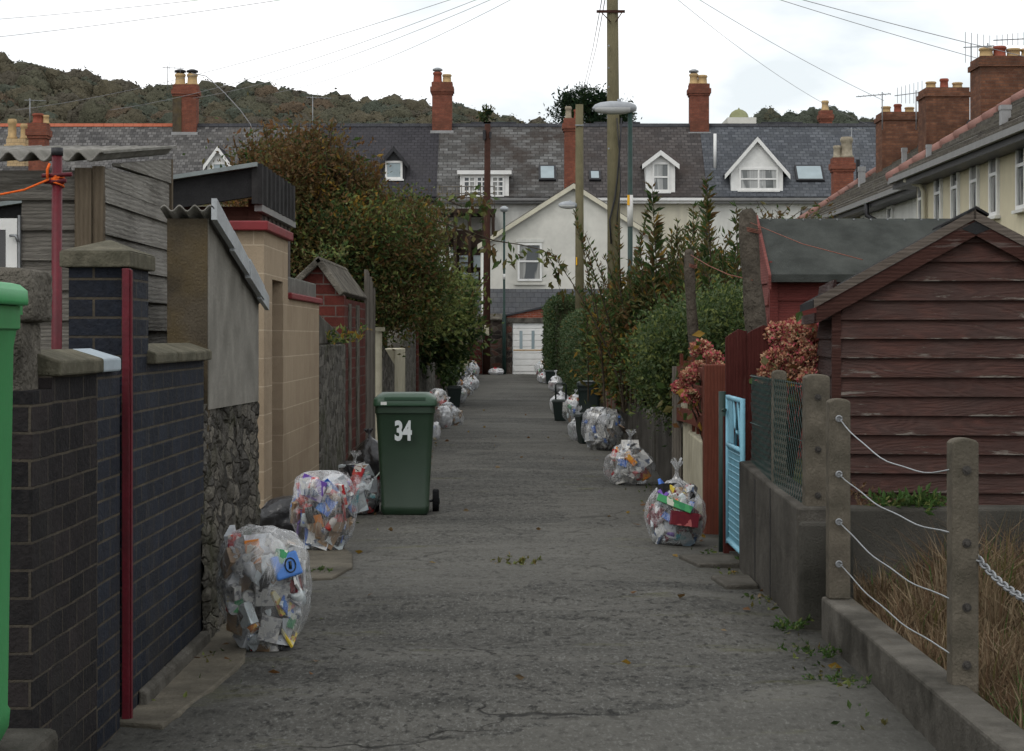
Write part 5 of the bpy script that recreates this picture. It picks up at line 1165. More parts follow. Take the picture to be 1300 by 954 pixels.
def dormer(parent, pxl, pxr, py_eave, py_apex, py_bot, wall='white_paint', roofm='slate_dark', bargem='white_paint', cols=1, bars=(.5,), wpx=None, over=.18, gm='net', gable=None):
    Yf = roofy(Z(py_bot, YE+.6)); x0, x1 = X(pxl,Yf), X(pxr,Yf); zb, ze, za = Z(py_bot,Yf), Z(py_eave,Yf), Z(py_apex,Yf); xm = (x0+x1)/2
    m = MB(); pr = [(x0,zb-.2),(x1,zb-.2),(x1,ze),(xm,za-.08),(x0,ze)]
    yb_ = roofy(za)+.2; m.prism(pr, Yf, Yf+.12, 'y'); m.prism([(Yf+.12,zb-.2),(roofy(ze)+.1,ze),(Yf+.12,ze)], x0, x0+.06, 'x'); m.prism([(Yf+.12,zb-.2),(roofy(ze)+.1,ze),(Yf+.12,ze)], x1-.06, x1, 'x')
    o = m.build('dormer', M[wall], parent)
    s = (za-ze)/((x1-x0)/2); e = over; xl, xr = x0-e, x1+e
    m = MB(); m.slab((xl,Yf-.2,ze-s*e+.03),(xm,Yf-.2,za+.03),(xm,roofy(za)+.05,za+.03),(xl,roofy(ze-s*e)+.05,ze-s*e+.03),.05); m.slab((xm,Yf-.2,za+.03),(xr,Yf-.2,ze-s*e+.03),(xr,roofy(ze-s*e)+.05,ze-s*e+.03),(xm,roofy(za)+.05,za+.03),.05)
    m.build('dormer_roof', M[roofm], o)
    m = MB(); q = .2
    m.prism([(xl,ze-s*e-q),(xm,za-q),(xm,za+.02),(xl,ze-s*e+.02)], Yf-.24, Yf-.19, 'y'); m.prism([(xm+.001,za-q),(xr,ze-s*e-q),(xr,ze-s*e+.02),(xm+.001,za+.02)], Yf-.24, Yf-.19, 'y'); m.build('barge_board', M[bargem], o)
    wl, wr = (x0+.17, x1-.17) if wpx is None else (X(wpx[0],Yf), X(wpx[1],Yf))
    window(o, wl, wr, Yf-.05, zb+.05, ze-.02, .09, bars, 'white_paint', gm, cols, .08, sill=.08)
    return o
def skylight(parent, pxl, pxr, pyt, pyb, gm='glass_pale'):
    Y0 = roofy(Z(pyb,YE+1)); Y1 = roofy(Z(pyt,YE+1.8)); n = Vector((0,-SL,1)).normalized()
    m = MB(); x0, x1 = X(pxl,Y0), X(pxr,Y0); c = [Vector(p) for p in ((x0,Y0,roofz(Y0)),(x1,Y0,roofz(Y0)),(x1,Y1,roofz(Y1)),(x0,Y1,roofz(Y1)))]
    m.slab(*[p+n*.12 for p in c], .2); o = m.build('skylight', M['black_paint'], parent)
    u = (c[1]-c[0]).normalized()*.09; v = (c[3]-c[0]).normalized()*.09
    m = MB(); m.slab(*[p+n*.135 for p in (c[0]+u+v, c[1]-u+v, c[2]-u-v, c[3]+u-v)], .01); m.build('pane', M[gm], o)
HB = [-135, 218, 402, 556, 725, 893, 1190]
HL = ['terrace house at far left with an orange ridge and weathered slate roof', 'terrace house with a small white dormer half hidden by the brown shrub', 'terrace house with a smooth dark slate roof and a black framed dormer',
      'terrace house with patchy slates, a wide white box dormer and wooden balcony', 'terrace house with brownish slates and a narrow white gabled dormer', 'terrace house with bluish slates and a large white gabled dormer']
HS = ['slate_old','slate_old','slate_dark','slate_patchy','slate_brown','slate_blue']; HW = ['white_render','cream_render','pale_render','pale_render','cream_render','pale_render']
houses = []
for i in range(6):
    x0, x1 = X(HB[i],90), X(HB[i+1],90)
    h = thing('terrace_house', HL[i], 'house', ((x0+x1)/2, 92, -.1), 'terrace houses across the end of the lane'); houses.append(h)
    m = MB(); m.box(x0+.003,x1-.003,YE+.35,YR+3.6,-.1,ZE+.2); m.build('wall', M[HW[i]], h)
    m = MB(); m.slab((x0+.004,YE,ZE),(x1-.004,YE,ZE),(x1-.004,YR,ZR),(x0+.004,YR,ZR),.12); m.slab((x1-.004,YR*2-YE,ZE),(x0+.004,YR*2-YE,ZE),(x0+.004,YR,ZR),(x1-.004,YR,ZR),.12); m.prism([(YE+.4,ZE+.21),(YR*2-YE-.4,ZE+.21),(YR,ZR-.2)], x0+.006, x0+.2, 'x'); m.prism([(YE+.4,ZE+.21),(YR*2-YE-.4,ZE+.21),(YR,ZR-.2)], x1-.2, x1-.006, 'x')
    rf = m.build('roof', M[HS[i]], h)
    m = MB(); k = 0; xx = x0+.01
    while xx < x1-.02:
        xe = min(xx+.46, x1-.01); m.prism([(YR-.17,ZR-.11),(YR-.05,ZR+.05),(YR+.05,ZR+.05),(YR+.17,ZR-.11)], xx, xe-.012, 'x'); xx += .46
    for q in range(2 if i >= 3 else 0):
        a = x0 + (x1-x0)*random.uniform(.1,.8); m.box(a,a+random.uniform(.8,2),YR-.06,YR+.06,ZR+.04,ZR+.12)
    m.build('ridge_tiles', M['terracotta' if i == 0 else 'dark_ridge'], rf)
    m = MB(); m.box(x0+.005,x1-.005,YE-.12,YE-.0,ZE-.18,ZE-.06); m.box(x0+.006,x1-.006,YE+.0,YE+.34,ZE-.30,ZE-.14); m.build('gutter', M['black_paint' if i in (1,2) else ('white_paint' if i == 4 else 'grey_paint')], h)
H1, H2, H3, H4, H5, H6 = houses
chimney(H2, 217, 251, 107, 170, 91.4, 1.0, [(226.5,13,15,'pot_buff','black_paint'),(242,13,15,'pot_buff','black_paint')], half=230)
chimney(H3, 546, 576, 104, 168, 91.5, 1.0, [(555,11,14,'pot_red','galv'),(567,11,11,'pot_buff',None)])
chimney(H5, 874, 903, 106, 170, 91.5, 1.0, [(882,11,14,'pot_buff','galv'),(893,12,12,'pot_buff',None)])
dormer(H2, 263, 291, 206, 187, 232, wpx=(269,289), gm='glass_pale', over=.15)
dormer(H3, 486, 514, 204, 187, 229, wall='black_paint', bargem='black_paint', wpx=(489,511), gm='glass_pale', bars=())
dormer(H5, 820, 857, 206, 192, 245, wpx=(828,850), gm='net')
d6 = dormer(H6, 928, 994, 213, 175, 243, roofm='slate_blue', cols=2, wpx=(938,988), gm='net', over=.3)
# box dormer with six-pane windows on house 4
Yf = roofy(Z(250,YE+.6)); x0, x1 = X(584,Yf), X(646,Yf)
m = MB(); m.box(x0,x1,Yf,Yf+2.2,Z(252,Yf),Z(222,Yf)); bd = m.build('box_dormer', M['white_paint'], H4)
m = MB(); m.box(x0-.12,x1+.12,Yf-.2,Yf+2.6,Z(222,Yf),Z(217,Yf)); m.build('dormer_roof', M['white_paint'], bd)
for a, b in ((588,604),(604.5,619),(624,640)):
    fo = window(bd, X(a,Yf), X(b,Yf), Yf-.05, Z(250,Yf), Z(224,Yf), .07, (.26,.5,.74), 'white_paint', 'glass', 2, .06)
for a in ((684,706,213,231),): skylight(H4, *a)
skylight(H5, 748, 763, 220, 231); skylight(H6, 1011, 1047, 213, 232)
m = MB(); m.tube([(X(908,89.5),89.6,roofz(89.6)-.1),(X(908,89.5),89.6,Z(170,89.6))], .07, 8); m.build('vent_pipe', M['white_paint'], H6)
m = MB(); m.tube([(X(898,88),87.92,7.5),(X(898,88),88.25,6.9),(X(898,88),88.25,2)], .05, 8); m.build('downpipe', M['black_paint'], H5)
m = MB(); m.tube([(X(548,88),87.92,7.5),(X(548,88),88.25,6.9),(X(548,88),88.25,0)], .07, 8); m.build('downpipe', M['black_paint'], H3)
window(H3, X(520,88.3), X(543,88.3), 88.28, 4.0, 5.6, .08, (.5,), 'white_paint', 'glass', 1, .08)
window(H4, X(570,88.3), X(600,88.3), 88.28, 4.2, 6.2, .08, (.5,), 'white_paint', 'glass_pale', 2, .08)
window(H6, X(965,88.3), X(990,88.3), 88.28, 4.0, 5.6, .08, (.5,), 'white_paint', 'glass', 1, .08)
# timber balcony and stair on house 4
t = thing('balcony', 'dark timber balcony with railings and a lower glazed room, half hidden by the tree', 'balcony', (-2.4, 85.5, 0))
Yb = 85.2
m = MB(); m.box(X(556,Yb),X(628,Yb),Yb,88.2,Z(271,Yb),Z(265,Yb)); m.build('deck', M['dark_timber'], t)
m = MB()
for px in (568,578,596,614,626): m.box(X(px,Yb)-.07,X(px,Yb)+.07,Yb+.02,Yb+.16,-.1,Z(271,Yb)); 
m.build('post', M['dark_timber'], t)
m = MB()
for py in (237,246,256): m.tube([(X(556,Yb),Yb+.05,Z(py,Yb)),(X(628,Yb),Yb+.05,Z(py,Yb))], .022, 5)
for k in range(13): px = 556+k*6; m.tube([(X(px,Yb),Yb+.05,Z(266,Yb)),(X(px,Yb),Yb+.05,Z(236,Yb))], .018, 5)
m.build('railing', M['grey_post'], t)
m = MB(); m.box(X(556,Yb),X(612,Yb),Yb+.3,Yb+.42,Z(314,Yb),Z(292,Yb)); m.build('lower_landing', M['dark_timber'], t)
m = MB()
for k in range(10): z_ = Z(292+k*6,Yb); m.box(X(560,Yb)+.12*k,X(560,Yb)+.12*k+.35,Yb+.2,Yb+1,z_,z_+.04)
m.build('stair_tread', M['dark_timber'], t)
for a, b, c, d in ((581,597,322,341),(599,612,322,341),(581,609,343,356)):
    window(t, X(a,Yb), X(b,Yb), Yb+.35, Z(d,Yb), Z(c,Yb), .06, (), 'dark_timber', 'glass_pale', 1, .06)
m = MB(); m.box(X(575,Yb),X(613,Yb),Yb+.45,Yb+1.2,-.1,Z(314,Yb)); m.build('timber_wall', M['dark_timber'], t)
window(t, X(600,Yb), X(609,Yb), Yb+.35, Z(389,Yb), Z(361,Yb), .05, (), 'dark_timber', 'net', 1, .06)

# white gabled house with its garage
YG = 80.0
t = thing('gabled_house', 'white rendered gabled house closing the end of the lane', 'house', (2.5, 83, -.1))
xl, xr, xa = X(610,YG), X(846,YG), X(728,YG); ze, za = Z(313,YG), Z(238,YG)
m = MB(); m.prism([(xl,-.1),(xr,-.1),(xr,ze),(xa,za),(xl,ze)], YG, 87.9, 'y'); m.build('wall', M['white_render'], t)
s = (za-ze)/(xa-xl); e = .12
m = MB(); m.slab((xl-e,YG-.18,ze-s*e+.17),(xa,YG-.18,za+.17),(xa,88,za+.17),(xl-e,88,ze-s*e+.17),.12); m.slab((xa,YG-.18,za+.17),(xr+e,YG-.18,ze-s*e+.17),(xr+e,88,ze-s*e+.17),(xa,88,za+.17),.12); rf = m.build('roof', M['slate_brown'], t)
m = MB(); q = .24
m.prism([(xl-e,ze-s*e-q+.18),(xa,za-q+.18),(xa,za+.14),(xl-e,ze-s*e+.14)], YG-.22, YG-.16, 'y'); m.prism([(xa+.001,za-q+.18),(xr+e,ze-s*e-q+.18),(xr+e,ze-s*e+.14),(xa+.001,za+.14)], YG-.22, YG-.16, 'y'); m.build('barge_board', M['cream_render'], t)
fo = window(t, X(657,YG), X(688,YG), YG-.06, Z(357,YG), Z(309,YG), .085, (.52,), 'white_paint', 'glass', 1, .10)
m = MB(); m.box(X(655,YG),X(690,YG),YG-.05,YG,Z(308,YG),Z(304,YG)); m.build('lintel', M['pale_render'], t); m = MB(); m.box(X(653,YG),X(692,YG),YG-.09,YG,Z(362,YG),Z(360,YG)); m.build('sill', M['white_render'], t)
m = MB(); m.tube([(xl+.08,YG-.1,ze-.1),(xl+.1,YG-.08,Z(475,YG))], .05, 8); m.build('downpipe', M['pale_render'], t)
chimney(t, 714, 736, 150, 240, 84.5, .9, [(722,8,16,'pot_grey',None),(733,8,12,'pot_red',None)], mat='chimney_brick', flash=False)
m = MB(); m.prism([(xa-.55,Z(143,84.5)-.25),(xa+.35,Z(143,84.5)-.25),(xa+.1,Z(140,84.5))], 84.6, 85, 'y')
# slate hung band and garage
m = MB(); m.box(X(606,YG),X(760,YG),YG-.05,YG-.001,Z(400,YG),Z(367,YG)); m.build('slate_hanging', M['slate_hung'], t)
m = MB()
pr = [Vector((X(604,YG),YG-.05,Z(367,YG))), Vector((X(760,YG),YG-.05,Z(367,YG)))]
t2 = thing('garage', 'garage with a white panelled up and over door at the end of the lane', 'garage', (1.3, 79.5, -.05))
Yg = 78.6; gl, gr = X(650,Yg), X(724,Yg)
m = MB(); m.prism([(X(643,Yg),Z(410,Yg)),(X(735,Yg),Z(410,Yg)),(X(735,Yg),Z(382,Yg)),(X(692,Yg),Z(391,Yg)),(X(643,Yg),Z(402,Yg))], Yg, Yg+.2, 'y'); m.build('brick_gable', M['red_brick'], t2)
m = MB(); m.prism([(X(641,Yg),Z(402,Yg)),(X(692,Yg),Z(391,Yg)),(X(736,Yg),Z(382,Yg)),(X(736,Yg),Z(379,Yg)),(X(692,Yg),Z(388.5,Yg)),(X(641,Yg),Z(400,Yg))], Yg-.08, 79.94, 'y'); m.build('roof', M['dark_ridge'], t2)
m = MB(); m.box(X(643,Yg),gl,Yg,Yg+.2,-.1,Z(410,Yg)-.001); m.box(gr,X(735,Yg),Yg,Yg+.2,-.1,Z(410,Yg)-.001); m.box(X(643,Yg),X(643,Yg)+.12,Yg+.2,79.93,-.1,Z(402,Yg)); m.box(X(735,Yg)-.12,X(735,Yg),Yg+.2,79.93,-.1,Z(384,Yg)); m.build('side_wall', M['dark_rubble'], t2)
m = MB(); m.box(X(643,Yg),X(735,Yg),Yg-.03,Yg+.1,Z(410,Yg),Z(404,Yg)); m.build('lintel', M['kerb_concrete'], t2)
m = MB(); m.box(gl+.02,gr-.02,Yg+.08,Yg+.13,-.02,Z(411,Yg)); dr = m.build('door', M['white_paint'], t2)
m = MB()
for k in range(1,9): z_ = -.02 + k*.245; m.box(gl+.03,gr-.03,Yg+.06,Yg+.081,z_-.10,z_+.115)
m.build('door_panel', M['white_paint'], dr, bevel=.01)
m = MB()
for k in range(4): m.box(gl+.3+k*.48,gl+.42+k*.48,Yg+.055,Yg+.07,1.02,1.75)
m.build('door_pane', M['glass_pale'], dr); m = MB(); m.box(gl+.05,gr-.05,Yg+.05,Yg+.075,.955,.99); m.build('door_strip', M['brass'], dr)
t3 = thing('stone_wall', 'dark stone and brick wall left of the white garage door', 'wall', (-.9, 79, -.1))
m = MB(); m.box(X(583,79),X(642.5,79),79.0,79.4,-.1,Z(406,79)); m.build('stonework', M['dark_rubble'], t3)
m = MB(); m.box(X(596,79),X(612,79),78.93,79.0,-.1,Z(435,79)); m.build('brick_patch', M['pier_brick'], t3)
m = MB(); m.slab((X(583,79),78.9,Z(405,79)),(X(642.5,79),78.9,Z(405,79)),(X(642.5,79),79.94,Z(398,79)),(X(583,79),79.94,Z(398,79)),.06); m.build('coping', M['old_stone'], t3)

# side wings and chimneys whose lower parts are hidden
def wing(label, pxl, pxr, Y, zeave, zridge, ch, wall='white_render', roofm='slate_old'):
    x0, x1 = X(pxl,Y), X(pxr,Y); t = thing('house_wing', label, 'house', ((x0+x1)/2, Y+2, -.1))
    m = MB(); m.prism([(Y,-.1),(Y+4,-.1),(Y+4,zeave),(Y+2,zridge-.1),(Y,zeave)], x0, x1, 'x'); m.build('wall', M[wall], t)
    m = MB(); m.slab((x0-.1,Y-.2,zeave-.1),(x1+.1,Y-.2,zeave-.1),(x1+.1,Y+2,zridge),(x0-.1,Y+2,zridge),.1); m.slab((x1+.1,Y+4.2,zeave-.1),(x0-.1,Y+4.2,zeave-.1),(x0-.1,Y+2,zridge),(x1+.1,Y+2,zridge),.1); m.build('roof', M[roofm], t)
    for c in ch: chimney(t, *c[:-1], **c[-1])
    return t
wing('low house wing with a cream brick stack and a red brick stack at far left', -40, 70, 70, 6.4, 7.75, [(5,33,176,196,71.9,.8,[(12,11,26,'pot_buff',None),(27,9,20,'pot_buff',None)],dict(mat='cream_brick',flash=False)), (32,60,156,196,71,.8,[(45,14,13,'pot_red',None),(55,8,11,'pot_buff',None)],dict(mat='chimney_brick',flash=False))], 'cream_render')
wing('rear house wing with a brick stack, behind the brown shrub', 330, 405, 80, 6.2, 7.6, [(375,400,180,250,81.8,.8,[],dict(mat='chimney_brick',flash=False))])
wing('rear house wing with a red brick stack and two worn pots, right', 1030, 1100, 76, 5.2, 6.6, [(1056,1087,200,250,77.5,.8,[(1065,10,16,'pot_grey',None),(1077,15,27,'pot_grey',None)],dict(mat='chimney_brick',flash=False))])
t = thing('church_dome', 'green lead dome of a building beyond the slate roofs', 'building', (X(938,110),110,-.1)); k = 110/F
m = MB(); m.box(X(920,110),X(956,110),108.5,111.5,-.1,Z(153,110)); m.build('wall', M['white_render'], t)
m = MB(); m.lathe((X(938,110),110,Z(154,110)), [(14*k,0),(14*k,4*k),(12.5*k,4.5*k),(11.5*k,8*k),(9*k,11.5*k),(5*k,14*k),(1.5*k,15*k),(.4*k,17*k)], 24); m.build('dome', M_plain('verdigris_lead', (.24,.25,.14), .8, .25, 2, .2), t)
t = thing('far_house', 'house beyond the slate roofs showing only its red brick chimney', 'house', (X(1049,104),104,-.1))
m = MB(); m.prism([(102,-.1),(108,-.1),(108,9),(105,11.2),(102,9)], X(1020,104), X(1080,104), 'x'); m.build('wall', M['white_render'], t)
chimney(t, 1040, 1059, 140, 156, 104, .8, [(1049,9,13,'pot_buff',None)], flash=False)

# ------------------------------------------------------------------ the cream terrace along the right
def side_terrace(label, y0, y1, xe, xw, xr, ze, zr, wall, hip_far=False, verge_far=False, rmat='tile_grey', y_near_cap=True):
    t = thing('terrace_house', label, 'house', ((xw+xr)/2, (y0+y1)/2, -.1), 'cream terrace on the right')
    xb = 2*xr-xw
    m = MB(); m.box(xw, xb, y0+.003, y1-.003, -.1, ze+.05); m.build('wall', M[wall], t)
    ov = xw-xe; yf = y1+ (ov if hip_far else (.25 if verge_far else 0))
    m = MB(); yh = yf-(xr-xe) if hip_far else yf
    m.slab((xe,yf,ze),(xe,y0,ze),(xr,y0,zr),(xr,yh,zr),.14); 
    m.slab((2*xr-xe,y0,ze),(2*xr-xe,yf,ze),(xr,yh,zr),(xr,y0,zr),.14)
    if hip_far: m.add([(xe,yf,ze),(2*xr-xe,yf,ze),(xr,yh,zr)], [(0,1,2)])
    nc = 13; ang = (zr-ze)/(xr-xe)
    for k in range(nc):        # lapped tile courses, each lip standing proud of the one below
        xa_ = xe + (xr-xe)*k/nc; xb_ = xe + (xr-xe)*(k+1)/nc; za_, zb_ = ze+(xa_-xe)*ang, ze+(xb_-xe)*ang; ye_ = yf - ((xa_-xe) if hip_far else 0)
        yy_ = y0
        while yy_ < ye_ - .05:
            ln_ = min(random.uniform(1.2, 2.6), ye_-yy_); j_ = random.uniform(.0, .018); m.prism([(xa_-.03,za_-.0),(xa_-.03,za_+.045+j_),(xb_,zb_+.012),(xb_,zb_-.02)], yy_, yy_+ln_-.012, 'y'); yy_ += ln_
    rf = m.build('roof', M[rmat], t)
    m = MB(); m.box(xe-.11,xe-.0,y0,yf-.02,ze-.14,ze-.02); m.build('gutter', M['grey_paint'], t)
    m = MB(); m.box(xe+.0,xw,y0,yf-.02,ze-.26,ze-.15); 
    if hip_far: m.box(xw,xb,y1,yf-.02,ze-.26,ze-.15)
    m.build('soffit', M['black_paint'], t)
    m = MB(); yy = y0
    while yy < yh: m.prism([(xr-.16,zr-.12),(xr-.06,zr+.07),(xr+.06,zr+.07),(xr+.16,zr-.12)], yy, min(yy+.44,yh), 'y'); yy += .45
    m.build('ridge_tiles', M['dark_ridge'], rf)
    return t, rf
Yn = 43.3
HN = []
n1, r1 = side_terrace('nearer cream rendered terrace house at right with tall narrow windows', 18, Yn, 8.45, 8.9, 12.35, 5.03, 7.55, 'yellow_render', hip_far=True)
m = MB(); a = Vector((8.40,43.8,4.98)); b = Vector((12.35,39.85,7.55)); nseg = 16
for k in range(nseg):
    p, q = a.lerp(b,k/nseg)+Vector((0,0,.04)), a.lerp(b,(k+.97)/nseg)+Vector((0,0,.04)); m.tube([p,q], [.15,.135], 10)
m.build('hip_tiles', M['pink_tile'], r1)
for px in (1299,1264,1239,1214.5,1193,1172):
    yc = 8.9*F/(px-CX); wd = .31
    window(n1, yc-wd, yc+wd, 8.84, 3.72, 4.86, .075, (.68,), 'white_paint', 'glass', 1, .07, facing='x')
    m = MB(); m.box(8.79,8.9,yc-wd-.08,yc+wd+.08,3.66,3.715); m.build('sill', M['pale_render'], n1)
m = MB(); m.tube([(8.42,42.3,4.88),(8.75,42.2,4.75),(8.82,42.2,4.6),(8.82,42.2,0)], .055, 8); m.build('downpipe', M['cream_render'], n1)
n2, r2 = side_terrace('farther cream terrace house at right, set back behind the hip, with white end wall', Yn+.25, 64, 9.12, 9.55, 12.9, 5.05, 7.52, 'pale_render', verge_far=True)
m = MB(); m.box(9.54,9.549,53,63.9,2.8,5.0); m.build('yellow_panel', M['yellow_render'], n2)
for px in (1132,1098.5,1084):
    yc = 9.55*F/(px-CX); window(n2, yc-.34, yc+.34, 9.48, 3.75, 4.8, .075, (.68,), 'white_paint', 'glass', 1, .08, facing='x')
m = MB(); a = Vector((9.1,64.25,5.08)); b = Vector((12.9,64.25,7.55)); 
for k in range(12): m.tube([a.lerp(b,k/12)+Vector((0,0,.03)), a.lerp(b,(k+.97)/12)+Vector((0,0,.03))], [.13,.12], 8)
m.build('verge_tiles', M['pink_tile'], r2)
m = MB(); yc = 9.0*F/(1098-CX); m.tube([(9.05,yc,4.9),(9.05,yc,4.6),(9.42,yc-.3,4.35),(9.46,yc-.3,4.1),(9.46,yc-.3,0)], .06, 8); m.build('downpipe', M['black_paint'], n2)
# stacks on the ridge
def ridge_stack(parent, pxl, pxr, pyt, pyb, Y, xr, potsp):
    return chimney(parent, pxl, pxr, pyt, pyb, Y, 1.1, potsp, mat='rust_brick', corbel=False, flash=False)
ridge_stack(n2, 1120, 1167, 142, 200, 62.2, 12.9, [(1129,12,9,'pot_buff',None),(1144,10,12,'pot_red',None),(1159,12,8,'pot_buff',None)])
ridge_stack(n2, 1176, 1231, 111, 175, 55.5, 12.9, [(1187,13,10,'pot_buff',None),(1204,11,14,'pot_red',None),(1221,13,9,'pot_buff',None)])
ridge_stack(n1, 1245, 1318, 71, 135, 47.6, 12.4, [(1259,18,14,'pot_buff',None),(1276,17,16,'pot_red',None),(1294,18,13,'pot_buff',None),(1312,17,13,'pot_buff',None)])
for (px, py, hpx, wpx, par, xe_, xr_, ze_, zr_, mt) in ((1276,158,24,12,r1,8.45,12.35,5.03,7.55,'lead'),(1179,200,16,6,r1,8.45,12.35,5.03,7.55,'lead'),(1148,208,20,6,r2,9.12,12.9,5.05,7.52,'lead'),(1094,236,24,8,r2,9.12,12.9,5.05,7.52,'lead'),(1089,233,30,4,r2,9.12,12.9,5.05,7.52,'black_paint')):
    # where the sight line meets this roof plane
    s_ = (zr_-ze_)/(xr_-xe_); kx = (px-CX)/F; kz = (CY-py)/F; Yv = (ze_ - s_*xe_ - H)/(kz - s_*kx); p = P(px,py,Yv); r_ = wpx/2*Yv/F; hh_ = hpx*Yv/F
    m = MB(); m.box(p.x-r_, p.x+r_, p.y-r_, p.y+r_, p.z-.25, p.z+hh_*.75); m.box(p.x-r_*1.15, p.x+r_*1.15, p.y-r_*1.15, p.y+r_*1.15, p.z+hh_*.75, p.z+hh_); m.build('roof_flue', M[mt], par)

# tree beyond the ridge
bush('pine_tree', 'dark pine tree showing above the ridge behind the lamps', 'tree', (X(752,112),112,0), [pb(735,150,112,34,30,1.6),pb(770,146,112,34,26,1.6),pb(750,128,112,26,14,1.3),pb(722,136,112,16,14,1.0),pb(795,150,112,14,16,.8)], 150, 46, .42, .26, ['pine','dark'], [4,1], trunk_r=.22, ntw=25, aspect=.35, shell=.2)
bush('conifer', 'tip of a small tree poking above the ridge near the brown pole', 'tree', (X(617,118),118,0), [pb(617,146,118,7,9,.4)], 8, 30, .22, .26, ['pine','dark','olive'], [3,2,2], trunk_r=.12, ntw=8, aspect=.5, shell=.2)
# ------------------------------------------------------------------ poles, lamps, cables, aerials
t = thing('utility_pole', 'tall mossy wooden telegraph pole rising out of the top of the photo', 'pole', (X(779,45),45,0))
top_ = Vector((X(777,45),45,10.6)); m = MB(); m.tube([(X(780,45),45,0),(X(779,45),45,5),top_], [.155,.145,.125], 16); m.build('shaft', M['pole_green'], t)
m = MB(); zc = Z(16,45); m.box(X(757,45),X(793,45),44.85,44.9,zc-.03,zc+.03); m.tube([(X(762,45),44.85,zc),(X(775,45),44.85,zc-.25)], .012, 5); m.tube([(X(790,45),44.85,zc),(X(781,45),44.85,zc-.25)], .012, 5); m.build('crossarm', M['pole_dark'], t)
m = MB()
for q in (60,88,112,190): m.tube([(X(775,45)-.05,44.84,Z(q,45)),(X(775,45)-.05,44.78,Z(q,45))], .02, 8)
m.build('step_bolt', M['galv'], t)
m = MB(); m.tube([P(789,150,44.8),P(787,185,44.8),P(784,225,44.82),P(781,250,44.82),P(774,280,44.82),P(776,310,44.82)], .022, 6); m.tube([P(783,150,44.8),P(786,190,44.8),P(788,240,44.78),P(784,270,44.8),P(783,290,44.82)], .015, 6); m.build('cable_loop', M['black_paint'], t)
def lantern(parent, cx, cy, cz, Ln, facing=-1, tilt=.06):
    """boat shaped lantern; facing -1 = out to the left"""
    root = MB(); n = 14; k = 12; b = 0
    V = []; prof = [(0,.10,.05),(.06,.55,.5),(.18,.85,.8),(.4,1,1),(.65,.95,.98),(.85,.75,.8),(.97,.4,.5),(1,.12,.2)]
    rings = []
    for (f, wv, hv) in prof:
        r = []
        for j in range(n):
            a = 2*math.pi*j/n; yv = math.cos(a)*.13*wv; zv = math.sin(a); zv = zv*.125*hv if zv > 0 else zv*.115*hv
            r.append((cx + facing*Ln*(.96-f), cy+yv, cz + zv + (.96-f)*Ln*tilt*facing*-0))
        rings.append(r)
    mt = MB(); 
    for r in rings: mt.v.extend(r)
    for i in range(len(rings)-1):
        for j in range(n):
            low = math.sin(2*math.pi*(j+.5)/n) < -.1 and 1 <= i <= 4
            mt.f.append((i*n+j,i*n+(j+1)%n,(i+1)*n+(j+1)%n,(i+1)*n+j)); mt.m.append(1 if low else 0); mt.sm.append(True)
    for i in (0, len(rings)-1):
        mt.f.append(tuple(i*n+j for j in range(n))); mt.m.append(0); mt.sm.append(True)
    o = mt.build('lantern', [M['lamp_grey'], M['lens']], parent)
    m = MB(); m.tube([(cx+facing*Ln*.35,cy,cz+.09),(cx+facing*Ln*.35,cy,cz+.16)], .035, 10); m.build('photocell', M['lamp_grey'], o)
    return o
Yl = 35; cx = X(800,Yl)
t = thing('street_lamp', 'dark green street lamp with a big grey lantern in front of the mossy pole', 'street lamp', (cx,Yl,0))
m = MB(); m.tube([(cx,Yl,0),(cx,Yl,1.6),(cx,Yl,1.65),(cx,Yl,Z(145,Yl))], [.075,.075,.048,.042], 14); m.build('column', M['dark_green'], t)
m = MB(); m.tube([(cx,Yl,Z(148,Yl)),(cx,Yl,Z(137,Yl)),(cx-.18,Yl,Z(134,Yl))], .04, 10); m.build('bracket', M['dark_green'], t)
lantern(t, X(806,Yl), Yl, Z(137.5,Yl), .79); m = MB(); m.tube([(cx,Yl-.0,Z(288,Yl)),(cx,Yl,Z(248,Yl))], .052, 14); m.build('marker_band', M['card'], t); m = MB(); m.box(cx-.055,cx-.012,Yl-.06,Yl-.045,Z(261,Yl),Z(248,Yl)); m.build('marker_plate', M['yellow_tag'], t)
Y2 = 60
t = thing('utility_pole', 'shorter mossy wooden pole with a small lantern arm on its left side', 'pole', (X(736,Y2),Y2,0))
m = MB(); m.tube([(X(736,Y2),Y2,0),(X(735.5,Y2),Y2,Z(133,Y2))], [.145,.118], 14); m.build('shaft', M['pole_green'], t)
lantern(t, X(732,Y2), Y2-.05, Z(261,Y2), .58)
m = MB(); m.box(X(731,Y2)-.0,X(732.5,Y2),Y2-.15,Y2-.1,Z(337,Y2),Z(327,Y2)); m.build('marker_plate', M['yellow_tag'], t)
m = MB(); m.tube([(X(730,Y2),Y2-.12,Z(160,Y2)),(X(741,Y2),Y2-.12,Z(160,Y2))], .025, 6); m.build('step_bolt', M['galv'], t)
Y3 = 77.8
t = thing('utility_pole', 'dark brown creosoted pole at the far end of the lane', 'pole', (X(618,Y3),Y3,0))
m = MB(); m.tube([(X(617.5,Y3),Y3,0),(X(619,Y3),Y3,Z(158,Y3))], [.155,.12], 14); m.build('shaft', M['pole_dark'], t)
m = MB(); m.box(X(613,Y3),X(616.5,Y3),Y3-.2,Y3-.0,Z(178,Y3),Z(166,Y3)); m.box(X(621.5,Y3),X(624,Y3),Y3-.2,Y3-.0,Z(176,Y3),Z(168,Y3)); m.build('terminal_box', M['black_paint'], t)
m = MB(); m.box(X(615,Y3),X(621,Y3),Y3-.17,Y3-.14,Z(426,Y3),Z(413,Y3)); m.build('notice', M['cream_wall'], t)
Y4 = 78.4; cx = X(640,Y4)
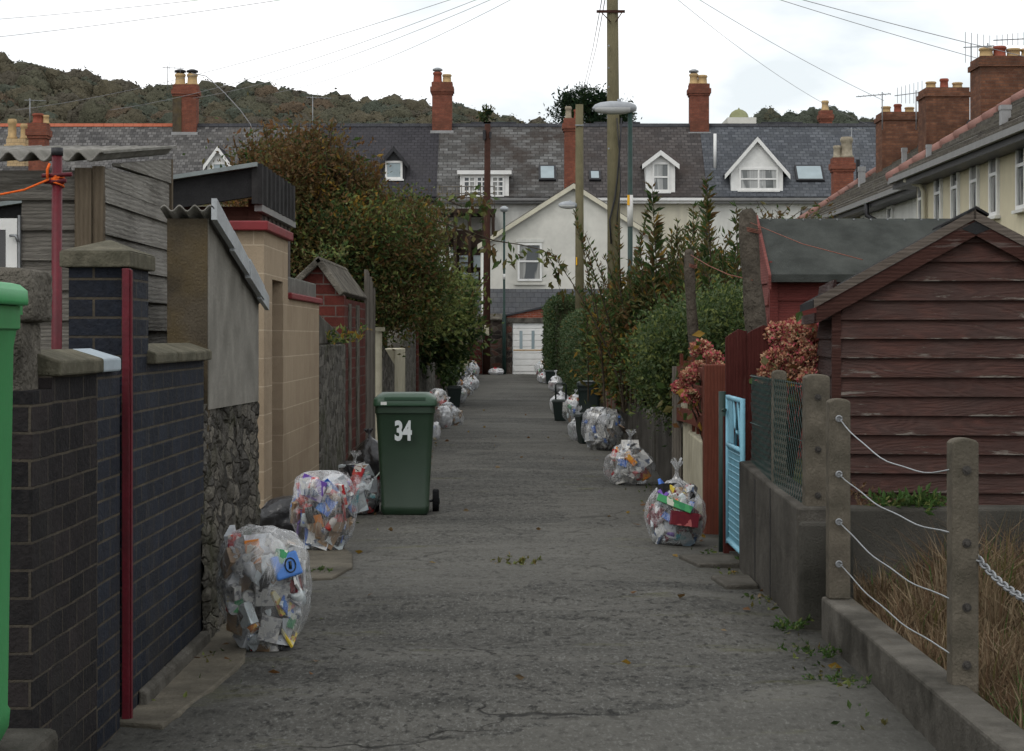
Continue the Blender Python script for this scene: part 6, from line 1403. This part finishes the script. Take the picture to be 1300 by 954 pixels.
t = thing('street_lamp', 'slim dark green post-top street lamp beside the dark brown pole', 'street lamp', (cx,Y4,0))
m = MB(); m.tube([(cx,Y4,0),(cx,Y4,2.4),(cx,Y4,2.45),(cx,Y4,Z(268,Y4))], [.075,.075,.05,.045], 12); m.build('column', M['dark_green'], t)
m = MB(); m.tube([(cx,Y4,Z(355,Y4)),(cx,Y4,Z(348,Y4))], .055, 12); m.build('marker_band', M['card'], t)
m = MB(); m.lathe((cx,Y4,Z(269,Y4)), [(.04,-.02),(.12,.0),(.17,.07),(.185,.10),(.15,.17),(.07,.215),(.01,.23)], 16); m.build('lantern', M['lamp_grey'], t)
m = MB(); m.tube([(X(613.5,78.2),78.2,0),(X(613.5,78.2),78.2,Z(405,78.2))], .03, 8); m.build('pipe_post', M['galv'], label='thin grey galvanised pipe standing left of the dark brown pole', cat='post')

cabs = [((0,8),(-300,40),70,'overhead cable running to the top left corner of the sky'),((0,40),(-200,66),60,'long overhead cable crossing the left sky above the wooded hill'),((110,110),(20,140),86,'overhead cable passing just above the aerial on the far left chimney'),((250,100),(140,140),90,'overhead cable ending by the left red chimney stack'),((310,99),(245,125),90,'darker overhead cable to the left of the tall shrub chimney'),((390,100),(350,118),90,'faint overhead cable ending above the wooded skyline'),
        ((1000,84),(1102,158),88,'steep overhead cable dropping to the small chimney behind the ridge'),((1010,60),(1122,128),62,'overhead cable ending at the aerial on the farthest cream terrace stack'),((1110,36),(1240,74),48,'overhead cable ending at the aerial of the nearest brick stack'),((1140,24),(1300,72),40,'highest overhead cable at right, leaving over the brick stacks')]
for (q, e_, Yq, lab) in cabs:
    a = top_ + Vector((0,0,-.12)); b = P(e_[0], e_[1], Yq); pts = []
    # small sag so that the cable passes through the surveyed point
    for k in range(15):
        f = k/14; p = a.lerp(b, f); p.z -= .55*4*f*(1-f)*((b-a).length/50)**1.2; pts.append(p)
    m = MB(); m.tube(pts, .0075, 4); m.build('overhead_cable', M['cable'], label=lab, cat='cable', group='cables fanning out from the tall pole')
a = P(767,-10,45); m = MB(); m.tube([P(768,0,45),P(757,60,70),P(744,112,92)], .010, 4); m.tube([P(764,0,45),P(753,60,70),P(741,112,92)], .010, 4); m.build('overhead_cable', M['cable'], label='pair of thin cables running from the tall pole down to the ridge', cat='cable', group='cables fanning out from the tall pole')
m = MB(); m.tube([P(243,93,91),P(262,97,90.5),P(285,118,90),P(305,140,89.5),P(318,158,89.3),P(322,172,89.2)], .02, 5); m.build('loose_cable', M['cable'], label='loose black cable drooping from the left red chimney onto the slates', cat='cable')
def aerial(label, px, pyt, pyb, Y, arm, n, tilt=0, dirx=-1, el=.3):
    t = thing('tv_aerial', label, 'aerial', (X(px,Y),Y,Z(pyb,Y)), 'television aerials on the chimneys')
    m = MB(); m.tube([(X(px,Y),Y,Z(pyb,Y)),(X(px,Y),Y,Z(pyt,Y))], .02, 6); m.build('mast', M['galv'], t)
    zt = Z(pyt,Y)-.08; m = MB(); d = Vector((dirx, .35, tilt)).normalized(); c = Vector((X(px,Y),Y,zt)); s = Vector((.35,-dirx,0)).normalized() if el > 0 else Vector((0,0,1))
    a = c - d*arm*.25; m.tube([a, c + d*arm*.75], .014, 5)
    for k in range(n):
        p = a + d*arm*(k+.3)/n; e_ = abs(el)*(1.3-.5*k/n); m.tube([p - s*e_, p + s*e_], .008, 4)
    m.build('array', M['galv'], t)
aerial('small aerial on a thin mast beside the far left red chimney', 213, 84, 115, 91, 1.0, 4, 0, 1, -.25)
aerial('thin tall mast aerial on the ridge above the brown shrub', 397, 122, 175, 90.5, 1.2, 3, 0, 1, .3)
aerial('short mast aerial at the far left behind the grey shed', 38, 125, 160, 75, .8, 2, 0, 1, .2)
aerial('aerial pointing left on the farthest brick stack', 1120, 117, 165, 62, 1.1, 7, -.05, -1, .22)
aerial('aerial with short prongs on the mast right of the farthest brick stack', 1163, 115, 165, 62, .9, 7, -.1, -1, -.28)
aerial('large aerial with a cranked mast left of the nearest brick stack', 1233, 56, 118, 50, .9, 5, .1, 1, -.30)
aerial('aerial on a thin mast in front of the nearest brick stack', 1254, 55, 92, 49, .45, 3, 0, -1, .2)
aerial('comb shaped aerial above the nearest stack at the right edge', 1306, 45, 70, 47, 1.1, 9, 0, -1, -.14)
aerial('tiny aerial above the worn pots of the rear wing stack', 1081, 162, 200, 78, .8, 4, 0, 1, .2)

# ------------------------------------------------------------------ bins
def wheelie(name, label, cx, cy, w, h, d, body, lid, rz=0, number=None, z0=0.0, group=None, lidlip=.055, wheels=True, taper=.80, flat=False):
    t = thing(name, label, 'bin', (cx, cy, z0), group, rz=rz)
    hb = h*(.95 if flat else .895); m = MB(); wb, db = w*taper, d*(taper-.08)
    def ring(wv, dv, z, r=.05, yo=0):
        pts = []
        for sx_, sy_, a0 in ((1,1,0),(-1,1,90),(-1,-1,180),(1,-1,270)):
            for k in range(5):
                a = R(a0+k*22.5); pts.append((sx_*(wv/2-r)+r*math.cos(a), sy_*(dv/2-r)+r*math.sin(a)+yo, z))
        return pts
    rs = [ring(wb-.03,db-.03,.02,.04,-.03), ring(wb,db,.05,.045,-.03), ring(wb+.006,db+.006,.09,.045,-.03), ring(wb-.004,db-.004,.10,.045,-.03), ring(w*.955,d*.9,hb-.10,.05), ring(w*.975,d*.93,hb-.06,.05), ring(w*1.0,d*.97,hb-.055,.05), ring(w*1.0,d*.97,hb,.05)]
    nn = len(rs[0])
    for r in rs: m.v.extend(r)
    for i in range(len(rs)-1):
        for j in range(nn): m.f.append((i*nn+j,i*nn+(j+1)%nn,(i+1)*nn+(j+1)%nn,(i+1)*nn+j)); m.m.append(0); m.sm.append(True)
    m.f.append(tuple(range(nn))[::-1]); m.m.append(0); m.sm.append(False); m.f.append(tuple((len(rs)-1)*nn+j for j in range(nn))); m.m.append(0); m.sm.append(False)
    bo = m.build('body', M[body], t, local=True); md = bo.modifiers.new('edge','EDGE_SPLIT'); md.split_angle = R(40)
    m = MB(); L_ = [ring(w*1.06,d*1.03,hb+.002,.055), ring(w*1.065,d*1.035,hb+.012,.055), ring(w*1.04,d*1.01,hb+.062,.055), ring(w*1.0,d*.97,hb+.075,.06), ring(w*.8,d*.78,h,.06)]
    if flat: L_ = L_[:2] + [ring(w*1.055,d*1.025,h-.018,.05), ring(w*1.0,d*.97,h-.004,.05), ring(w*.94,d*.9,h,.05)]
    for r in L_: m.v.extend(r)
    for i in range(len(L_)-1):
        for j in range(nn): m.f.append((i*nn+j,i*nn+(j+1)%nn,(i+1)*nn+(j+1)%nn,(i+1)*nn+j)); m.m.append(0); m.sm.append(i != 2)
    m.f.append(tuple(range(nn))[::-1]); m.m.append(0); m.sm.append(False); m.f.append(tuple((len(L_)-1)*nn+j for j in range(nn))); m.m.append(0); m.sm.append(False)
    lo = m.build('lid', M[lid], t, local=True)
    m = MB(); m.tube([(-w*.42,d*.58,hb+.02),(w*.42,d*.58,hb+.02)], .016, 8)
    for s in (-1,1): m.box(s*w*.42-.02,s*w*.42+.02,d*.47,d*.6,hb-.02,hb+.03)
    m.build('handle', M[body], t, local=True)
    m = MB(); m.box(-w*.34,w*.34,-d*.52,-d*.48,hb+.055,hb+.078); m.build('lid_grip', M[lid], lo, local=True)
    if wheels:
        for s in (-1,1):
            m = MB(); xw = s*(w*.5+.005); r = .10; zc = r+.004; yc = d*.28
            pr = [(xw-.028,r*.86),(xw-.022,r),(xw+.022,r),(xw+.028,r*.86)]; n = 20
            for (xx, rr) in [(xw-.028,.01)]+pr+[(xw+.028,.01)]:
                for j in range(n): a = 2*math.pi*j/n; m.v.append((xx, yc+rr*math.cos(a), zc+rr*math.sin(a)))
            for i in range(5):
                for j in range(n): m.f.append((i*n+j,i*n+(j+1)%n,(i+1)*n+(j+1)%n,(i+1)*n+j)); m.m.append(0); m.sm.append(False)
            wo = m.build('wheel', M['rubber'], t, local=True)
            m = MB(); m.tube([(xw+s*.026,yc,zc),(xw+s*.034,yc,zc)], .03, 12); m.build('hub', M['bin_dark'], wo, local=True)
        m = MB(); m.tube([(-w*.5,d*.28,.104),(w*.5,d*.28,.104)], .012, 8); m.build('axle', M['galv'], t, local=True)
    if number:
        cu = bpy.data.curves.new('digits','FONT'); cu.body = number; cu.size = .155*1.42; cu.align_x = 'CENTER'; cu.align_y = 'CENTER'; cu.extrude = .0012; cu.offset = .009; cu.space_character = .98
        tmp = bpy.data.objects.new('digits', cu); COL.objects.link(tmp); dg = bpy.context.evaluated_depsgraph_get(); me = bpy.data.meshes.new_from_object(tmp.evaluated_get(dg)); bpy.data.objects.remove(tmp)
        tilt = math.atan2((d*.9-db)/2-.0+.03, hb-.2)
        me.transform(Matrix.Translation((-.015*1, -(db/2+.03) - (hb*.70)*math.tan(tilt)*1.0-.0035, hb*.775)) @ Matrix.Rotation(R(90)+tilt, 4, 'X') @ Matrix.Scale(.66, 4, (1,0,0)))
        me.materials.clear(); me.materials.append(M['digit']); o = bpy.data.objects.new('house_number', me); COL.objects.link(o); o.parent = t; WL[o.name] = Vector((0,0,0))
        m = MB(); m.box(-w*.40,-w*.30,-d*.5175,-d*.515,hb+.014,hb+.040); m.build('label', M['card'], lo, local=True)
    return t
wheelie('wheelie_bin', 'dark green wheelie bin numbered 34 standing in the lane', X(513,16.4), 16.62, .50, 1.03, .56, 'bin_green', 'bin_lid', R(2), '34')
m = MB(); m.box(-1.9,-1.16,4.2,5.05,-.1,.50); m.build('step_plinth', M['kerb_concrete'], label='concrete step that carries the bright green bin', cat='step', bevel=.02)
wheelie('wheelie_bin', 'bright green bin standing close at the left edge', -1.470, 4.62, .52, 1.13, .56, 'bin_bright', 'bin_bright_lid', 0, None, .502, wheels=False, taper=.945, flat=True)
wheelie('wheelie_bin', 'blackish green wheelie bin standing by the board fence behind the bags', 1.19, 29.6, .36, .84, .42, 'bin_dark', 'bin_dark', R(-12))
def caddy(label, cx, cy, w, h, rz=0, handle=True, contents=False):
    t = thing('food_caddy', label, 'caddy', (cx,cy,.01), 'kerbside food caddies', rz=rz)
    m = MB(); m.frus((-w*.36,w*.36,-w*.34,w*.34,0),(-w*.5,w*.5,-w*.48,w*.48,h*.92)); m.box(-w*.54,w*.54,-w*.52,w*.52,h*.90,h*.97); m.build('body', M['bin_dark'], t, local=True, bevel=.012)
    m = MB(); m.frus((-w*.55,w*.55,-w*.53,w*.53,h*.972),(-w*.46,w*.46,-w*.44,w*.44,h*1.06)); m.build('lid', M['bin_dark'], t, local=True, bevel=.012)
    if handle:
        m = MB(); m.tube([(-w*.30,0,h*.95),(-w*.31,0,h*1.75),(-w*.25,0,h*1.83),(w*.25,0,h*1.83),(w*.31,0,h*1.75),(w*.30,0,h*.95)], .018, 6); m.build('handle', M['bin_dark'], t, local=True)
    return t
caddy('dark green food caddy with its handle standing up, right side of lane', X(712,35), 35, .30, .36)
caddy('dark green caddy wedged between two bags near the big newspaper bag', X(745,27.6), 27.6, .28, .40, R(15), False)
caddy('dark green caddy at the far right among white bags, near the garage', X(699,62), 62, .34, .42, 0, False)
caddy('dark green caddy among the bags on the far left side', X(577,42), 42, .30, .42, 0, False)

# ------------------------------------------------------------------ recycling bags
def bag(label, px, pyb, w, h, seed, neck=.18, lean=(0,0), film='film', items=26, pal=None, tied=True, sag=.22, d=None, group='clear recycling bags along the lane', special=None, solid=None, name='recycling_bag', Y=None, zoff=0.0):
    Yb = Y if Y else F*H/(pyb-CY); cx = X(px, Yb); rng = random.Random(seed); r2 = np.random.default_rng(seed)
    t = thing(name, label, 'bag', (cx, Yb, lane_z(cx, Yb)*.9+zoff), group)
    d = d or w*.85; hb = h*(1-neck) if tied else h; m = MB(); nu, nv = 44, 30; nk = 7 if tied else 0
    sd = seed*3.7
    def surf(u, v, k=1.0):
        ph = u*2*math.pi; th = v*math.pi; zz = (1-math.cos(th))/2; rad = math.sin(th)**.62
        wide = 1 + sag*(.5-zz) ; rad *= wide
        if tied: rad *= 1 - .42*max(0, zz-.62)/.38
        x, y = math.cos(ph)*rad, math.sin(ph)*rad
        q = Vector((x*1.3, y*1.3, zz*2.2))
        n1 = mnoise.noise(q*1.1 + Vector((sd,0,0)))*.16 + mnoise.noise(q*2.8 + Vector((0,sd,0)))*.075 + mnoise.noise(q*6.5+Vector((0,0,sd)))*.03
        rid = math.sin(ph*rng_k + mnoise.noise(q*1.5)*4)*.035*max(0, zz-.45)/.55
        f = 1 + (n1 + rid)*1.0
        zc = hb*max(0, zz**.92 * (1 + (n1*.25 if zz > .1 else 0)))
        if zz < .06: zc *= .4
        return Vector((x*f*w/2*k + lean[0]*zc, y*f*d/2*k + lean[1]*zc, zc if k == 1 else hb*.06+zc*.90))
    rng_k = rng.choice([9,11,13])
    for j in range(nv+1):
        for i in range(nu): m.v.append(tuple(surf(i/nu, j/nv*(.94 if tied else 1))))
    if tied:
        last = [Vector(q) for q in m.v[-nu:]]; c = sum(last, Vector())/nu; tw = rng.uniform(.2,.8); nl = h-hb; nx_, ny_ = rng.uniform(-.12,.12), rng.uniform(-.05,.05)
        for k in range(1, nk+1):
            f = k/nk; s = [.55,.34,.24,.30,.5,.72,.95][k-1]
            for i in range(nu):
                p = last[i]-c; a = math.atan2(p.y,p.x)+tw*f; rr = p.length*s*(1+.35*math.sin(i/nu*2*math.pi*7+f*3)*min(1,f*1.4)); m.v.append((c.x+math.cos(a)*rr+nx_*f*h*.5, c.y+math.sin(a)*rr*.7+ny_*f, c.z + f*nl + .12*nl*math.sin(i/nu*2*math.pi*5+seed)*f*(k>4)))
    rows = nv+1+nk
    for j in range(rows-1):
        for i in range(nu): m.f.append((j*nu+i,j*nu+(i+1)%nu,(j+1)*nu+(i+1)%nu,(j+1)*nu+i)); m.m.append(0); m.sm.append(True)
    if solid:
        m.build('sack', M[solid], t, local=True); return t
    m.build('bag_film', M[film], t, local=True)
    pal = pal or [0,0,0,0,1,2,3,3,3,4,5,6,6,6,7,7,7,9,10,10,10,11,12,14]
    def item(mm, c, s, kind, Mx):
        if kind == 'can' or kind == 'bottle':
            a = Mx @ Vector((1,0,0)); l = s*(1.2 if kind == 'can' else 1.75); r = s*.36
            if kind == 'can': mm.tube([c-a*l*.5, c+a*l*.5], r, 12)
            else: mm.tube([c-a*l*.5, c-a*l*.48, c+a*l*.18, c+a*l*.34, c+a*l*.36, c+a*l*.5], [r*.8,r,r,r*.4,r*.36,r*.36], 12)
        elif kind == 'tray': mm.rbox(c, (s*1.9,s*1.3,s*.28), Mx)
        elif kind == 'paper': mm.rbox(c, (s*2.1,s*1.6,.010), Mx)
        else: mm.rbox(c, (s*rng.uniform(1.1,1.9),s*rng.uniform(.8,1.2),s*rng.uniform(.35,.8)), Mx)
    kinds = ['carton','carton','can','can','bottle','bottle','bottle','tray','paper','packet']
    allm = MB(); single = items <= 0; N = items if not single else -items
    bs = w*.16
    for k in range(N):
        for _ in range(30):
            u, v = rng.random(), rng.uniform(.10,.74 if tied else .74); kk = rng.uniform(.4,.65) if rng.random() < .15 else rng.uniform(.68,.82)
            c = surf(u, v, kk)
            if math.sin(u*2*math.pi) < .35 or k % 4 == 0: break
        kind = rng.choice(kinds); s = bs*rng.uniform(.65,1.25)
        nrm = Vector((math.cos(u*2*math.pi), math.sin(u*2*math.pi), 0)); Mx = nrm.to_track_quat('Z','Y').to_matrix() @ Matrix.Rotation(rng.uniform(0,6.28),3,'Z') @ Matrix.Rotation(rng.gauss(0,.45),3,'X')
        c.z = max(c.z, s*.75); mi = rng.choice(pal)
        if single: allm.mi = mi; item(allm, c, s, kind, Mx)
        else:
            mm = MB(); item(mm, c, s, kind, Mx); mm.build(kind, WASTE[mi], t, local=True)
    # loose filling in the middle, so that one does not look straight through
    core = MB(); 
    for k in range(14 if not single else 8):
        core.mi = rng.choice([3,7,12,12,0,6]); c = surf(rng.random(), rng.uniform(.15,.8), rng.uniform(.1,.5)); core.rbox(c, (bs*2.2,bs*1.6,bs*1.3), Matrix.Rotation(rng.uniform(0,6),3,'Z') @ Matrix.Rotation(rng.uniform(0,6),3,'X'))
    if single: allm.v += [] ; 
    core.build('loose_waste', WASTE, t, local=True, kind='stuff')
    if single: allm.build('contents', WASTE, t, local=True, kind='stuff')
    if special: special(t, surf, bs)
    return t
def blue_pouch(t, surf, bs):
    Mx = Vector((.45,-1,.28)).to_track_quat('Z','Y').to_matrix(); c = surf(.81,.70,.90); c = Vector((w1*.24, -w1*.26, h1*.70))
    m = MB(); m.rbox(c, (.135,.115,.03), Mx @ Matrix.Rotation(.25,3,'Z')); o = m.build('packet', WASTE_BLUE, t, local=True, bevel=.01)
    m = MB(); m.tube([c + Mx @ Vector((.015+.026*math.cos(a), .034*math.sin(a), .019)) for a in np.linspace(0,6.283,17)], .0032, 6); m.tube([c + Mx @ Vector((.015,-.018,.018)), c + Mx @ Vector((.015,.018,.018))], .0075, 6); m.build('emblem', M['bin_dark'], o, local=True)
WASTE_BLUE = M_plain('blue_pouch', (.07,.20,.55), .45, .15, 8, .1)
w1, h1 = .455, .59
bag('nearest tall clear bag of recycling holding a blue pouch, against the rubble wall', 338, 826, w1, h1, 5, tied=False, sag=-.16, items=84, special=blue_pouch, lean=(-.03,0), d=.36)
def r1_special(t, surf, bs):
    Mx = Vector((.15,-1,.12)).to_track_quat('Z','Y').to_matrix() @ Matrix.Rotation(R(-80),3,'Z')
    m = MB(); m.rbox((.05,-.20,.20), (.10,.20,.05), Vector((.15,-1,.12)).to_track_quat('Z','Y').to_matrix() @ Matrix.Rotation(R(82),3,'Z')); m.build('carton', WASTE[9], t, local=True)
    m = MB(); m.rbox((-.02,-.19,.31), (.05,.26,.05), Vector((0,-1,.2)).to_track_quat('Z','Y').to_matrix() @ Matrix.Rotation(R(68),3,'Z')); m.build('carton', WASTE[4], t, local=True)
bag('clear tied bag with a maroon carton in front of the reddish brown post', 857, 690, .44, .62, 12, neck=.24, items=80, lean=(.02,0), special=r1_special, pal=[0,0,2,7,8,9,9,1,10,10,11,13,12,14])
bag('round clear bag of mixed card at the foot of the tan block wall', 411, 703, .46, .56, 23, tied=False, sag=-.12, items=84, pal=[0,0,2,5,3,1,3,12,10,1,12,2,8])
bag('low clear bag tied on top, squeezed between the tan wall and the numbered bin', 450, 654, .46, .53, 31, neck=.2, items=60, pal=[0,1,10,12,7,1,4,13,12,10])
bag('milky clear bag with a knotted top, newspapers and an orange carton, right side', 799, 616, .50, .55, 44, neck=.22, items=56, pal=[6,6,0,7,5,2,1,6])
bag('large clear bag packed with newsprint leaning on the dark concrete wall', 764, 572, .55, .56, 51, neck=.08, tied=False, sag=-.1, items=56, pal=[6,6,6,7,0,3,2,6])
bag('small white bag with a green label beside the newspaper bag', 734, 560, .30, .49, 62, neck=.3, film='film_milky', items=-14, pal=[4,0,7,6])
bag('clear bag of colourful waste behind the caddy with its handle up', 730, 537, .42, .60, 71, neck=.15, items=-30)
bag('pale bag behind the raised caddy handle', 712, 526, .42, .52, 73, neck=.2, film='film_milky', items=-20)
bag('white knotted bag halfway along the clipped hedge', 706, 498, .44, .58, 77, neck=.25, film='film_milky', items=-16)
bag('white bag left of the far caddy', 690, 487, .40, .45, 79, neck=.2, film='film_milky', items=-12)
bag('far bulging clear bag before the white garage door', 689, 478, .58, .72, 83, neck=.1, items=-20)
bag('white bag on the far caddy side by the square hedge', 704, 482, .36, .5, 85, neck=.2, film='film_milky', items=-12)
bag('white tied bag just right of and behind the numbered bin', 562, 545, .32, .36, 91, neck=.1, film='film_milky', items=-14, tied=False)
bag('clear bag slumped sideways into the lane beyond the numbered bin', 578, 541, .38, .48, 93, neck=.2, items=-26, pal=[3,3,6,0,5,7], lean=(-.35,0))
bag('greyish bag with pink contents against the left wall beyond the bin', 556, 528, .42, .56, 95, neck=.1, items=-26, tied=False, pal=[3,3,7,12,5,1], Y=36)
bag('tiny pale bag at the right foot of the numbered bin', 553, 560, .14, .26, 97, neck=.1, film='film_milky', items=-8, tied=False)
bag('white bag resting behind the far left caddy', 583, 512, .34, .46, 99, neck=.15, film='film_milky', items=-16)
bag('clear bag with orange and white waste on the far left', 591, 503, .44, .58, 101, neck=.15, items=-22, pal=[0,5,0,6,7,1])
bag('second far left bag with pale rumpled film', 598, 496, .44, .50, 103, neck=.15, film='film_milky', items=-18)
bag('clear bag before the cream gate pier at the far left', 598, 487, .5, .72, 105, neck=.12, items=-18, Y=66)
bag('white topped bag standing highest at the far left end', 600, 479, .5, .62, 107, neck=.1, film='film_milky', items=-14, Y=72)
bag('flat white bag at the foot of the far post-top lamp', 630, 476.5, .62, .28, 109, neck=.1, film='film_milky', items=-12, tied=False, Y=77.2)
bag('black refuse sack in the corner behind the nearest bags', 362, 692, .40, .34, 115, tied=False, solid='black_poly', name='refuse_sack', group=None, Y=14.4)
bag('black refuse sack peeping out behind the bin at the left wall', 470, 630, .40, .60, 117, neck=.15, solid='black_poly', name='refuse_sack', group=None, Y=18.9)

# ------------------------------------------------------------------ grass, weeds, fallen leaves
def grass(name, label, n, xr, yr, hfun, mats, w, tuftn=60, wid=.006):
    PV, PF, PM, off = [], [], [], 0
    tc_ = np.stack([RNG.uniform(xr[0],xr[1],tuftn), RNG.uniform(yr[0],yr[1],tuftn)],1); ti = RNG.integers(tuftn, size=n)
    xy = tc_[ti] + RNG.normal(size=(n,2))*.055; xy[:,0] = np.clip(xy[:,0], xr[0], xr[1]); th = hfun(tc_[:,0],tc_[:,1])*RNG.uniform(.55,1.15,tuftn); h = th[ti]*RNG.uniform(.35,1.1,n)
    out_ = (xy - tc_[ti])*2.2 + RNG.normal(size=(n,2))*.30; bend = out_*h[:,None]
    a = RNG.uniform(0,6.28,n); s = np.stack([np.cos(a),np.sin(a)],1)*wid*RNG.uniform(.5,1.4,n)[:,None]
    z0 = np.full(n,-.02); V = np.zeros((n,5,3)); 
    V[:,0,:2]=xy-s; V[:,1,:2]=xy+s; V[:,2,:2]=xy+bend*.35+s*.8; V[:,3,:2]=xy+bend*.35-s*.8; V[:,4,:2]=xy+bend
    V[:,0,2]=V[:,1,2]=z0; V[:,2,2]=V[:,3,2]=h*.6; V[:,4,2]=h*RNG.uniform(.75,1,n)
    base = np.arange(n)[:,None]*5; f1 = base+np.array([[0,1,2,3]]); f2 = base+np.array([[3,2,4,4]])
    tri_top = np.concatenate([V, V[:,4:5]+1e-4],1).reshape(-1,3); base = np.arange(n)[:,None]*6
    Fq = np.concatenate([base+np.array([[0,1,2,3]]), base+np.array([[3,2,4,5]])]); mt = pick(tuftn, w)[ti]; mt = np.where(RNG.uniform(size=n)<.6, mt, pick(n,w)); 
    return npmesh(name, tri_top, Fq, np.concatenate([mt,mt]), [L[q] for q in mats], label=label, cat='grass', kind='stuff')
grass('dry_grass', 'tall dry straw coloured grass filling the plot behind the wired posts', 30000, (1.76,4.0), (6.6,11.2), lambda x,y: .24+.34*np.exp(-((x-2.45)/.40)**2)*np.exp(-((y-10.2)/1.2)**2)+.10*np.sin(x*5)*np.sin(y*3)+.12*(x>2.75), ['straw','straw2','straw3','weed','olive'], [4,4,1.6,.35,.6], 420, .0035)
grass('short_grass', 'short green grass at the foot of the dry grass', 7000, (1.74,4.0), (6.0,10.8), lambda x,y: .09+0*x, ['weed','green','olive'], [2,2,2], 160, .004)
def weeds(label, x, y, z, n, h, ls, mats=('weed','green','lime'), w=(3,2,1), spread=.06): tuft('weed', label, 'weed', (x,y,z), n, h, ls, mats, w, spread, .5)
weeds('clump of green weeds at the foot of the concrete garden wall end', X(997,10.2), 10.05, .0, 18, .11, .030, spread=.04)
weeds('straggling green weeds along the foot of the low kerb wall', X(1052,9.2), 9.25, .0, 20, .09, .028, spread=.08)
weeds('leafy green weeds on top of the retaining wall below the brown shed', X(1152,11.4), 11.42, .50, 34, .15, .055, spread=.07)
weeds('smaller leafy weed on the retaining wall near the nearest post', X(1188,11.4), 11.42, .50, 16, .12, .045, spread=.04)
weeds('dry brown weed stalks on the retaining wall by the shed corner', X(1090,11.6), 11.6, .46, 40, .30, .03, ('straw2','rust','straw'), (3,1,2), .12)
weeds('small weed beside the fallen slab near the blue gate', X(935,13), 12.9, .0, 14, .07, .03)
weeds('weeds between the nearest bag and the concrete apron', X(410,12.4), 12.35, .01, 16, .06, .03)
weeds('moss and weed tuft in the middle of the lane', X(655,13), 13.0, .01, 16, .035, .03, ('lime','olive','gold'), (2,2,1), .10)
weeds('weed tuft at the foot of the kerb wall near the camera', X(1065,8.5), 8.5, .0, 12, .07, .026, spread=.06)
n = 170; px_ = RNG.uniform(-1.5,1.55,n); py_ = RNG.uniform(8,40,n)**1.0; edge = RNG.uniform(size=n)<.7; px_ = np.where(edge, np.sign(px_)*(1.0+.5*RNG.uniform(size=n)), px_)
pz = np.array([lane_z(a,b)+.012 for a,b in zip(px_,py_)]); d = RNG.normal(size=(n,3)); d[:,2] *= .12
V,Fq = leaves(np.stack([px_,py_,pz],1), d, .055, .6); npmesh('fallen_leaves', V, Fq, pick(n,[3,2,2,1]), [L['rust'],L['gold'],L['straw'],L['brown']], label='scattered fallen leaves lying on the lane', cat='leaves', kind='stuff')
m = MB(); rng_ = random.Random(4)
n = 2600; a = RNG.uniform(size=n)<.5; px_ = np.where(a, -1.46+RNG.exponential(.07,n), 1.46-RNG.exponential(.07,n)); py_ = RNG.uniform(7.5,45,n); pz = np.array([lane_z(q,b)+.002 for q,b in zip(px_,py_)]); d = RNG.normal(size=(n,3)); d[:,2]=abs(d[:,2])*.8
keep = np.array([mnoise.noise(Vector((q*2,b*.9,5))) > .02 for q,b in zip(px_,py_)])
V,Fq = leaves(np.stack([px_,py_,pz],1)[keep], d[keep], .035, .5); npmesh('verge_moss', V, Fq, pick(int(keep.sum()),[3,2,2,1]), [L['olive'],L['lime'],L['green'],L['dark']], label='moss and tiny weeds along both edges of the lane', cat='moss', kind='stuff')
